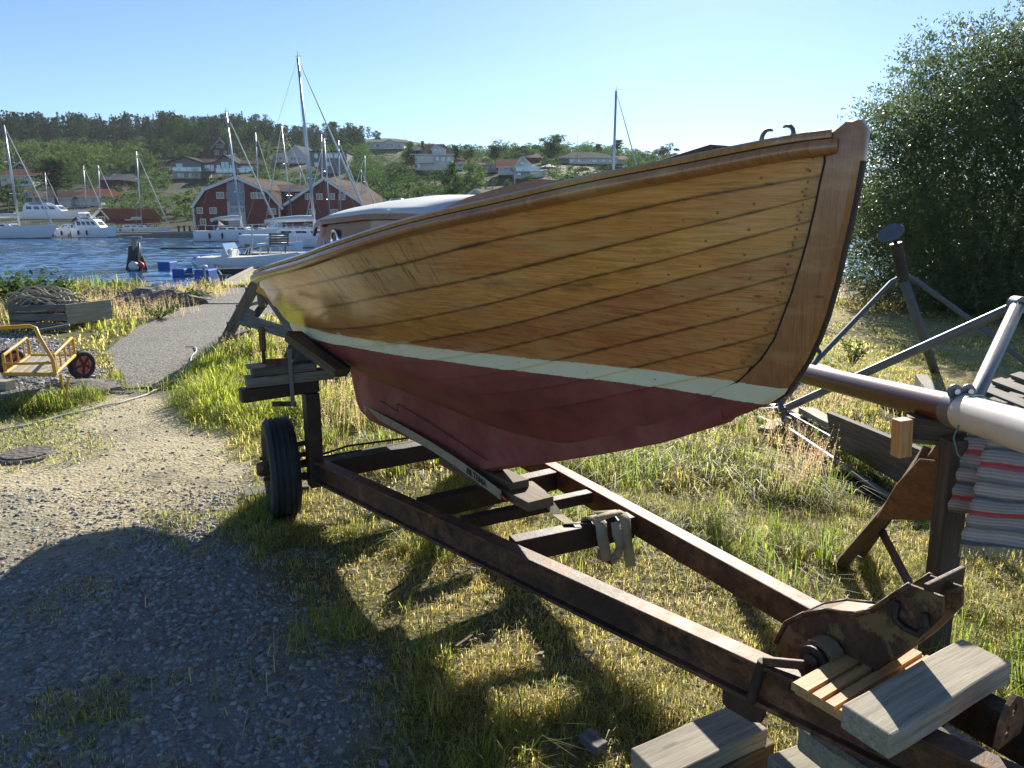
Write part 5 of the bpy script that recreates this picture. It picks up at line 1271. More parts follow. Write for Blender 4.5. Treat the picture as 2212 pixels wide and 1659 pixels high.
# ---------------------------------------------------------------- left foreground: cart, crate, trestle, cable, rocks
def tubes(name, lst, r, mat, parent=None, n=8, **k):
    mb = MB()
    for l in lst: mb.tube(l, r, n)
    return obj(name, mb, mat, parent, smooth=True, auto=60, **k)
bz_ = .30
nl = G(9, 808, bz_); nr = G(119, 808, bz_); fr_ = G(161, 768, bz_); fl_ = G(79, 766, bz_)
cart = thing('hand_cart', 'yellow tube framed hand cart with slatted wooden bed and two pneumatic wheels', 'cart', G(90, 820))
ex = (nr-nl).normalized(); ey = Vector((-ex.y, ex.x, 0)); Wd = (nr-nl).length; sd_c = fr_-nr; Ld = sd_c.length; ey = sd_c.normalized()
sk = ((fr_-nr)-ey*Ld)
o = nl
ns = 7
for k in range(ns):
    c = o+ex*(Wd*(k+.5)/ns); beam('slat', c+Vector((0, 0, -.01)), c+ey*Ld+Vector((0, 0, -.01)), Wd/ns*.84, .022, M_['pale_wood'], cart, bevel=.003)
tubes('bed_frame', [[o, o+ex*Wd, o+ex*Wd+ey*Ld, o+ey*Ld, o]], .016, M_['yellow_paint'], cart)
for b0, lab in ((o, 0), (o+ex*Wd, 1)):
    z1 = Vector((0, 0, .16)); tubes('side_rail', [[b0+ey*.05, b0+ey*.05+z1, b0+ey*(Ld*.96)+z1*1.15, b0+ey*(Ld*1.02)+z1, b0+ey*(Ld*1.02)]], .014, M_['yellow_paint'], cart)
    for f in (.3, .55, .8): tubes('baluster', [[b0+ey*(Ld*f), b0+ey*(Ld*f)+z1*1.05]], .008, M_['yellow_paint'], cart)
hl = o+Vector((0, 0, 0)); hr = o+ex*Wd
ht = D(74, 705, nr.y+.05)
tubes('handle', [[hr, hr+Vector((0, 0, .12)), D(84, 726, nr.y+.10), D(77, 709, nr.y+.10), D(64, 704, nr.y+.10), D(-60, 712, nr.y-.1)]], .017, M_['yellow_paint'], cart)
tubes('cross_tube', [[o+Vector((0, 0, .09)), hr+Vector((0, 0, .10))]], .012, M_['yellow_paint'], cart)
tubes('foot', [[hr+ex*.05, hr+ex*.05+Vector((0, 0, -.28)), hr+ex*.12+Vector((0, 0, -.02))]], .012, M_['yellow_paint'], cart)
def cwheel(c, ax):
    ty, ro = wheel(cart, c, ax, .150, .075, M_['rubber'], M_['pink_rim'])
    mb = MB()
    for q in range(5):
        an = q*2*math.pi/5; u_ = ax.orthogonal().normalized(); w_ = ax.cross(u_); d_ = u_*math.cos(an)+w_*math.sin(an); mb.beam(c+ax*.03, c+ax*.025+d_*.10, .022, .012, up=ax)
    obj('spokes', mb, M_['falu'], ro)
cwheel(G(181, 818)+Vector((0, 0, .148)), (ex*.95-Vector((-ex.y, ex.x, 0))*.3).normalized())
cwheel(G(30, 812)+Vector((0, 0, .148)), (ex*.95-Vector((-ex.y, ex.x, 0))*.3).normalized())
tubes('cart_axle', [[G(30, 812)+Vector((0, 0, .148)), G(181, 818)+Vector((0, 0, .148))]], .012, M_['yellow_paint'], cart)
gb('timber', -60, 818, 22, 822, .10, .12, .09, 'pale_wood', 'grey timber end beside the yellow cart at the left edge', 'timber')
# crate with ropes
cr0 = G(60, 712, 0); crt = thing('fish_crate', 'broken grey wooden crate heaped with old rope behind the cart', 'crate', G(100, 712))
c1_ = G(25, 712); c2_ = G(148, 716); ex2 = (c2_-c1_).normalized(); ey2 = Vector((-ex2.y, ex2.x, 0)); Lc = (c2_-c1_).length
for k in range(3):
    z = .07+.12*k
    beam('board', c1_+Vector((0, 0, z)), c2_+Vector((0, 0, z+.02*k)), .025, .105, M_['grey_wood'], crt)
    beam('board', c1_+ey2*.75+Vector((0, 0, z)), c2_+ey2*.75+Vector((0, 0, z)), .025, .105, M_['grey_wood'], crt)
beam('end_board', c2_+Vector((0, 0, .25)), c2_+ey2*.75+ex2*.15+Vector((0, 0, .25)), .03, .30, M_['pale_wood'], crt)
beam('end_board', c1_+Vector((0, 0, .2)), c1_+ey2*.75+Vector((0, 0, .2)), .03, .30, M_['grey_wood'], crt)
mb = MB(); rr = random.Random(4)
for k in range(22):
    cx = c1_+ex2*(Lc*rr.uniform(.12, .55))+ey2*rr.uniform(.1, .55)+Vector((0, 0, rr.uniform(.34, .62)*(1-.2*rr.random()))); pts = []
    for q in range(26):
        a = q*.42; R_ = .22+.06*math.sin(q*.9+k); pts.append(cx+Vector((math.cos(a)*R_*1.2, math.sin(a)*R_*.7, .05*math.sin(q*.7+k)-.10*(abs(math.cos(a))**3))))
    mb.tube(pts, .013, 5)
tagp(obj('rope_heap', mb, M_['rope'], None, smooth=True), 'heap of weathered pale rope lying on the broken crate', 'rope')
for k, (u0, v0, u1, v1, z0, z1, lab) in enumerate([(85, 657, 205, 678, .35, .18, 'long bleached board topmost behind the crate'), (88, 663, 215, 683, .28, .12, 'grey board under the bleached one behind the crate'), (70, 716, 150, 702, .30, .36, 'grey stick leaning along the front of the crate'), (150, 690, 215, 682, .05, .12, 'short grey board pointing right from the crate')]):
    beam('board', G(u0, v0, z0), G(u1, v1, z1), .12 if k < 2 else .07, .025, M_['pale_wood' if k == 0 else 'grey_wood'], None, label=lab, cat='board')
# manhole cover
mc = G(58, 980, .01); mh = thing('manhole_cover', 'round cast iron manhole cover with pale concrete collar in the grass', 'manhole cover', mc)
obj('collar', MB().lathe([(.0, .004), (.18, .004), (.19, -.005), (.195, -.05)], mc, (0, 0, 1), 40), pm, mh, smooth=True, auto=30)
t = NT('cast_iron_pattern'); v = t.coord(); vv = t.voro(v, 26, feature='F1'); n = t.noise(v, 12, 4)
obj('lid', MB().lathe([(.0, .014), (.155, .014), (.158, .005)], mc, (0, 0, 1), 40), t.set(color=t.mix(n, (.07, .06, .05), (.16, .13, .11)), rough=.75, normal=t.bump(vv, .9, .01)), mh, smooth=True, auto=30)
# pale cable across the track
def cable_pts(px): return [G(u, v, .012) for u, v in px]
cp_ = [(-60, 938), (0, 928), (60, 918), (120, 902), (160, 893), (215, 880), (260, 872), (310, 855), (350, 838), (380, 820), (402, 803), (410, 790), (415, 772), (424, 762), (420, 752), (398, 752)]
P_ = cable_pts(cp_); sm_ = []
for i in range(len(P_)-1):
    a = P_[max(i-1, 0)]; b_ = P_[i]; c = P_[i+1]; d_ = P_[min(i+2, len(P_)-1)]
    for q in range(6):
        f = q/6; sm_.append(.5*((2*b_)+(c-a)*f+(2*a-5*b_+4*c-d_)*f*f+(3*b_-a-3*c+d_)*f**3))
for p in sm_: p.z = Hs(p.x, p.y)+.012+.018*float(zones(np.array([p.x]), np.array([p.y]))['path'][0])
tagp(obj('cable', MB().tube(sm_, .0085, 6), M_['offwhite'], None, smooth=True), 'long pale cable snaking over the track from the grass to the path', 'cable')
# old slipway trestle (A frame) behind the stern
af = thing('slipway_trestle', 'grey wooden A frame trestle with cross treads standing behind the stern', 'trestle', G(540, 740))
F1 = G(478, 750, 0); Tp = D(560, 600, 9.0)
beam('leg', F1, Tp, .13, .06, M_['grey_wood'], af, up=(0.2, -1, 0.2), bevel=.004)
F2 = D(640, 722, 8.6); beam('leg', F2, D(553, 592, 9.0), .13, .08, M_['grey_wood'], af, up=(-.2, -1, .2), bevel=.004)
for k, f in enumerate((.10, .33, .58, .82)):
    c = F1*(1-f)+Tp*f; w_ = Vector((-.14, .05, .06)); beam('tread', c+w_*.3, c+w_*.3+Vector((.12, .55, .02)), .11, .045, M_['grey_wood'], af, bevel=.003)
beam('cross_brace', D(528, 690, 8.9), D(640, 725, 8.6), .14, .06, M_['grey_wood'], af, up=(0, -1, .3)); beam('cross_brace', D(535, 706, 9.1), D(576, 648, 9.3), .08, .05, M_['dark_wood'], af, up=(0, -1, .3))
beam('cross_brace', D(520, 700, 8.9), D(545, 672, 9.1), .09, .05, M_['grey_wood'], af, up=(0, -1, .3))
beam('foot_rail', G(470, 752, .05), G(640, 765, .05), .12, .09, M_['dark_wood'], af)
q0 = D(558, 588, 8.9); beam('top_board', D(556, 590, 8.88), D(566, 660, 8.75), .05, .14, M_['grey_wood'], af, up=(0, -1, .3))
obj('yellow_patch', MB().box(D(573, 624, 8.72), (.17, .03, .17), Matrix.Rotation(.5, 3, 'Y')), M_['yellow_paint'], af, bevel=.01)
gp(515, 738, 625, 737, .10, .10, .02, 'pale_wood', 'thin bleached board lying flat behind the hull pads')
gp(455, 818, 590, 820, .12, .08, .02, 'grey_wood', 'low grey board on the grass left of the clamp')
gp(525, 805, 560, 788, .08, .07, .02, 'pale_wood', 'short bleached slat leaning in the weeds behind the clamp')
# rocks
def rock(u, v, sx, sy, sz, label, seed, z=0, Y=None):
    r = np.random.default_rng(seed); c = G(u, v, z); rows = []; nU, nV = 20, 9
    for j in range(nV+1):
        th = math.pi/2*j/nV; row = []
        for i in range(nU+1):
            ph = 2*math.pi*(i % nU)/nU; x, y, zz = math.cos(ph)*math.cos(th), math.sin(ph)*math.cos(th), math.sin(th)
            k = .72+.55*float(vnoise(np.array([x*2.2+seed]), np.array([y*2.2+zz*2.7]), seed)[0])+.18*float(vnoise(np.array([x*6+seed]), np.array([y*6+zz*5]), seed+1)[0])
            row.append((c.x+sx*x*k, c.y+sy*y*k, c.z-.04+sz*zz*k))
        rows.append(row)
    return tagp(obj('rock', MB().grid(rows), M_['rock'], None), label, 'rock')
rock(335, 660, .75, .6, .38, 'large angular grey rock on the shore left of the path', 1); rock(365, 652, .5, .5, .2, 'lower rock right of the large angular one', 2); rock(395, 655, .45, .3, .12, 'flat rock at the edge of the path', 3)
rock(268, 634, .5, .4, .28, 'dark rock at the waterline below the white glitter', 4); rock(215, 644, .6, .4, .2, 'brown rock half hidden in the shore weeds', 5); rock(430, 648, .35, .3, .2, 'rounded rock where the path meets the water', 6)
rock(195, 838, .42, .28, .10, 'low pale lump of rock beside the cart wheel', 7); rock(70, 866, .5, .3, .14, 'low jagged rock in the shingle in front of the cart', 8); rock(130, 858, .3, .22, .09, 'small rock right of the jagged one', 9); rock(270, 845, .2, .12, .05, 'tiny rock at the near end of the path', 10)
# leafy shrubs at the left edge
for k, (u, v, h, w, lab) in enumerate([(20, 668, .75, .8, 'leafy green shrub at the left edge on the shore'), (75, 668, .70, .7, 'second leafy shrub right of the edge shrub'), (112, 664, .55, .5, 'smallest shrub of the shore row')]):
    leafplant('shrub', u, v, h, 70, lab, 20+k, 'leaf_light', .075, 'shrub', w)
leafplant('shrub', 405, 655, .35, 40, 'low green plant between the rocks and the path', 31, 'leaf_light', .06, 'shrub', .55); leafplant('shrub', 345, 690, .25, 30, 'low plant at the path edge below the rocks', 32, 'leaf_light', .05, 'shrub', .5)
leafplant('shrub', 700, 840, .22, 60, 'dark green nettles behind the hull pads', 33, 'leaf', .045, 'shrub', .35)
# ---------------------------------------------------------------- slip ramp, floats, dolphin and near jetty
pz = -.42
rmp = thing('boarding_ramp', 'pale boarded ramp leading from the path down to the jetty', 'ramp', G(520, 612))
ra0 = G(482, 617, .03); ra1 = G(612, 617, .03); rb1 = D(600, 588, 24.0); rb0 = D(548, 588, 24.0); rb0.z = rb1.z = .02
nb = 16
for k in range(nb):
    f = (k+.5)/nb; a = ra0*(1-f)+rb0*f; c = ra1*(1-f)+rb1*f; dw = ((rb0-ra0).length)/nb*.9
    beam('deck_board', a, c, dw, .03, M_['pale_wood'], rmp, bevel=.003)
beam('kerb_board', ra0+Vector((-.03, 0, .05)), rb0+Vector((-.03, 0, .05)), .06, .07, M_['pale_wood'], rmp)
def wz(u, v): return G(u, v, WATER)
def fbox(u0, v0, u1, v1, dep, lab, name='float', parent=None, mat='blue_float', h=None):
    a = wz(u0, v1); c = wz(u1, v1); top = D((u0+u1)/2, v0, a.y).z; hh = (top-WATER) if h is None else h
    mb = MB().box(((a.x+c.x)/2, a.y+dep/2, WATER+hh/2-.05), (abs(c.x-a.x), dep, hh+.1))
    return obj(name, mb, M_[mat], parent, bevel=.04, label=lab, cat='float') if lab else obj(name, mb, M_[mat], parent, bevel=.04)
fbox(341, 566, 367, 584, .9, 'blue float box farthest out beside the mooring pile')
fbox(372, 581, 398, 598, .9, 'blue float box behind the outboard motor')
fbox(421, 583, 452, 613, .9, 'largest blue float box carrying the dark pontoon beam')
fbox(440, 613, 455, 625, .4, 'small blue float at the tip of the path')
pon = thing('pontoon_beam', 'dark pontoon beams lying on the blue floats under the motorboat', 'pontoon', wz(500, 600))
a = wz(455, 600); c = wz(640, 592); beam('beam', a+Vector((0, 0, .25)), c+Vector((0, 0, .25)), .5, .22, M_['dark_wood'], pon)
beam('rail', wz(400, 603)+Vector((0, 0, .2)), wz(500, 606)+Vector((0, 0, .2)), .06, .06, M_['galv'], pon); beam('rail', wz(460, 588)+Vector((0, 0, .55)), wz(480, 606)+Vector((0, 0, .2)), .06, .06, M_['galv'], pon)
beam('post', wz(444, 622)+Vector((0, 0, 0)), wz(444, 622)+Vector((0, 0, .75)), .07, .07, M_['galv'], pon); obj('post_cap', MB().lathe([(.0, .1), (.12, .08), (.14, 0), (.0, 0)], wz(444, 622)+Vector((0, 0, .72)), (0, 0, 1), 12), M_['buoy'], pon, smooth=True)
beam('boom', wz(350, 566)+Vector((0, 0, .75)), wz(560, 556)+Vector((0, 0, .6)), .10, .10, M_['dark_wood'], None, label='long dark mooring boom running from the blue float to the jetty', cat='boom')
# dolphin
dc = wz(294, 583); dol = thing('mooring_dolphin', 'dark tarred mooring dolphin of leaning piles with flat cap', 'piles', dc)
YD = dc.y
for (u0, u1, v1, r_, sh) in ((273, 284, 545, .14, 0), (283, 287, 534, .21, .1), (290, 290, 531, .24, .1), (298, 293, 534, .21, .2), (322, 304, 555, .13, 0), (306, 298, 535, .13, .1)):
    a = D(u0, 590, YD+sh); a.z = WATER-.5; b_ = D(u1, v1, YD+sh+.0); obj('pile', MB().tube([a, b_], r_, 10), M_['dark_wood'], dol, smooth=True, auto=50)
obj('pile', MB().tube([D(290, 540, YD), D(290, 514, YD)], .13, 10), M_['pale_wood'], dol, smooth=True, auto=50)
obj('cap', MB().lathe([(.0, 0), (.34, 0), (.34, .06), (.0, .07)], D(290, 514, YD), (0, 0, 1), 18), M_['galv'], dol, smooth=True, auto=40)
obj('ladder_post', MB().tube([D(301, 584, YD-.3), D(300, 525, YD-.3)], .05, 8), M_['galv'], dol, smooth=True)
b0 = D(289, 575, YD-.6); rr_ = .23
obj_b = obj('buoy', MB().lathe([(.0, -rr_)]+[(rr_*math.cos(R(q)), rr_*math.sin(R(q))) for q in range(-75, 76, 15)]+[(.0, rr_)], b0, (0, 0, 1), 20), M_['buoy'], None, smooth=True, label='round white fender buoy floating against the dark piles', cat='buoy')
obj('buoy', MB().lathe([(.0, -.15), (.12, -.1), (.15, 0), (.12, .12), (.0, .17)], D(305, 574, YD-.5), (0, 0, 1), 14), M_['orange'], None, smooth=True, label='small orange red buoy hanging right of the white one', cat='buoy')
mb = MB().tube([D(302, 565, YD-.5), D(306, 585, YD-.5)], .06, 6); tagp(obj('line', mb, M_['orange'], None, smooth=True), 'orange red line hanging down the piles beside the buoy', 'rope')
# ---------------------------------------------------------------- boats
def hullmesh(L, Bm, fb, draft=.35, bowr=.5, stern=.75, sheer=.25, n=18, rake=.10):
    """x forward, origin at waterline amidships; returns rows for outer skin"""
    rows = []
    for i in range(n+1):
        f = i/n; x = -L/2+L*f
        w = Bm/2*(stern+(1-stern)*math.sin(min(f/.45, 1)*math.pi/2)) if f < .45 else Bm/2*max(0.015, (1-((f-.45)/.55)**2.3))
        top = fb*(1+sheer*max(0, (f-.35)/.65)**1.7)
        row = []
        xr = L*rake*max(0, (f-.6)/.4)
        for (wy, wz_, xo) in ((1.0, 1.0, 1.0), (.99, .72, .8), (.94, .35, .45), (.86, .06, .2), (.80, 0.0, .18), (.55, -.6, 0), (0, -1, -.1)):
            z = top*wz_ if wz_ >= 0 else draft*wz_; row.append((x+xr*xo, -w*wy, z))
        rows.append(row+[(a, -b_, c) for a, b_, c in row[::-1]])
    return rows
class LB:
    """boat local frame helper"""
    def __init__(s, c, ang): s.M = Matrix.Translation(c) @ Matrix.Rotation(ang, 4, 'Z')
    def __call__(s, x, y, z): return s.M @ Vector((x, y, z))
def addhull(root, F, L, Bm, fb, mat='white_paint', stripe=None, **k):
    rows = hullmesh(L, Bm, fb, **k); mb = MB().grid([[F(*p) for p in r] for r in rows]); n_ = len(rows[0]); mb.f.append(tuple(range(n_)))
    h = obj('hull', mb, M_[mat], root, smooth=True, auto=50)
    dk = MB().grid([[F(r[0][0], r[0][1]*.985*(1-2*q/4), r[0][2]-.02+.03*(1-(2*q/4-1)**2)) for q in range(5)] for r in rows]); obj('deck', dk, M_['offwhite'], root, smooth=True)
    bt = MB()
    for sgn in (1, -1): bt.grid([[F(r[3][0], sgn*(abs(r[3][1])+.012), r[3][2]+.05), F(r[4][0], sgn*(abs(r[4][1])+.02), -.03)] for r in rows])
    obj('boot_stripe', bt, M_[stripe or 'navy'], h)
    return rows
def coach(root, F, x0, x1, w, z0, h, mat='white_paint', front=.5, back=.1, wins=3, name='coach_roof', taper=.8):
    """trunk cabin with window panes on each side"""
    def sec(z, k): return [(x0+back*k, -w/2*(1-.1*k)), (x1-front*k, -w/2*taper*(1-.1*k)), (x1-front*k, w/2*taper*(1-.1*k)), (x0+back*k, w/2*(1-.1*k))]
    a = sec(0, 0); b_ = sec(1, 1); v = [F(x, y, z0) for x, y in a]+[F(x, y, z0+h) for x, y in b_]
    o = obj(name, MB().add(v, [(0, 3, 2, 1), (4, 5, 6, 7), (0, 1, 5, 4), (1, 2, 6, 5), (2, 3, 7, 6), (3, 0, 4, 7)]), M_[mat], root, bevel=.05)
    for sgn in (0, 1):
        A0, A1, B1, B0 = (v[0], v[1], v[5], v[4]) if sgn == 0 else (v[3], v[2], v[6], v[7])
        nrm = (A1-A0).cross(B0-A0).normalized(); nrm = nrm if (nrm.dot(A0-F((x0+x1)/2, 0, z0)) > 0) else -nrm
        for k in range(wins):
            f0 = (k+.15)/wins; f1 = (k+.85)/wins; f0 = .06+f0*.86; f1 = .06+f1*.86
            q = [A0.lerp(A1, f0).lerp(B0.lerp(B1, f0), .38), A0.lerp(A1, f1).lerp(B0.lerp(B1, f1), .38), A0.lerp(A1, f1).lerp(B0.lerp(B1, f1), .80), A0.lerp(A1, f0).lerp(B0.lerp(B1, f0), .80)]
            obj('window', MB().prism([p+nrm*.004 for p in q], nrm*.012), M_['glass'], o)
    q = [v[1].lerp(v[5], .35).lerp(v[2].lerp(v[6], .35), .1), v[1].lerp(v[5], .35).lerp(v[2].lerp(v[6], .35), .9), v[1].lerp(v[5], .85).lerp(v[2].lerp(v[6], .85), .9), v[1].lerp(v[5], .85).lerp(v[2].lerp(v[6], .85), .1)]
    d_ = (F(1, 0, 0)-F(0, 0, 0)); obj('windscreen', MB().prism([p+d_*.006 for p in q], d_*.02), M_['glass'], o)
    return o
def railing(root, F, rows, h=.55, i0=2, i1=None, name='guard_rail'):
    mb = MB(); i1 = i1 or len(rows)-1
    for sgn in (1, -1):
        pts = [F(r[0][0], sgn*abs(r[0][1])*.95, r[0][2]+h) for r in rows[i0:i1]]; mb.tube(pts, .012, 4, cap=False)
        for r in rows[i0:i1:2]: mb.tube([F(r[0][0], sgn*abs(r[0][1])*.95, r[0][2]), F(r[0][0], sgn*abs(r[0][1])*.95, r[0][2]+h)], .012, 4, cap=False)
    obj(name, mb, M_['steel'], root)
def fenders(root, F, rows, idx, side, mat='navy'):
    for i in idx:
        r = rows[i]; c = F(r[2][0], side*(abs(r[1][1])+.10), r[1][2]*.75)
        obj('fender', MB().lathe([(.0, -.32), (.09, -.26), (.10, 0), (.09, .26), (.0, .32)], c, (0, 0, 1), 8), M_[mat], root, smooth=True)
def sailboat(label, um, vt, vw, bow, L=9.5, Bm=3.0, ang=0.0, lean=0.0, ut=None, sail=True, boomc='canvas', jib=True, stay_u=None, fb=1.0, cab=True, hood=None, Y=None, spread=2, mr=.10, fend=(), group='sailing boats moored in the harbour', stripe=None, xf=.08):
    """um: column of the mast at deck; vw: row of the waterline; vt: row of the mast head; bow: +1 bow to the right"""
    w = wz(um, vw) if Y is None else D(um, vw, Y); w.z = WATER
    a = ang+(0 if bow > 0 else math.pi); xm = xf*L          # mast position forward of amidships
    d_ = Vector((math.cos(a), math.sin(a), 0)); c = w-d_*xm; F = LB(c, a)
    root = thing('sailboat', label, 'sailboat', c, 0, group)
    rows = addhull(root, F, L, Bm, fb, stripe=stripe)
    if cab: coach(root, F, -L*.22, L*.22, Bm*.62, fb*.98, .42)
    if hood: 
        hb_ = [F(-L*.22+.9*(q/6), 0, 0) for q in range(7)]
        g_ = [[F(-L*.30+1.1*q/5, (-.5+e/6)*Bm*.62, fb+.35+(.75*math.sin(math.pi*min(1, .25+q/5*.75)*.9))*math.sin(math.pi*(.12+.76*e/6))) for e in range(7)] for q in range(6)]
        obj('spray_hood', MB().grid(g_), M_[hood], root, smooth=True)
    railing(root, F, rows, .55, 1, len(rows)-1)
    top = D(um if ut is None else ut, vt, w.y); base = F(xm, 0, fb+.3)
    mt = obj('mast', MB().tube([base, base.lerp(top, .5), top], [mr, mr, mr*.75], 8), M_['alu'], root, smooth=True)
    obj('masthead_gear', MB().tube([top, top+Vector((0, 0, .5))], .02, 5).tube([top+Vector((-.2, 0, .12)), top+Vector((.3, 0, .15))], .02, 5), M_['dark_rust'], mt)
    H_ = (top-base).length; sh_ = MB(); sp_ = MB()
    lat = F(0, 1, 0)-F(0, 0, 0)
    for k in range(spread):
        f = (k+1)/(spread+1)*.95; p = base.lerp(top, f)
        sp_.tube([p-lat*.9+d_*.0, p, p+lat*.9], .03, 5); sp_.tube([p-d_*.0, p+Vector((.55, 0, -.03)), ], .025, 5)
    for s_ in (1, -1):
        pts = [top]+[base.lerp(top, (k+1)/(spread+1)*.95)+lat*.9*s_ for k in range(spread)][::-1]+[F(xm-.3, s_*Bm*.46, fb)]
        sh_.tube(pts, .012, 4, cap=False)
    bowp = F(L*.55, 0, fb*1.2); sternp = F(-L*.5, 0, fb); st_ = D(stay_u[0], stay_u[1], w.y) if stay_u else bowp
    sh_.tube([top, sternp], .012, 4, cap=False)
    obj('spreader', sp_, M_['alu'], mt); obj('shroud', sh_, M_['wire'], root)
    if jib: obj('furled_jib', MB().tube([top.lerp(bowp, .03), top.lerp(bowp, .5), top.lerp(bowp, .97)], [.03, .075, .09], 7), M_['canvas'], root, smooth=True)
    if sail:
        b0 = base+Vector((0, 0, .9)); b1 = F(xm-.40*L, 0, fb+1.05)
        obj('boom', MB().tube([b0, b1], .07, 7), M_['alu'], root, smooth=True); obj('sail_cover', MB().tube([b0+Vector((0, 0, .18)), b0.lerp(b1, .3)+Vector((0, 0, .22)), b0.lerp(b1, .7)+Vector((0, 0, .18)), b1+Vector((0, 0, .10))], [.22, .24, .18, .09], 8), M_[boomc], root, smooth=True)
    if fend: fenders(root, F, rows, fend, -1 if bow > 0 else 1)
    return root
SB_ = sailboat
SB_('white sloop at the left edge with tall leaning mast and pale spray hood', 46, 270, 515, 1, 13, 3.8, 0, ut=8, fb=1.35, hood='canvas', spread=2, mr=.13, stripe='navy', fend=(8,), xf=.24)
SB_('sloop behind the leftmost yachts with short thin mast at its bow', 108, 373, 500, 1, 7.5, 2.4, .1, ut=97, fb=.8, mr=.08)
SB_('sloop with the left of two close masts behind the covered yacht', 192, 358, 501, 1, 8.5, 2.7, -.1, ut=180, fb=.9, mr=.08)
SB_('sloop with the right and tallest of two close masts behind the covered yacht', 222, 357, 499, 1, 9, 2.8, .15, ut=212, fb=.9, mr=.09)
SB_('sloop with blue striped hull lying alone left of the big red warehouse', 309, 327, 507, 1, 8.6, 2.8, 0, ut=294, fb=1.0, mr=.10, stripe='navy', fend=(9, 5), boomc='canvas')
SB_('white motorsailer with dark pilothouse windows in front of the red warehouse', 525, 243, 521, 1, 8.3, 3.0, 0, ut=488, fb=1.1, mr=.12, hood='navy', boomc='canvas', fend=(4, 7, 11), stripe='rust')
SB_('sloop behind the motorsailer with thin darker mast', 563, 286, 505, 1, 8, 2.6, .1, ut=552, fb=.9, mr=.07)
SB_('sloop with raked mast between warehouse gable and tallest mast', 634, 273, 508, -1, 9, 2.9, -.1, ut=608, fb=.9, mr=.10)
SB_('largest sloop with the tallest mast and white covered boom near the jetty', 683, 125, 534, 1, 10.5, 3.2, 0.05, ut=643, fb=1.05, mr=.13, boomc='canvas', spread=2)
SB_('sloop with left mast of the close pair right of the tallest mast', 700, 290, 507, 1, 8.5, 2.8, .12, ut=694, fb=.9, mr=.09)
SB_('sloop with right mast of the close pair right of the tallest mast', 716, 300, 509, -1, 8.5, 2.8, -.12, ut=700, fb=.9, mr=.10)
SB_('sloop before the second gable with mast carrying a radar', 738, 303, 509, 1, 9, 2.8, 0, ut=731, fb=.9, mr=.10)
SB_('sloop with short thin mast before the second gable', 652, 358, 505, 1, 6.5, 2.3, 0, ut=648, fb=.8, mr=.05, sail=False)
SB_('small sloop with short mast, left of the last pair before the cabin roof', 784, 367, 506, 1, 7, 2.4, 0, ut=780, fb=.8, mr=.06)
SB_('sloop with the last mast before the cabin roof', 790, 336, 505, -1, 7.5, 2.5, 0, ut=788, fb=.85, mr=.07)
SB_('sloop whose mast rises alone behind the foredeck of the wooden boat', 1320, 197, 520, 1, 10, 3.0, 0, ut=1331, fb=1, mr=.15)
# motor yachts
def motor(label, u0, u1, v_w, bow, Bm=2.8, fb=.95, cabs=((-.3, .28, .8),), fly=None, hood=None, ang=0, fend=(), group='motor boats moored in the harbour', stripe=None, rails=True, tar=False):
    a0 = wz(u0, v_w); a1 = wz(u1, v_w); L = (a1-a0).length; c = (a0+a1)/2; F = LB(c, ang+(0 if bow > 0 else math.pi)); root = thing('motorboat', label, 'motorboat', c, 0, group)
    rows = addhull(root, F, L*.95, Bm, fb, stripe=stripe, rake=.06, stern=.9)
    z = fb
    for (x0, x1, h) in cabs: coach(root, F, x0*L, x1*L, Bm*.78, z*.97, h, front=.9 if x1-x0 > .3 else .6, back=.05, wins=4, name='cabin', taper=.72); z += h
    if fly: coach(root, F, fly[0]*L, fly[1]*L, Bm*.6, z-.05, .35, front=.4, back=-.3, wins=1, name='flybridge')
    if hood: 
        x0, x1 = hood[0]*L, hood[1]*L; g_ = [[F(x0+(x1-x0)*q/5, (-.5+e/6)*Bm*.8, fb*.95+hood[2]*(math.sin(math.pi*(.2+.55*q/5)))*math.sin(math.pi*(.15+.7*e/6))**.5) for e in range(7)] for q in range(6)]
        obj('canopy', MB().grid(g_), M_[hood[3]], root, smooth=True)
    if rails: railing(root, F, rows, .45, 6, len(rows)-1)
    if fend: fenders(root, F, rows, fend, -1 if bow > 0 else 1)
    if tar: obj('targa_arch', MB().tube([F(-.2*L, -Bm*.4, z), F(-.25*L, -Bm*.4, z+.8), F(-.25*L, Bm*.4, z+.8), F(-.2*L, Bm*.4, z)], .07, 6), M_['white_paint'], root, smooth=True)
    return root, F, L
motor('white motor cruiser with black canopy between the edge sloop and the flybridge yacht', 117, 196, 512, -1, 2.9, .95, ((-.22, .30, .75),), hood=(-.42, -.12, 1.15, 'navy'), fend=(6, 11))
motor('broad flybridge yacht with glinting windscreen left of the mooring piles', 166, 252, 513, 1, 3.2, 1.15, ((-.38, .25, 1.1),), fly=(-.30, .05), hood=(-.48, -.30, 1.6, 'navy'), fend=(4, 8), tar=True)
motor('small white boat with turquoise cover right of the flybridge yacht', 252, 292, 507, 1, 2.4, .8, ((-.2, .2, .5),))
motor('white cabin cruiser stern on behind the motorsailer', 590, 660, 507, 1, 3.0, 1.1, ((-.3, .25, 1.0),), fly=(-.25, .05), tar=True)
motor('white cabin boat lying behind the tallest mast', 560, 620, 512, -1, 2.8, 1.0, ((-.3, .25, .8),))
motor('pale speedboat with dark cockpit cover under the jetty bench', 563, 655, 545, 1, 2.3, .65, ((-.15, .12, .4),), hood=(-.3, .1, .7, 'offwhite'), group='motor boats moored in the harbour')
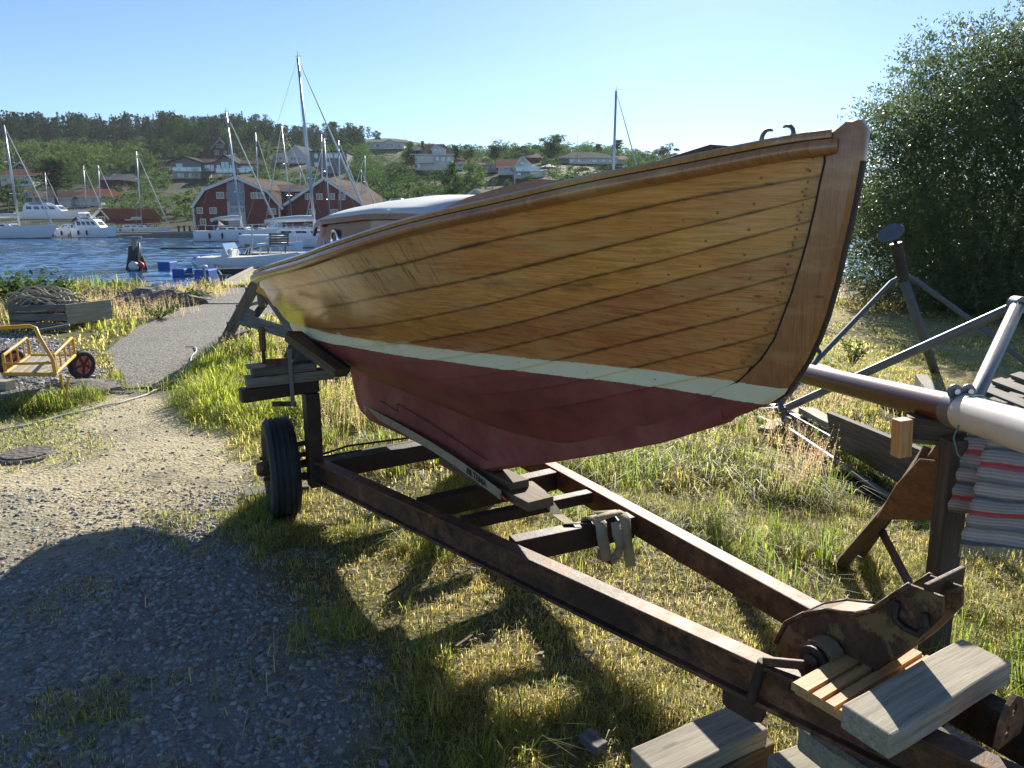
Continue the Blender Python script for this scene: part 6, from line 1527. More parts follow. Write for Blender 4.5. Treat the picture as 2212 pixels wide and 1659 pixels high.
# yacht on the hard, behind
c = hit(110, 476); F = LB(Vector((c.x, 108, .0)), 0.0)
root = thing('motorboat', 'white flybridge yacht standing ashore above the moored boats', 'motorboat', (c.x, 108, .6), 0, 'motor boats laid up ashore')
F = LB(Vector((D(112, 474, 108).x, 108, D(112, 474, 108).z)), 0.05)
rows = addhull(root, F, 9.0, 3.2, 1.1); coach(root, F, -3.2, 2.2, 2.5, 1.05, .95, wins=4, name='cabin', front=1.0); coach(root, F, -3.0, .4, 2.0, 1.95, .35, wins=1, name='flybridge'); railing(root, F, rows, .5, 6)
# near motorboat with silver outboard
root, F, L = motor('white open motorboat with silver outboard motor beside the blue floats', 440, 640, 590, 1, 2.1, .75, (), hood=None, group='motor boats moored in the harbour', rails=False, stripe='navy')
obj('windscreen', MB().prism([F(-.16*L, -.8, .85), F(-.16*L, .8, .85), F(-.21*L, .75, 1.35), F(-.21*L, -.75, 1.35)], F(.03, 0, 0)-F(0, 0, 0)), M_['skyglass'], root)
obj('console', MB().box(F(-.2*L, 0, .85), (.5, .9, .5)), M_['offwhite'], root, bevel=.05)
mb = MB()
for s_ in (1, -1):
    mb.tube([F(-.12*L, s_*.9, .8), F(-.08*L, s_*.92, 1.12), F(.3*L, s_*.7, 1.22), F(.5*L, s_*.1, 1.25)], .02, 5)
    for k in range(5): x = -.05+.11*k; mb.tube([F((x+.02)*L, s_*.86*(1-max(0, x)*.8), 1.15), F(x*L, s_*.9*(1-max(0, x)*.8), .8)], .016, 5)
obj('grab_rail', mb, M_['steel'], root)
om = thing('outboard_motor', 'silver outboard motor tilted up at the stern of the open motorboat', 'motor', F(-.5*L, 0, .3))
tl_ = Vector((-.6, 0, .8)).normalized()
c = D(432, 573, F(-.5*L, 0, 0).y); ax_ = Vector((-.55, -.1, .83)).normalized()
obj('cowling', MB().lathe([(.0, -.38), (.20, -.36), (.25, -.2), (.26, .1), (.22, .34), (.12, .42), (.0, .43)], c, ax_, 14), M_['alu'], om, smooth=True)
obj('leg', MB().tube([c-ax_*.35, c-ax_*.9+Vector((-.1, 0, .0)), c-ax_*1.25+Vector((-.22, 0, .05))], [.12, .09, .07], 8), M_['alu'], om, smooth=True)
obj('propeller', MB().lathe([(.0, -.12), (.07, -.08), (.07, .08), (.0, .1)], c-ax_*1.25+Vector((-.3, 0, .05)), (1, 0, .4), 8).box(c-ax_*1.25+Vector((-.33, 0, .05)), (.02, .10, .38)).box(c-ax_*1.25+Vector((-.33, 0, .05)), (.02, .38, .10)), M_['dark_rust'], om, smooth=False)
# jetty with bench
jt = thing('jetty', 'dark timber jetty on posts with a light deck edge behind the motorboat', 'jetty', wz(600, 562))
Yj = wz(600, 562).y
ja = D(520, 548, Yj); jb = D(760, 548, Yj); zt_ = ja.z
for k in range(26):
    x = ja.x+(jb.x-ja.x)*k/26; beam('deck_board', (x+.14, Yj, zt_), (x+.14, Yj+2.2, zt_), .28, .05, M_['pale_wood'], jt, bevel=0)
for dy in (0, 2.1): beam('edge_beam', (ja.x, Yj+dy, zt_-.13), (jb.x, Yj+dy, zt_-.13), .12, .2, M_['dark_wood'], jt, bevel=0)
for k in range(8):
    x = ja.x+.2+(jb.x-ja.x)*k/8
    for dy in (0.1, 2.0): obj('post', MB().tube([(x, Yj+dy, WATER-.6), (x, Yj+dy, zt_-.02)], .11, 8), M_['dark_wood'], jt, smooth=True, auto=50)
beam('brace', (ja.x+.2, Yj+.05, zt_-.3), (ja.x+3, Yj+.05, WATER), .08, .1, M_['dark_wood'], jt, bevel=0)
pp = D(526, 548, Yj); obj('tall_post', MB().tube([(pp.x+.2, Yj+.2, WATER), (pp.x+.2, Yj+.2, D(526, 527, Yj).z)], .16, 8), M_['grey_wood'], jt, smooth=True, auto=50)
bn_ = thing('bench', 'grey slatted bench standing on the jetty', 'bench', D(600, 546, Yj+.6))
ba = D(578, 546, Yj+.6); bb_ = D(622, 546, Yj+.6); zb = zt_
for k in range(3): beam('seat_slat', (ba.x, Yj+.45+.15*k, zb+.45), (bb_.x, Yj+.45+.15*k, zb+.45), .11, .04, M_['grey_wood'], bn_, bevel=0)
for k in range(5): beam('back_slat', (ba.x, Yj+.95+.03*k, zb+.55+.14*k), (bb_.x, Yj+.95+.03*k, zb+.55+.14*k), .03, .11, M_['grey_wood'], bn_, bevel=0)
for x in (ba.x+.1, bb_.x-.1): obj('leg', MB().tube([(x, Yj+.4, zb), (x, Yj+.45, zb+.45), (x, Yj+.95, zb+.45), (x, Yj+1.1, zb+1.15)], .035, 6), M_['dark_rust'], bn_)
lb_ = D(539, 530, Yj); obj('life_buoy_stand', MB().tube([(lb_.x, Yj+.3, zb), (lb_.x+.15, Yj+.3, D(545, 526, Yj).z+1.1)], .05, 6), M_['offwhite'], None, label='thin white leaning pole standing on the jetty left of the bench', cat='pole')
# floating pontoons and quay at the far side
for (u0, u1, v, lab) in ((120, 420, 514, 'long low floating pontoon behind the left yachts'), (420, 720, 516, 'floating pontoon in front of the red warehouse')):
    a = wz(u0, v); c = wz(u1, v); tagp(obj('pontoon', MB().box(((a.x+c.x)/2, a.y+3.5, WATER+.2), (c.x-a.x, 1.8, .5)), M_['grey_wood'], None, bevel=.03), lab, 'pontoon')
qa = D(-900, 497, 103.2); qb = D(1500, 497, 103.2)
mb = MB().box(((qa.x+qb.x)/2, 103.6, -.75), (qb.x-qa.x, 1.0, 1.1)); obj('quay', mb, M_['stone_wall'], kind='structure')
for k, u in enumerate((383, 395, 407, 540)):
    p = D(u, 500, 102.8); tagp(obj('lamp_post' if k == 3 else 'bollard', MB().tube([(p.x, 103.3, -1.5), (p.x, 103.3, .6)], .13, 8), M_['dark_wood'], None, smooth=True), ['leftmost dark bollard post on the quay beside the warehouse', 'middle dark bollard post on the quay beside the warehouse', 'right dark bollard post on the quay beside the warehouse', 'dark post on the quay in front of the warehouse banner'][k], 'post')
# ---------------------------------------------------------------- tree shapes (unit height)
def leafcloud(C, Rr, n, s, r, up=.3):
    """n quads of size s scattered in ellipsoids C (k,3) radii Rr (k,3)"""
    k = r.integers(0, len(C), n); d = r.normal(size=(n, 3)); d /= np.linalg.norm(d, axis=1)[:, None]; rad = np.power(r.random(n), .35)
    P = C[k]+d*rad[:, None]*Rr[k]
    nn = d+r.normal(size=(n, 3))*.6+np.array([0, 0, up]); nn /= np.linalg.norm(nn, axis=1)[:, None]
    a = np.cross(nn, r.normal(size=(n, 3))); a /= np.linalg.norm(a, axis=1)[:, None]; b = np.cross(nn, a); ss = (s*(.5+1.0*r.random(n)))[:, None]
    return np.stack([P-a*ss, P-b*ss*.6, P+a*ss, P+b*ss*.6], 1)
def deci(seed, n=900, s=.035, lobes=22, wide=.34, low=.25):
    r = np.random.default_rng(seed); z = low+(1-low-.08)*r.random(lobes); w = wide*np.sin(np.pi*np.clip((z-low+.12)/(1-low+.16), 0, 1))**.7
    a = r.random(lobes)*6.283; q = np.sqrt(r.random(lobes)); C = np.stack([np.cos(a)*w*q, np.sin(a)*w*q, z], 1); Rr = np.stack([.10+.07*r.random(lobes)]*2+[.07+.06*r.random(lobes)], 1)
    return leafcloud(C, Rr, n, s, r)
def pinet(seed, n=700, s=.03, low=.45, wide=.26, layers=10):
    r = np.random.default_rng(seed); L = layers*2; z = low+(1-low)*np.linspace(0, 1, L)*.97; w = wide*(1.05-.75*((z-low)/(1-low))**1.6)*(.6+.6*r.random(L)); a = r.random(L)*6.283
    C = np.stack([np.cos(a)*w*.7, np.sin(a)*w*.7, z], 1); C = np.concatenate([C, np.stack([0*z, 0*z, z], 1)]); Rr = np.stack([.11+.05*r.random(2*L), .11+.05*r.random(2*L), .026+.012*r.random(2*L)], 1)
    return leafcloud(C, Rr, n, s, r, .8)
def spruce(seed, n=700, s=.03, low=.08, wide=.2):
    r = np.random.default_rng(seed); f = np.power(r.random(n), 1.4); z = low+(1-low)*f; w = wide*(1-f)**.85*(.55+.55*(np.sin(f*55)*.5+.5)); a = r.random(n)*6.283; q = np.power(r.random(n), .4)
    P = np.stack([np.cos(a)*w*q, np.sin(a)*w*q, z], 1); d = np.stack([np.cos(a), np.sin(a), -.35*np.ones(n)], 1); t_ = np.cross(d, [0, 0, 1]); ss = (s*(.6+.9*r.random(n)))[:, None]
    return np.stack([P-t_*ss*.6, P-d*ss*.7, P+t_*ss*.6, P+d*ss], 1)
CROWN = {'leaf': [deci(k, 2200, .026) for k in (1, 2, 3)], 'light': [deci(k, 2000, .028, 18, .36, .1) for k in (11, 12)], 'pine': [pinet(k, 1800, .022) for k in (21, 22)], 'umbrella': [pinet(31, 1500, .022, .6, .30, 6)], 'spruce': [spruce(k, 1600, .024) for k in (41, 42)]}
MATF = {'leaf': 'leaf', 'light': 'leaf_light', 'pine': 'pine', 'umbrella': 'pine', 'spruce': 'conifer'}
CME = {}
def crown_mesh(kind, i):
    if (kind, i) not in CME:
        Q = CROWN[kind][i]; me = bpy.data.meshes.new('crown'); V = Q.reshape(-1, 3); me.from_pydata(V.tolist(), [], np.arange(len(V)).reshape(-1, 4).tolist()); me.materials.append(M_[MATF[kind]]); CME[(kind, i)] = me
        b = MB(); rr = random.Random(i); top = .55 if kind in ('leaf', 'light') else .92
        b.tube([(0, 0, -.03), (.01, 0, top*.5), (0, .01, top)], [.022, .015, .006], 6)
        for k in range(5): a = k*1.3; b.tube([(0, 0, .25+.08*k), (math.cos(a)*.16, math.sin(a)*.16, .42+.09*k)], [.010, .003], 4)
        tm_ = bpy.data.meshes.new('trunk'); tm_.from_pydata(b.v, [], b.f); tm_.materials.append(M_['bark']); CME[(kind, i, 't')] = tm_
    return CME[(kind, i)], CME[(kind, i, 't')]
TREES = []
def tree(kind, i, u, vt, vb, wpx, label, name='tree', group=None, Y=None):
    p = hit(u, vb) if Y is None else D(u, vb, Y); top = D(u, vt, p.y); h = top.z-p.z; w = wpx*p.y/FPX
    base_w = {'leaf': .80, 'light': .85, 'pine': .62, 'umbrella': .72, 'spruce': .42}[kind]*h
    root = thing(name, label, 'tree' if name != 'bush' else 'bush', p, 0, group); cm, tm_ = crown_mesh(kind, i)
    for nm, me in (('crown', cm), ('trunk', tm_)):
        o = bpy.data.objects.new(nm, me); COL.objects.link(o); o.parent = root; k = w/base_w*1.0
        o.scale = (h*k, h*k, h); o.rotation_euler = (0, 0, (u*7 % 63)/10); WM[o] = WM[root]
    TREES.append((p.x, p.y, w/2)); return root
# ---------------------------------------------------------------- houses
HOUSEPX = []
def win(parent, Yf, u0, v0, u1, v1, bars=True, frame='offwhite', pane='glass', off=.0):
    a = D(u0, v1, Yf); c = D(u1, v0, Yf); w = c.x-a.x; h = c.z-a.z; b = .12*min(w, h); y = Yf-.06-off
    mb = MB(); mb.box((a.x+w/2, y, a.z+b/2), (w, .10, b)).box((a.x+w/2, y, c.z-b/2), (w, .10, b)).box((a.x+b/2, y, a.z+h/2), (b, .10, h-2*b-.002)).box((c.x-b/2, y, a.z+h/2), (b, .10, h-2*b-.002))
    if bars: mb.box((a.x+w/2, y+.005, a.z+h/2), (b*.5, .08, h-2*b-.004))
    f = obj('window', mb, M_[frame], parent)
    obj('pane', MB().box((a.x+w/2, Yf-.03-off, a.z+h/2), (w-b, .03, h-b)), M_[pane], f)
def shift(pts, off): return [p+off for p in pts]
def gable(root, Yf, prof, off, wall, roof, over=.5, th=.22, trim='offwhite', mats=None):
    """prof: px outline of the gable face from lower left over the top to lower right (world plane y=Yf)"""
    P = [D(u, v, Yf) for u, v in prof]; off = Vector(off)
    w = obj('wall', MB().prism(P[::-1], off), M_[wall], root)
    top = P[1:-1]; f = Vector((0, -over, 0)); L = len(top); m = max(range(L), key=lambda i: top[i].z)
    for side, seg in (('l', top[:m+1]), ('r', top[m:][::-1])):
        if len(seg) < 2: continue
        mb = MB(); e = (seg[0]-seg[1]).normalized()*over; pts = [seg[0]+e]+seg[1:]
        for a, b in zip(pts[:-1], pts[1:]):
            n = (b-a).cross(off).normalized(); n = n if n.z > 0 else -n
            mb.add([a+f+n*.03, b+f+n*.03, b+off+n*.03, a+off+n*.03, a+f+n*th, b+f+n*th, b+off+n*th, a+off+n*th], [(0, 1, 2, 3), (4, 7, 6, 5), (0, 4, 5, 1), (1, 5, 6, 2), (2, 6, 7, 3), (3, 7, 4, 0)])
        ro = obj('roof', mb, M_[roof], root)
        mt = MB()
        for a, b in zip(pts[:-1], pts[1:]): mt.beam(a+f*1.05, b+f*1.05, .1, .38)
        obj('barge_board', mt, M_[trim], ro)
    us = [p[0] for p in prof]; vs = [p[1] for p in prof]; HOUSEPX.append((min(us), min(vs), max(us), max(vs)+4, Yf))
    return w
def block(root, Yf, u0, vt, u1, vb, depth, wall, name='wall', z_off=0.0):
    a = D(u0, vb, Yf); c = D(u1, vt, Yf); o = obj(name, MB().box(((a.x+c.x)/2, Yf+depth/2, (a.z+c.z)/2-.0), (c.x-a.x, depth, c.z-a.z)), M_[wall], root)
    HOUSEPX.append((u0, vt, u1, vb+4, Yf)); return o
def ridge_roof(root, Yf, u0, v_e, u1, v_r, depth, roof, hip=0.0, over=.5, trim='offwhite'):
    """ridge parallel to the picture"""
    a = D(u0, v_e, Yf); c = D(u1, v_e, Yf); zr = a.z+(D(u0, v_r, Yf+depth/2).z-D(u0, v_e, Yf+depth/2).z)+.3; y0 = Yf-over; y1 = Yf+depth+over; ym = (y0+y1)/2; x0 = a.x-over; x1 = c.x+over
    z0 = a.z-.02; v = [(x0, y0, z0), (x1, y0, z0), (x1, y1, z0), (x0, y1, z0), (x0+hip, ym, zr), (x1-hip, ym, zr)]
    o = obj('roof', MB().add(v, [(0, 3, 2, 1), (0, 1, 5, 4), (2, 3, 4, 5), (1, 2, 5), (3, 0, 4)]), M_[roof], root)
    obj('fascia', MB().beam((x0, y0-.04, z0), (x1, y0-.04, z0), .07, .22), M_[trim], o); HOUSEPX.append((u0, v_r, u1, v_e, Yf)); return o
def chimney(root, u, vt, vb, Yf, mat='offwhite', w=.7):
    a = D(u, vb, Yf); c = D(u, vt, Yf); obj('chimney', MB().box((a.x, Yf, (a.z+c.z)/2), (w, w, c.z-a.z)), M_[mat], root)
def house(label, u, v): 
    p = hit(u, v); r_ = thing('house', label, 'house', p); return r_, p.y
# --- red warehouse
YW = 108.5
wh = thing('warehouse', 'big dark red boarded warehouse with gambrel gable, white corners and brown roofs on the quay', 'warehouse', D(600, 497, YW))
prof1 = [(424, 499), (421, 443), (443.5, 410), (510.5, 383), (580, 414), (608, 446), (605, 499)]
zr1 = D(510.5, 383, YW).z; o1 = G(622, 395.5, zr1)-D(510.5, 383, YW); o1 = Vector((o1.x, max(6, min(o1.y, 26)), 0))
gable(wh, YW, prof1, o1, 'falu', 'brown_tile')
prof2 = [(620, 499), (616, 443), (701, 386), (803, 452), (803, 499)]
o2 = Vector((o1.x*.9, o1.y*.9, 0))
gable(wh, YW+.6, prof2, o2, 'falu', 'brown_tile')
block(wh, YW+4.5, 585, 412, 690, 499, 6, 'falu'); ridge_roof(wh, YW+4.5, 585, 412, 690, 401, 8, 'brown_tile', over=.3)
def z2(x, y): return (384+x*.248, 219+y*.248)
for (x0, y0, x1, y1) in ((340, 790, 402, 848), (640, 793, 688, 848), (692, 793, 755, 848), (170, 923, 217, 980), (280, 923, 338, 980), (795, 930, 857, 988), (200, 1022, 247, 1077), (300, 1022, 345, 1075), (425, 790, 436, 848)):
    a, b = z2(x0, y0), z2(x1, y1); win(wh, YW, a[0], a[1], b[0], b[1])
for (x0, y0, x1, y1) in ((1110, 800, 1150, 855), (1210, 802, 1262, 857), (1310, 802, 1368, 858), (1335, 940, 1397, 1000), (1405, 805, 1460, 858), (1150, 935, 1200, 990), (1560, 945, 1605, 1000)):
    a, b = z2(x0, y0), z2(x1, y1); win(wh, YW+.6, a[0], a[1], b[0], b[1])
for (x0, y0, x1, y1) in ((917, 800, 965, 852), (1028, 802, 1066, 852)):
    a, b = z2(x0, y0), z2(x1, y1); win(wh, YW+4.5, a[0], a[1], b[0], b[1])
for u in (421.5, 606.5): a = D(u, 499, YW); c = D(u, 446, YW); obj('corner_board', MB().box((a.x, YW-.04, (a.z+c.z)/2), (.22, .1, c.z-a.z)), M_['offwhite'], wh)
M_['banner_grey'] = flat('grey_printed_banner', (.25, .27, .29), .8, 0, .25, .6); M_['banner'] = flat('pale_printed_banner', (.42, .44, .46), .8, 0, .05, 1)
bnr = thing('banner', 'tall pale banner with small print hanging on the warehouse gable', 'banner', D(512, 490, YW-.2))
a = D(492, 435, YW-.15); c = D(527, 393, YW-.15); obj('banner_top', MB().box(((a.x+c.x)/2, YW-.15, (a.z+c.z)/2), (c.x-a.x, .05, c.z-a.z)), M_['banner_grey'], bnr)
a = D(494, 487, YW-.15); c = D(528, 435.3, YW-.15); lowb = obj('banner_bottom', MB().box(((a.x+c.x)/2, YW-.15, (a.z+c.z)/2), (c.x-a.x, .05, c.z-a.z)), M_['banner'], bnr)
mb = MB(); rr = random.Random(9)
for k, (v, h) in enumerate(((438.5, .32), (442, .32), (450, .12), (452.5, .12), (455, .12), (457.5, .12))):
    x = D(497, v, YW-.2).x
    while x < D(525, v, YW-.2).x:
        w_ = rr.uniform(.12, .4) if h > .2 else rr.uniform(.3, .8); mb.box((x+w_/2, YW-.185, D(500, v, YW-.2).z), (w_*.8, .012, h)); x += w_
obj('print', mb, M_['galv'], lowb, kind='stuff')
def z1(x, y): return (x*.248, 219.4+y*.248)
def z3(x, y): return (868+x*.248, 219+y*.248)
def W1(root, Y, L, f=z1, **k):
    for (x0, y0, x1, y1) in L: a, b = f(x0, y0), f(x1, y1); win(root, Y, a[0], a[1], b[0], b[1], **k)
# boathouse with tiled roof
YB = 110; bh = thing('boathouse', 'small boathouse with red tiled roof and white barge boards behind the flybridge yacht', 'boathouse', D(230, 485, YB))
g = [z1(825, 1070), z1(820, 1005), z1(890, 935), z1(950, 1005), z1(950, 1070)]; zr_ = D(*g[2], YB).z; zo = G(*z1(985, 936), zr_)-D(*g[2], YB); gable(bh, YB, g, Vector((6.0, 3.2, 0)), 'falu', 'red_tile', .4)
W1(bh, YB, [(860, 1000, 915, 1050)])
# modern grey house with big glass gable
r_, Yh_ = house('long modern grey house with tall glass gable and balconies above the warehouse', 440, 388)
gable(r_, Yh_, [z1(1500, 605), z1(1480, 525), z1(1612, 482), z1(1750, 530), z1(1745, 605)], (0, 9, 0), 'grey_boards', 'dark_tile', .6, trim='dark_tile')
block(r_, Yh_+.3, *z1(1505, 605), *z1(1740, 672), 8, 'cream_boards', 'basement')
block(r_, Yh_+1.5, *z1(1745, 535), *z1(1880, 615), 7, 'grey_boards'); ridge_roof(r_, Yh_+1.5, z1(1700, 535)[0], z1(0, 535)[1], z1(1885, 0)[0], z1(0, 500)[1], 8, 'dark_tile', trim='dark_tile')
gable(r_, Yh_-.6, [z1(1870, 615), z1(1868, 535), z1(1955, 468), z1(2060, 535), z1(2055, 615)], (0, 9, 0), 'grey_boards', 'dark_tile', .5, trim='dark_tile')
block(r_, Yh_+1, *z1(2055, 545), *z1(2230, 615), 7, 'grey_boards'); ridge_roof(r_, Yh_+1, z1(2050, 0)[0], z1(0, 545)[1], z1(2250, 0)[0], z1(0, 518)[1], 8, 'dark_tile', trim='dark_tile')
W1(r_, Yh_-.6, [(1885, 545, 1925, 610), (1928, 520, 1960, 610), (1963, 520, 1995, 610), (1998, 545, 2045, 610)], pane='skyglass', frame='dark_tile')
W1(r_, Yh_, [(1535, 540, 1560, 570), (1562, 540, 1588, 570), (1545, 618, 1575, 668), (1582, 618, 1605, 668), (1645, 620, 1672, 668), (1676, 620, 1702, 668)], pane='skyglass')
W1(r_, Yh_+1.5, [(1772, 550, 1800, 605), (1804, 550, 1832, 605), (1836, 550, 1864, 605)], pane='skyglass'); W1(r_, Yh_+1, [(2070, 560, 2100, 605), (2104, 560, 2134, 605), (2138, 560, 2168, 605), (2172, 560, 2205, 605)], pane='skyglass')
def balcony(root, Y, p0, p1, pane='skyglass', dep=1.2):
    a = D(p0[0], p1[1], Y-dep); c = D(p1[0], p0[1], Y-dep)
    fl_ = obj('balcony', MB().box(((a.x+c.x)/2, Y-dep/2, a.z-.08), (c.x-a.x, dep, .16)), M_['offwhite'], root)
    n = max(2, int((c.x-a.x)/1.6))
    for k in range(n):
        x = a.x+(c.x-a.x)*(k+.5)/n; obj('railing_panel', MB().box((x, Y-dep+.03, (a.z+c.z)/2), ((c.x-a.x)/n*.93, .03, c.z-a.z-.05)), M_[pane], fl_)
    obj('handrail', MB().beam((a.x, Y-dep+.03, c.z+.02), (c.x, Y-dep+.03, c.z+.02), .06, .06), M_['alu'], fl_)
balcony(r_, Yh_, z1(1500, 572), z1(1752, 605)); balcony(r_, Yh_-.6, z1(1880, 585), z1(2050, 618)); balcony(r_, Yh_+.9, z1(2065, 580), z1(2210, 616))
# red house on the slope
r_, Y_ = house('dark red house with white window frames high among the trees above the grey house', 480, 340)
gable(r_, Y_, [z1(1848, 485), z1(1846, 405), z1(1915, 325), z1(2003, 415), z1(2005, 485)], (-6, 7, 0), 'falu_dark', 'brown_tile', .4)
W1(r_, Y_, [(1885, 372, 1900, 402), (1910, 370, 1926, 402), (1936, 374, 1952, 404), (1872, 425, 1902, 462), (1953, 430, 1973, 462)])
r_, Y_ = house('small dark cabin with white barge boards half hidden in the wood', 358, 342)
gable(r_, Y_, [z1(1400, 492), z1(1396, 468), z1(1462, 427), z1(1510, 455), z1(1510, 492)], (2, 5, 0), 'falu_dark', 'brown_tile', .3); W1(r_, Y_, [(1450, 440, 1468, 452)])
# left houses
r_, Y_ = house('red gabled cottage peeking above the white house at the left edge', 46, 370)
gable(r_, Y_, [z1(125, 605), z1(123, 568), z1(180, 530), z1(242, 578), z1(245, 605)], (2, 6, 0), 'falu', 'brown_tile', .4); W1(r_, Y_, [(168, 570, 192, 594)])
r_, Y_ = house('white house with long red tiled roof at the left edge', 35, 402)
block(r_, Y_, *z1(12, 645), *z1(280, 740), 8, 'white_boards'); ridge_roof(r_, Y_, z1(8, 0)[0], z1(0, 648)[1], z1(285, 0)[0], z1(0, 590)[1], 9, 'red_tile'); W1(r_, Y_, [(40, 665, 70, 700), (110, 665, 140, 700), (200, 665, 230, 700)])
r_, Y_ = house('white cottage with gable and long wing beside the big dark pine', 75, 447)
gable(r_, Y_, [z1(205, 910), z1(200, 835), z1(243, 783), z1(300, 830), z1(300, 910)], (1, 8, 0), 'white_boards', 'brown_tile', .4); W1(r_, Y_, [(228, 835, 250, 880), (254, 835, 280, 880)])
block(r_, Y_+1.5, *z1(300, 840), *z1(610, 912), 6, 'white_boards'); ridge_roof(r_, Y_+1.5, z1(300, 0)[0], z1(0, 842)[1], z1(615, 0)[0], z1(0, 790)[1], 8, 'brown_tile'); W1(r_, Y_+1.5, [(320, 850, 345, 880), (390, 850, 415, 880)])
r_, Y_ = house('pale cottage with brown roof right of the big dark pine', 188, 444)
block(r_, Y_, *z1(655, 828), *z1(868, 912), 7, 'white_boards'); ridge_roof(r_, Y_, z1(650, 0)[0], z1(0, 828)[1], z1(870, 0)[0], z1(0, 768)[1], 9, 'red_tile'); W1(r_, Y_, [(735, 840, 760, 880), (800, 840, 826, 880)])
r_, Y_ = house('dark red barn with grey roof on the slope behind the twin masts', 240, 412)
block(r_, Y_, *z1(872, 685), *z1(1062, 775), 8, 'falu_dark'); ridge_roof(r_, Y_, z1(868, 0)[0], z1(0, 686)[1], z1(1066, 0)[0], z1(0, 635)[1], 9, 'asphalt_felt', trim='falu_dark')
# middle houses
r_, Y_ = house('white gabled house with grey roof above the warehouse roof', 640, 356)
gable(r_, Y_, [z2(955, 540), z2(953, 460), z2(1030, 388), z2(1120, 480), z2(1122, 540)], (2, 8, 0), 'white_boards', 'asphalt_felt', .5); W1(r_, Y_, [(985, 488, 1003, 506), (1010, 488, 1028, 506), (1050, 488, 1068, 506)], z2)
r_, Y_ = house('low white cubic house left of the white gabled one', 603, 356); block(r_, Y_, *z2(832, 470), *z2(945, 532), 6, 'white_boards'); block(r_, Y_+1, *z2(880, 448), *z2(945, 470), 5, 'white_boards', 'upper_wall'); W1(r_, Y_, [(848, 485, 870, 520), (885, 485, 905, 505)], z2)
r_, Y_ = house('grey flat roofed two storey house behind the masts', 708, 378)
block(r_, Y_, *z2(1152, 440), *z2(1470, 560), 8, 'grey_boards'); block(r_, Y_-1.5, *z2(1240, 560), *z2(1475, 625), 8, 'grey_boards', 'basement'); block(r_, Y_-.2, *z2(1145, 430), *z2(1475, 440), 9, 'dark_tile', 'flat_roof'); W1(r_, Y_, [(1192, 455, 1220, 495), (1300, 450, 1350, 495), (1360, 450, 1435, 495), (1192, 530, 1225, 572), (1290, 530, 1330, 565)], z2, pane='skyglass')
r_, Y_ = house('long low white house on the bare ridge right of the lone pines', 833, 325)
block(r_, Y_, *z2(1650, 352), *z2(1968, 415), 8, 'white_boards'); ridge_roof(r_, Y_, z2(1648, 0)[0], z2(0, 355)[1], z2(1970, 0)[0], z2(0, 330)[1], 9, 'asphalt_felt'); gable(r_, Y_-.5, [z2(1795, 415), z2(1795, 350), z2(1845, 332), z2(1895, 350), z2(1895, 415)], (0, 6, 0), 'white_boards', 'asphalt_felt', .2); W1(r_, Y_-.5, [(1815, 365, 1840, 400), (1850, 365, 1875, 400)], z2); W1(r_, Y_, [(1680, 370, 1705, 400), (1730, 370, 1755, 400), (1915, 370, 1940, 400)], z2)
r_, Y_ = house('large pale villa with mansard roof, dormers and white balcony right of the birch', 930, 370)
block(r_, Y_, *z3(115, 460), *z3(440, 600), 9, 'offwhite'); ridge_roof(r_, Y_, z3(95, 0)[0], z3(0, 462)[1], z3(445, 0)[0], z3(0, 368)[1], 10, 'brown_tile', hip=3.0)
gable(r_, Y_-.6, [z3(262, 460), z3(258, 415), z3(300, 385), z3(380, 425), z3(380, 460)], (0, 3, 0), 'offwhite', 'brown_tile', .2); gable(r_, Y_-.3, [z3(98, 425), z3(98, 405), z3(122, 390), z3(165, 412), z3(165, 425)], (0, 3, 0), 'offwhite', 'brown_tile', .2)
W1(r_, Y_-.6, [(272, 405, 300, 440), (310, 405, 345, 440)], z3, pane='skyglass'); W1(r_, Y_, [(165, 470, 190, 500), (290, 475, 328, 520), (342, 478, 378, 522), (390, 485, 425, 525), (130, 540, 160, 590)], z3, pane='skyglass')
balcony(r_, Y_, z3(130, 488), z3(275, 530), 'offwhite'); balcony(r_, Y_-.6, z3(272, 428), z3(382, 465), 'offwhite', .8); block(r_, Y_+2, *z3(445, 540), *z3(540, 598), 6, 'offwhite'); ridge_roof(r_, Y_+2, z3(442, 0)[0], z3(0, 542)[1], z3(545, 0)[0], z3(0, 510)[1], 7, 'brown_tile'); W1(r_, Y_+2, [(492, 548, 512, 572)], z3)
chimney(r_, 913, 305, 318, Y_+4, 'falu_dark')
r_, Y_ = house('white house with red tiled roof and glass balcony on the slope right of the villa', 1120, 390)
gable(r_, Y_, [z3(985, 672), z3(983, 580), z3(1053, 486), z3(1115, 545), z3(1115, 672)], (-1, 9, 0), 'white_boards', 'red_tile', .5)
block(r_, Y_+2, *z3(840, 572), *z3(985, 640), 7, 'white_boards'); ridge_roof(r_, Y_+2, z3(836, 0)[0], z3(0, 575)[1], z3(1010, 0)[0], z3(0, 505)[1], 8, 'red_tile', over=.4)
W1(r_, Y_, [(1030, 525, 1065, 548), (1000, 618, 1042, 645)], z3, pane='skyglass'); balcony(r_, Y_, z3(990, 572), z3(1205, 606), 'skyglass', 1.6); block(r_, Y_+.6, *z3(1115, 606), *z3(1250, 670), 6, 'white_boards', 'terrace_wall'); W1(r_, Y_+2, [(900, 568, 915, 590)], z3)
r_, Y_ = house('dark bungalow just behind the house with the glass balcony', 1143, 352); block(r_, Y_, *z3(1025, 492), *z3(1200, 535), 7, 'falu_dark'); ridge_roof(r_, Y_, z3(1018, 0)[0], z3(0, 494)[1], z3(1205, 0)[0], z3(0, 462)[1], 8, 'brown_tile', trim='dark_tile')
r_, Y_ = house('grey garage with white doors left of the glass balcony house', 1060, 376); block(r_, Y_, *z3(718, 552), *z3(838, 620), 6, 'grey_boards'); W1(r_, Y_, [(725, 570, 742, 612), (745, 570, 762, 612), (790, 562, 808, 590)], z3)
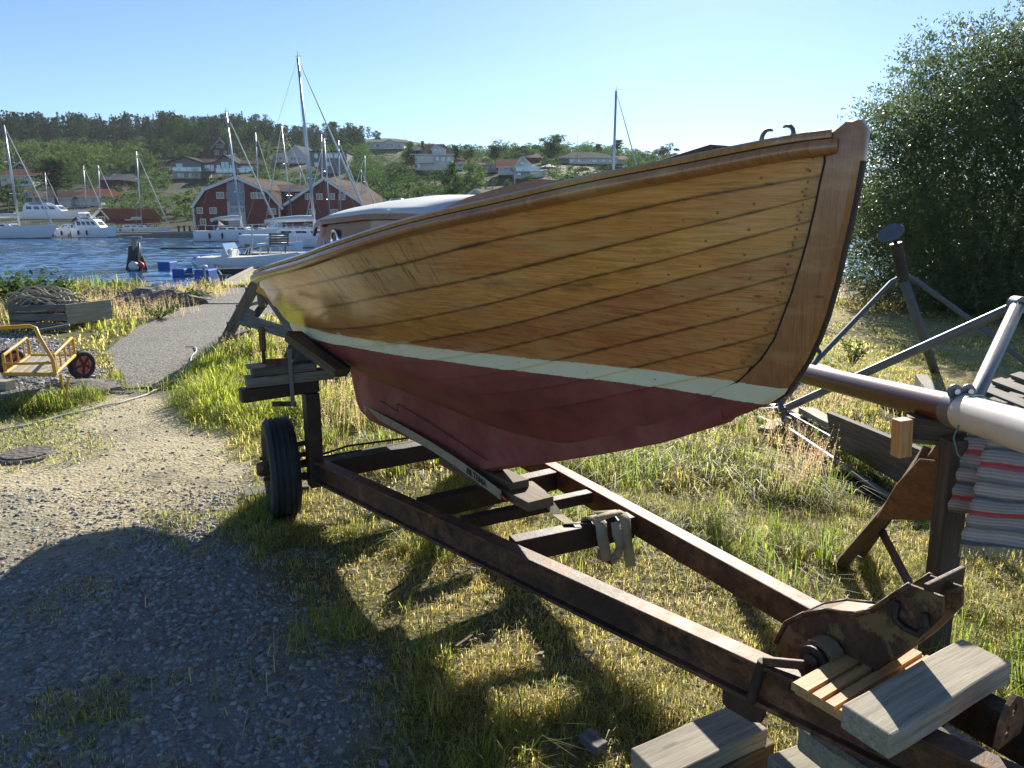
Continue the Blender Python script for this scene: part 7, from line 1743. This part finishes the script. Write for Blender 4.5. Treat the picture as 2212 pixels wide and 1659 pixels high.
r_, Y_ = house('long dark roofed bungalow on the ridge right of the tall leafy tree', 1280, 356)
block(r_, Y_, *z3(1455, 492), *z3(1880, 545), 8, 'offwhite'); block(r_, Y_+.5, *z3(1365, 492), *z3(1455, 545), 8, 'grey_boards'); ridge_roof(r_, Y_, z3(1358, 0)[0], z3(0, 492)[1], z3(1870, 0)[0], z3(0, 440)[1], 10, 'dark_tile', hip=5.0)
W1(r_, Y_, [(1462, 500, 1500, 530), (1530, 500, 1560, 530), (1655, 502, 1700, 530), (1740, 502, 1775, 532), (1800, 502, 1830, 532)], z3, pane='skyglass')
block(r_, Y_+1, *z3(1830, 505), *z3(1955, 545), 7, 'cream_boards'); ridge_roof(r_, Y_+1, z3(1825, 0)[0], z3(0, 508)[1], z3(1958, 0)[0], z3(0, 478)[1], 8, 'red_tile')
r_ = thing('house', 'small white gabled house with triangular window low beside the cabin roof', 'house', D(1030, 446, 125)); Y_ = 125
gable(r_, Y_, [z3(568, 905), z3(545, 835), z3(635, 770), z3(735, 840), z3(712, 905)], (3, 8, 0), 'white_boards', 'asphalt_felt', .4); W1(r_, Y_, [(600, 800, 632, 828), (640, 800, 672, 828), (652, 850, 670, 880), (674, 850, 692, 880)], z3)
r_ = thing('house', 'low dark roofed house with solar panels behind the coaming of the boat', 'house', D(1085, 440, 130)); Y_ = 130
block(r_, Y_, *z3(790, 830), *z3(980, 900), 7, 'grey_boards'); ro_ = ridge_roof(r_, Y_, z3(780, 0)[0], z3(0, 832)[1], z3(985, 0)[0], z3(0, 790)[1], 8, 'dark_tile')
for k in range(3):
    a = D(*z3(815+38*k, 826), Y_-.3); b_ = D(*z3(849+38*k, 826), Y_-.3); obj('solar_panel', MB().prism([a, b_, b_+Vector((.25, 1.9, 1.0)), a+Vector((.25, 1.9, 1.0))], (0, -.06, .1)), M_['skyglass'], ro_)
r_ = thing('house', 'tiny gabled house roof just above the sheer of the boat', 'house', D(1165, 425, 140)); gable(r_, 140, [z3(1180, 800), z3(1172, 768), z3(1195, 742), z3(1222, 765), z3(1222, 800)], (5, 4, 0), 'white_boards', 'dark_tile', .3)
# flag poles, umbrella, parked car
for (u, v0, v1, lab) in ((873, 279, 322, 'flagpole at the right end of the long white house'), (1248, 291, 352, 'flagpole in front of the long bungalow'), (1112, 383, 425, 'white pole standing below the glass balcony house')):
    p = hit(u, v1); q = D(u, v0, p.y); obj_ = tagp(obj('flagpole', MB().tube([p, q], [.09, .05], 6).lathe([(.0, 0), (.12, .06), (.0, .14)], q, (0, 0, 1), 6), M_['offwhite'], None, smooth=True), lab, 'flagpole')
p = hit(1185, 388); tagp(obj('parasol', MB().lathe([(.0, 2.9), (.9, 2.65), (1.8, 2.3), (1.75, 2.25), (.05, 2.6), (.04, .0), (.0, .0)], p, (0, 0, 1), 10), M_['canvas'], None), 'white parasol standing right of the glass balcony house', 'parasol')
def car(u, v, lab, mat):
    p = D(u, v, 118); F = LB(p, 0); r_ = thing('parked_car', lab, 'car', p)
    mb = MB(); pr = [(-2.1, .35), (-2.1, .8), (-1.7, .95), (-1.2, 1.4), (.5, 1.42), (1.1, .95), (2.0, .8), (2.1, .4)]; mb.prism([F(x, -.85, z) for x, z in pr], (0, 1.7, 0)); b_ = obj('body', mb, mat, r_, bevel=.06)
    obj('window', MB().prism([F(-1.1, -.87, 1.0), F(-1.0, -.87, 1.33), F(.45, -.87, 1.35), F(.95, -.87, 1.0)], (0, .01, 0)), M_['glass'], b_)
    for x in (-1.3, 1.3): obj('wheel', MB().lathe([(.0, -.09), (.3, -.09), (.32, 0), (.3, .09), (.0, .09)], F(x, -.8, .32), (0, 1, 0), 16), M_['rubber'], r_, smooth=True, auto=40)
# cars
car(862, 449, 'silver car parked left of the light green tree', M_['alu']); car(935, 441, 'white car parked right of the light green tree', M_['white_paint'])
# ---------------------------------------------------------------- single trees
T = [('leaf', 0, 400, 250, 345, 62, 'tall leafy tree left of the red house on the slope'), ('leaf', 1, 455, 252, 320, 52, 'big leafy tree on the skyline above the red house'), ('leaf', 2, 500, 262, 345, 50, 'big leafy tree right of the red house'), ('leaf', 0, 372, 262, 335, 46, 'leafy tree above the small dark cabin'),
 ('pine', 0, 124, 343, 446, 108, 'broad dark pine with spreading crown between the white cottages'), ('leaf', 1, 294, 340, 400, 64, 'round leafy tree above the dark red barn'), ('light', 0, 402, 412, 458, 48, 'light green bush left of the warehouse'), ('light', 1, 50, 383, 440, 46, 'light green tree in front of the left white house'), ('leaf', 2, 20, 395, 450, 50, 'dark leafy tree at the left edge above the yachts'),
 ('umbrella', 0, 722, 264, 322, 44, 'tall umbrella pine alone on the skyline'), ('umbrella', 0, 741, 280, 325, 30, 'smaller pine right of the tall umbrella pine'), ('leaf', 0, 540, 266, 330, 44, 'dark leafy tree on the skyline right of the leftmost tall mast'), ('leaf', 1, 566, 290, 362, 36, 'mid green tree in front of the skyline pines'), ('leaf', 2, 815, 281, 312, 24, 'two pronged small tree over the long white house'),
 ('leaf', 2, 890, 304, 368, 40, 'slender birch left of the large villa'), ('pine', 1, 985, 314, 356, 30, 'dark pine right of the villa'), ('leaf', 0, 1012, 309, 354, 28, 'leafy tree between villa and round dark tree'), ('leaf', 1, 1078, 302, 360, 62, 'round dark leafy tree left of the white house'), ('leaf', 2, 1128, 314, 350, 52, 'spreading leafy tree behind the dark bungalow'), ('leaf', 0, 1190, 288, 352, 76, 'tallest loose leafy tree on the right ridge'),
 ('pine', 1, 1292, 311, 345, 30, 'small pine left of the lone mast on the ridge'), ('umbrella', 0, 1334, 303, 348, 40, 'pine behind the red end of the bungalow'), ('leaf', 1, 1440, 309, 360, 56, 'round tree behind the foredeck'), ('light', 0, 1395, 330, 362, 50, 'lighter bush left of the round tree behind the foredeck'),
 ('leaf', 2, 976, 347, 450, 56, 'tall drooping dark tree above the small white gabled house'), ('light', 1, 898, 392, 452, 60, 'light green tree just above the white cabin roof'), ('leaf', 0, 1024, 352, 412, 46, 'mid green tree below the villa'), ('light', 1, 1245, 356, 412, 62, 'light green cone shaped tree right of the parasol'), ('leaf', 1, 1143, 376, 402, 34, 'dark bush in front of the glass balcony house'), ('light', 0, 838, 411, 448, 42, 'light green bush right of the warehouse roof'),
 ('leaf', 2, 790, 372, 420, 70, 'dark tree on the slope above the second warehouse gable'), ('leaf', 1, 860, 352, 400, 60, 'dark tree below the long white house'), ('light', 0, 775, 342, 362, 26, 'small light bush beside the grey flat roofed house'), ('leaf', 0, 940, 365, 400, 60, 'dark bush under the villa'), ('spruce', 0, 1210, 385, 440, 34, 'small spruce behind the sheer of the boat'), ('leaf', 2, 1310, 352, 385, 60, 'dark bush below the long bungalow'), ('leaf', 1, 1380, 350, 380, 60, 'dark bush right of the lone mast'), ('light', 1, 690, 352, 368, 20, 'light bush between the white gabled and the grey house'), ('light', 0, 618, 352, 368, 30, 'low light bush under the white gabled house'), ('leaf', 0, 560, 352, 395, 40, 'dark bush right of the grey house'), ('light', 0, 300, 392, 408, 46, 'yellow green bush right of the dark red barn'), ('light', 1, 258, 402, 424, 22, 'young yellow green tree in front of the dark red barn')]
for (k, i, u, vt, vb, w, lab) in T: tree(k, i, u, vt, vb, w, lab, 'bush' if 'bush' in lab else 'tree')
# ---------------------------------------------------------------- woods that read as one mass
def wood_mass(name, kinds, mat, pts, label, seed, n_faces=260):
    r = np.random.default_rng(seed); Vs = []
    for (x, y, z, h, w) in pts:
        Q = CROWN[kinds[r.integers(0, len(kinds))]]; Q = Q[r.integers(0, len(Q))]; Q = Q[r.choice(len(Q), n_faces, replace=False)]; a = r.random()*6.283; ca, sa = math.cos(a), math.sin(a)
        c = Q.mean(1, keepdims=True); Q = c+(Q-c)*1.5
        P = np.stack([(Q[..., 0]*ca-Q[..., 1]*sa)*w+x, (Q[..., 0]*sa+Q[..., 1]*ca)*w+y, Q[..., 2]*h+z-.3], -1); Vs.append(P)
    V = np.concatenate(Vs).reshape(-1, 3); arr_obj(name, V, np.arange(len(V)).reshape(-1, 4), M_[mat], kind='stuff', label=label, cat='wood')
def px(x, y, z):
    c, s = math.cos(PITCH), math.sin(PITCH); q = z-CZ; dep = y*c-q*s; up = y*s+q*c; return 1106+FPX*x/dep, 829.5-FPX*up/dep
def blocked(x, y, z, h):
    """would a tree here hide a house or grow inside one?"""
    u, vb = px(x, y, z); _, vt = px(x, y, z+h)
    for (u0, v0, u1, v1, Yf) in HOUSEPX:
        if y < Yf+9 and u0-5 < u < u1+5 and vt < v1-3 and vb > v0: return True
    for (tx, ty, tw) in TREES:
        if math.hypot(x-tx, y-ty) < tw*.6: return True
    return False
r = np.random.default_rng(77); con, dec, lig, scr = [], [], [], []
for k in range(5200):
    u = r.uniform(-80, 1560); y = r.uniform(113, 345); x = (u-1106)/FPX*y*1.0; z = Hs(x, y); uu, vv = px(x, y, z)
    if uu < 590 and vv < 352+18*math.sin(uu*.02) and y > 235:
        if uu < 430 and vv > 333+10*math.sin(uu*.03) and uu > -80: lig.append((x, y, z, r.uniform(6, 9), r.uniform(6, 9)))
        elif r.random() < .5:
            h = r.uniform(9.5, 14.5)
            if not blocked(x, y, z, h): con.append((x, y, z, h, h*r.uniform(.75, 1.0)))
    elif uu < 340 and vv < 392 and vv > 340:
        h = r.uniform(5, 8)
        if not blocked(x, y, z, h): lig.append((x, y, z, h, h*1.1))
    elif vv < 345 and y > 240:
        h = r.uniform(6, 10)
        if uu < 800 and r.random() < .6 and not blocked(x, y, z, h): con.append((x, y, z, h, h*.9))
        elif uu < 800 and r.random() < .35 and not blocked(x, y, z, h*.6): dec.append((x, y, z, h*.6, h*.7))
    else:
        h = r.uniform(2.2, 5.5)
        if r.random() < .42 and not blocked(x, y, z, h): (dec if r.random() < .72 else scr).append((x, y, z, h, h*1.25))

for k in range(900):
    u = r.uniform(-80, 800); y = r.uniform(285, 350) if u < 560 else r.uniform(300, 350); x = (u-1106)/FPX*y; z = Hs(x, y); h = r.uniform(10, 16) if u < 560 else r.uniform(6, 10)
    if r.random() < (.55 if u < 560 else .35) and not blocked(x, y, z, h): con.append((x, y, z, h, h*r.uniform(.8, 1.05)))
for k in range(2600):
    u = r.uniform(520, 1560) if k % 3 == 0 else r.uniform(760, 1560); y = r.uniform(118, 262 if u > 800 else 330); x = (u-1106)/FPX*y; z = Hs(x, y); h = r.uniform(2.0, 4.6) if u > 800 else r.uniform(2.5, 6)
    if not blocked(x, y, z, h): dec.append((x, y, z, h, h*1.3))
r.shuffle(dec); r.shuffle(con)
con = [tuple(q) for q in con[:580]]; lig = lig[:300]; dec = [tuple(q) for q in dec[:1350]]; scr = scr[:130]
print('woods', len(con), len(lig), len(dec), len(scr))
wood_mass('pine_forest', ['pine', 'spruce', 'pine'], 'conifer', con, 'dark pine forest along the ridge on the left', 1, 300)
wood_mass('birch_wood', ['light', 'leaf'], 'leaf_light', lig, 'sunlit light green young wood below the pine forest', 2, 280)
wood_mass('hillside_wood', ['leaf'], 'leaf', dec, 'dark green bushes and small trees covering the slopes between the houses', 3, 160)
wood_mass('hillside_scrub', ['light'], 'leaf_light', scr, 'lighter green scrub dotted over the slopes', 4, 180)
print('tris', sum(len(o.data.loops)-2*len(o.data.polygons) for o in sc.objects if o.type=='MESH')/1e6)
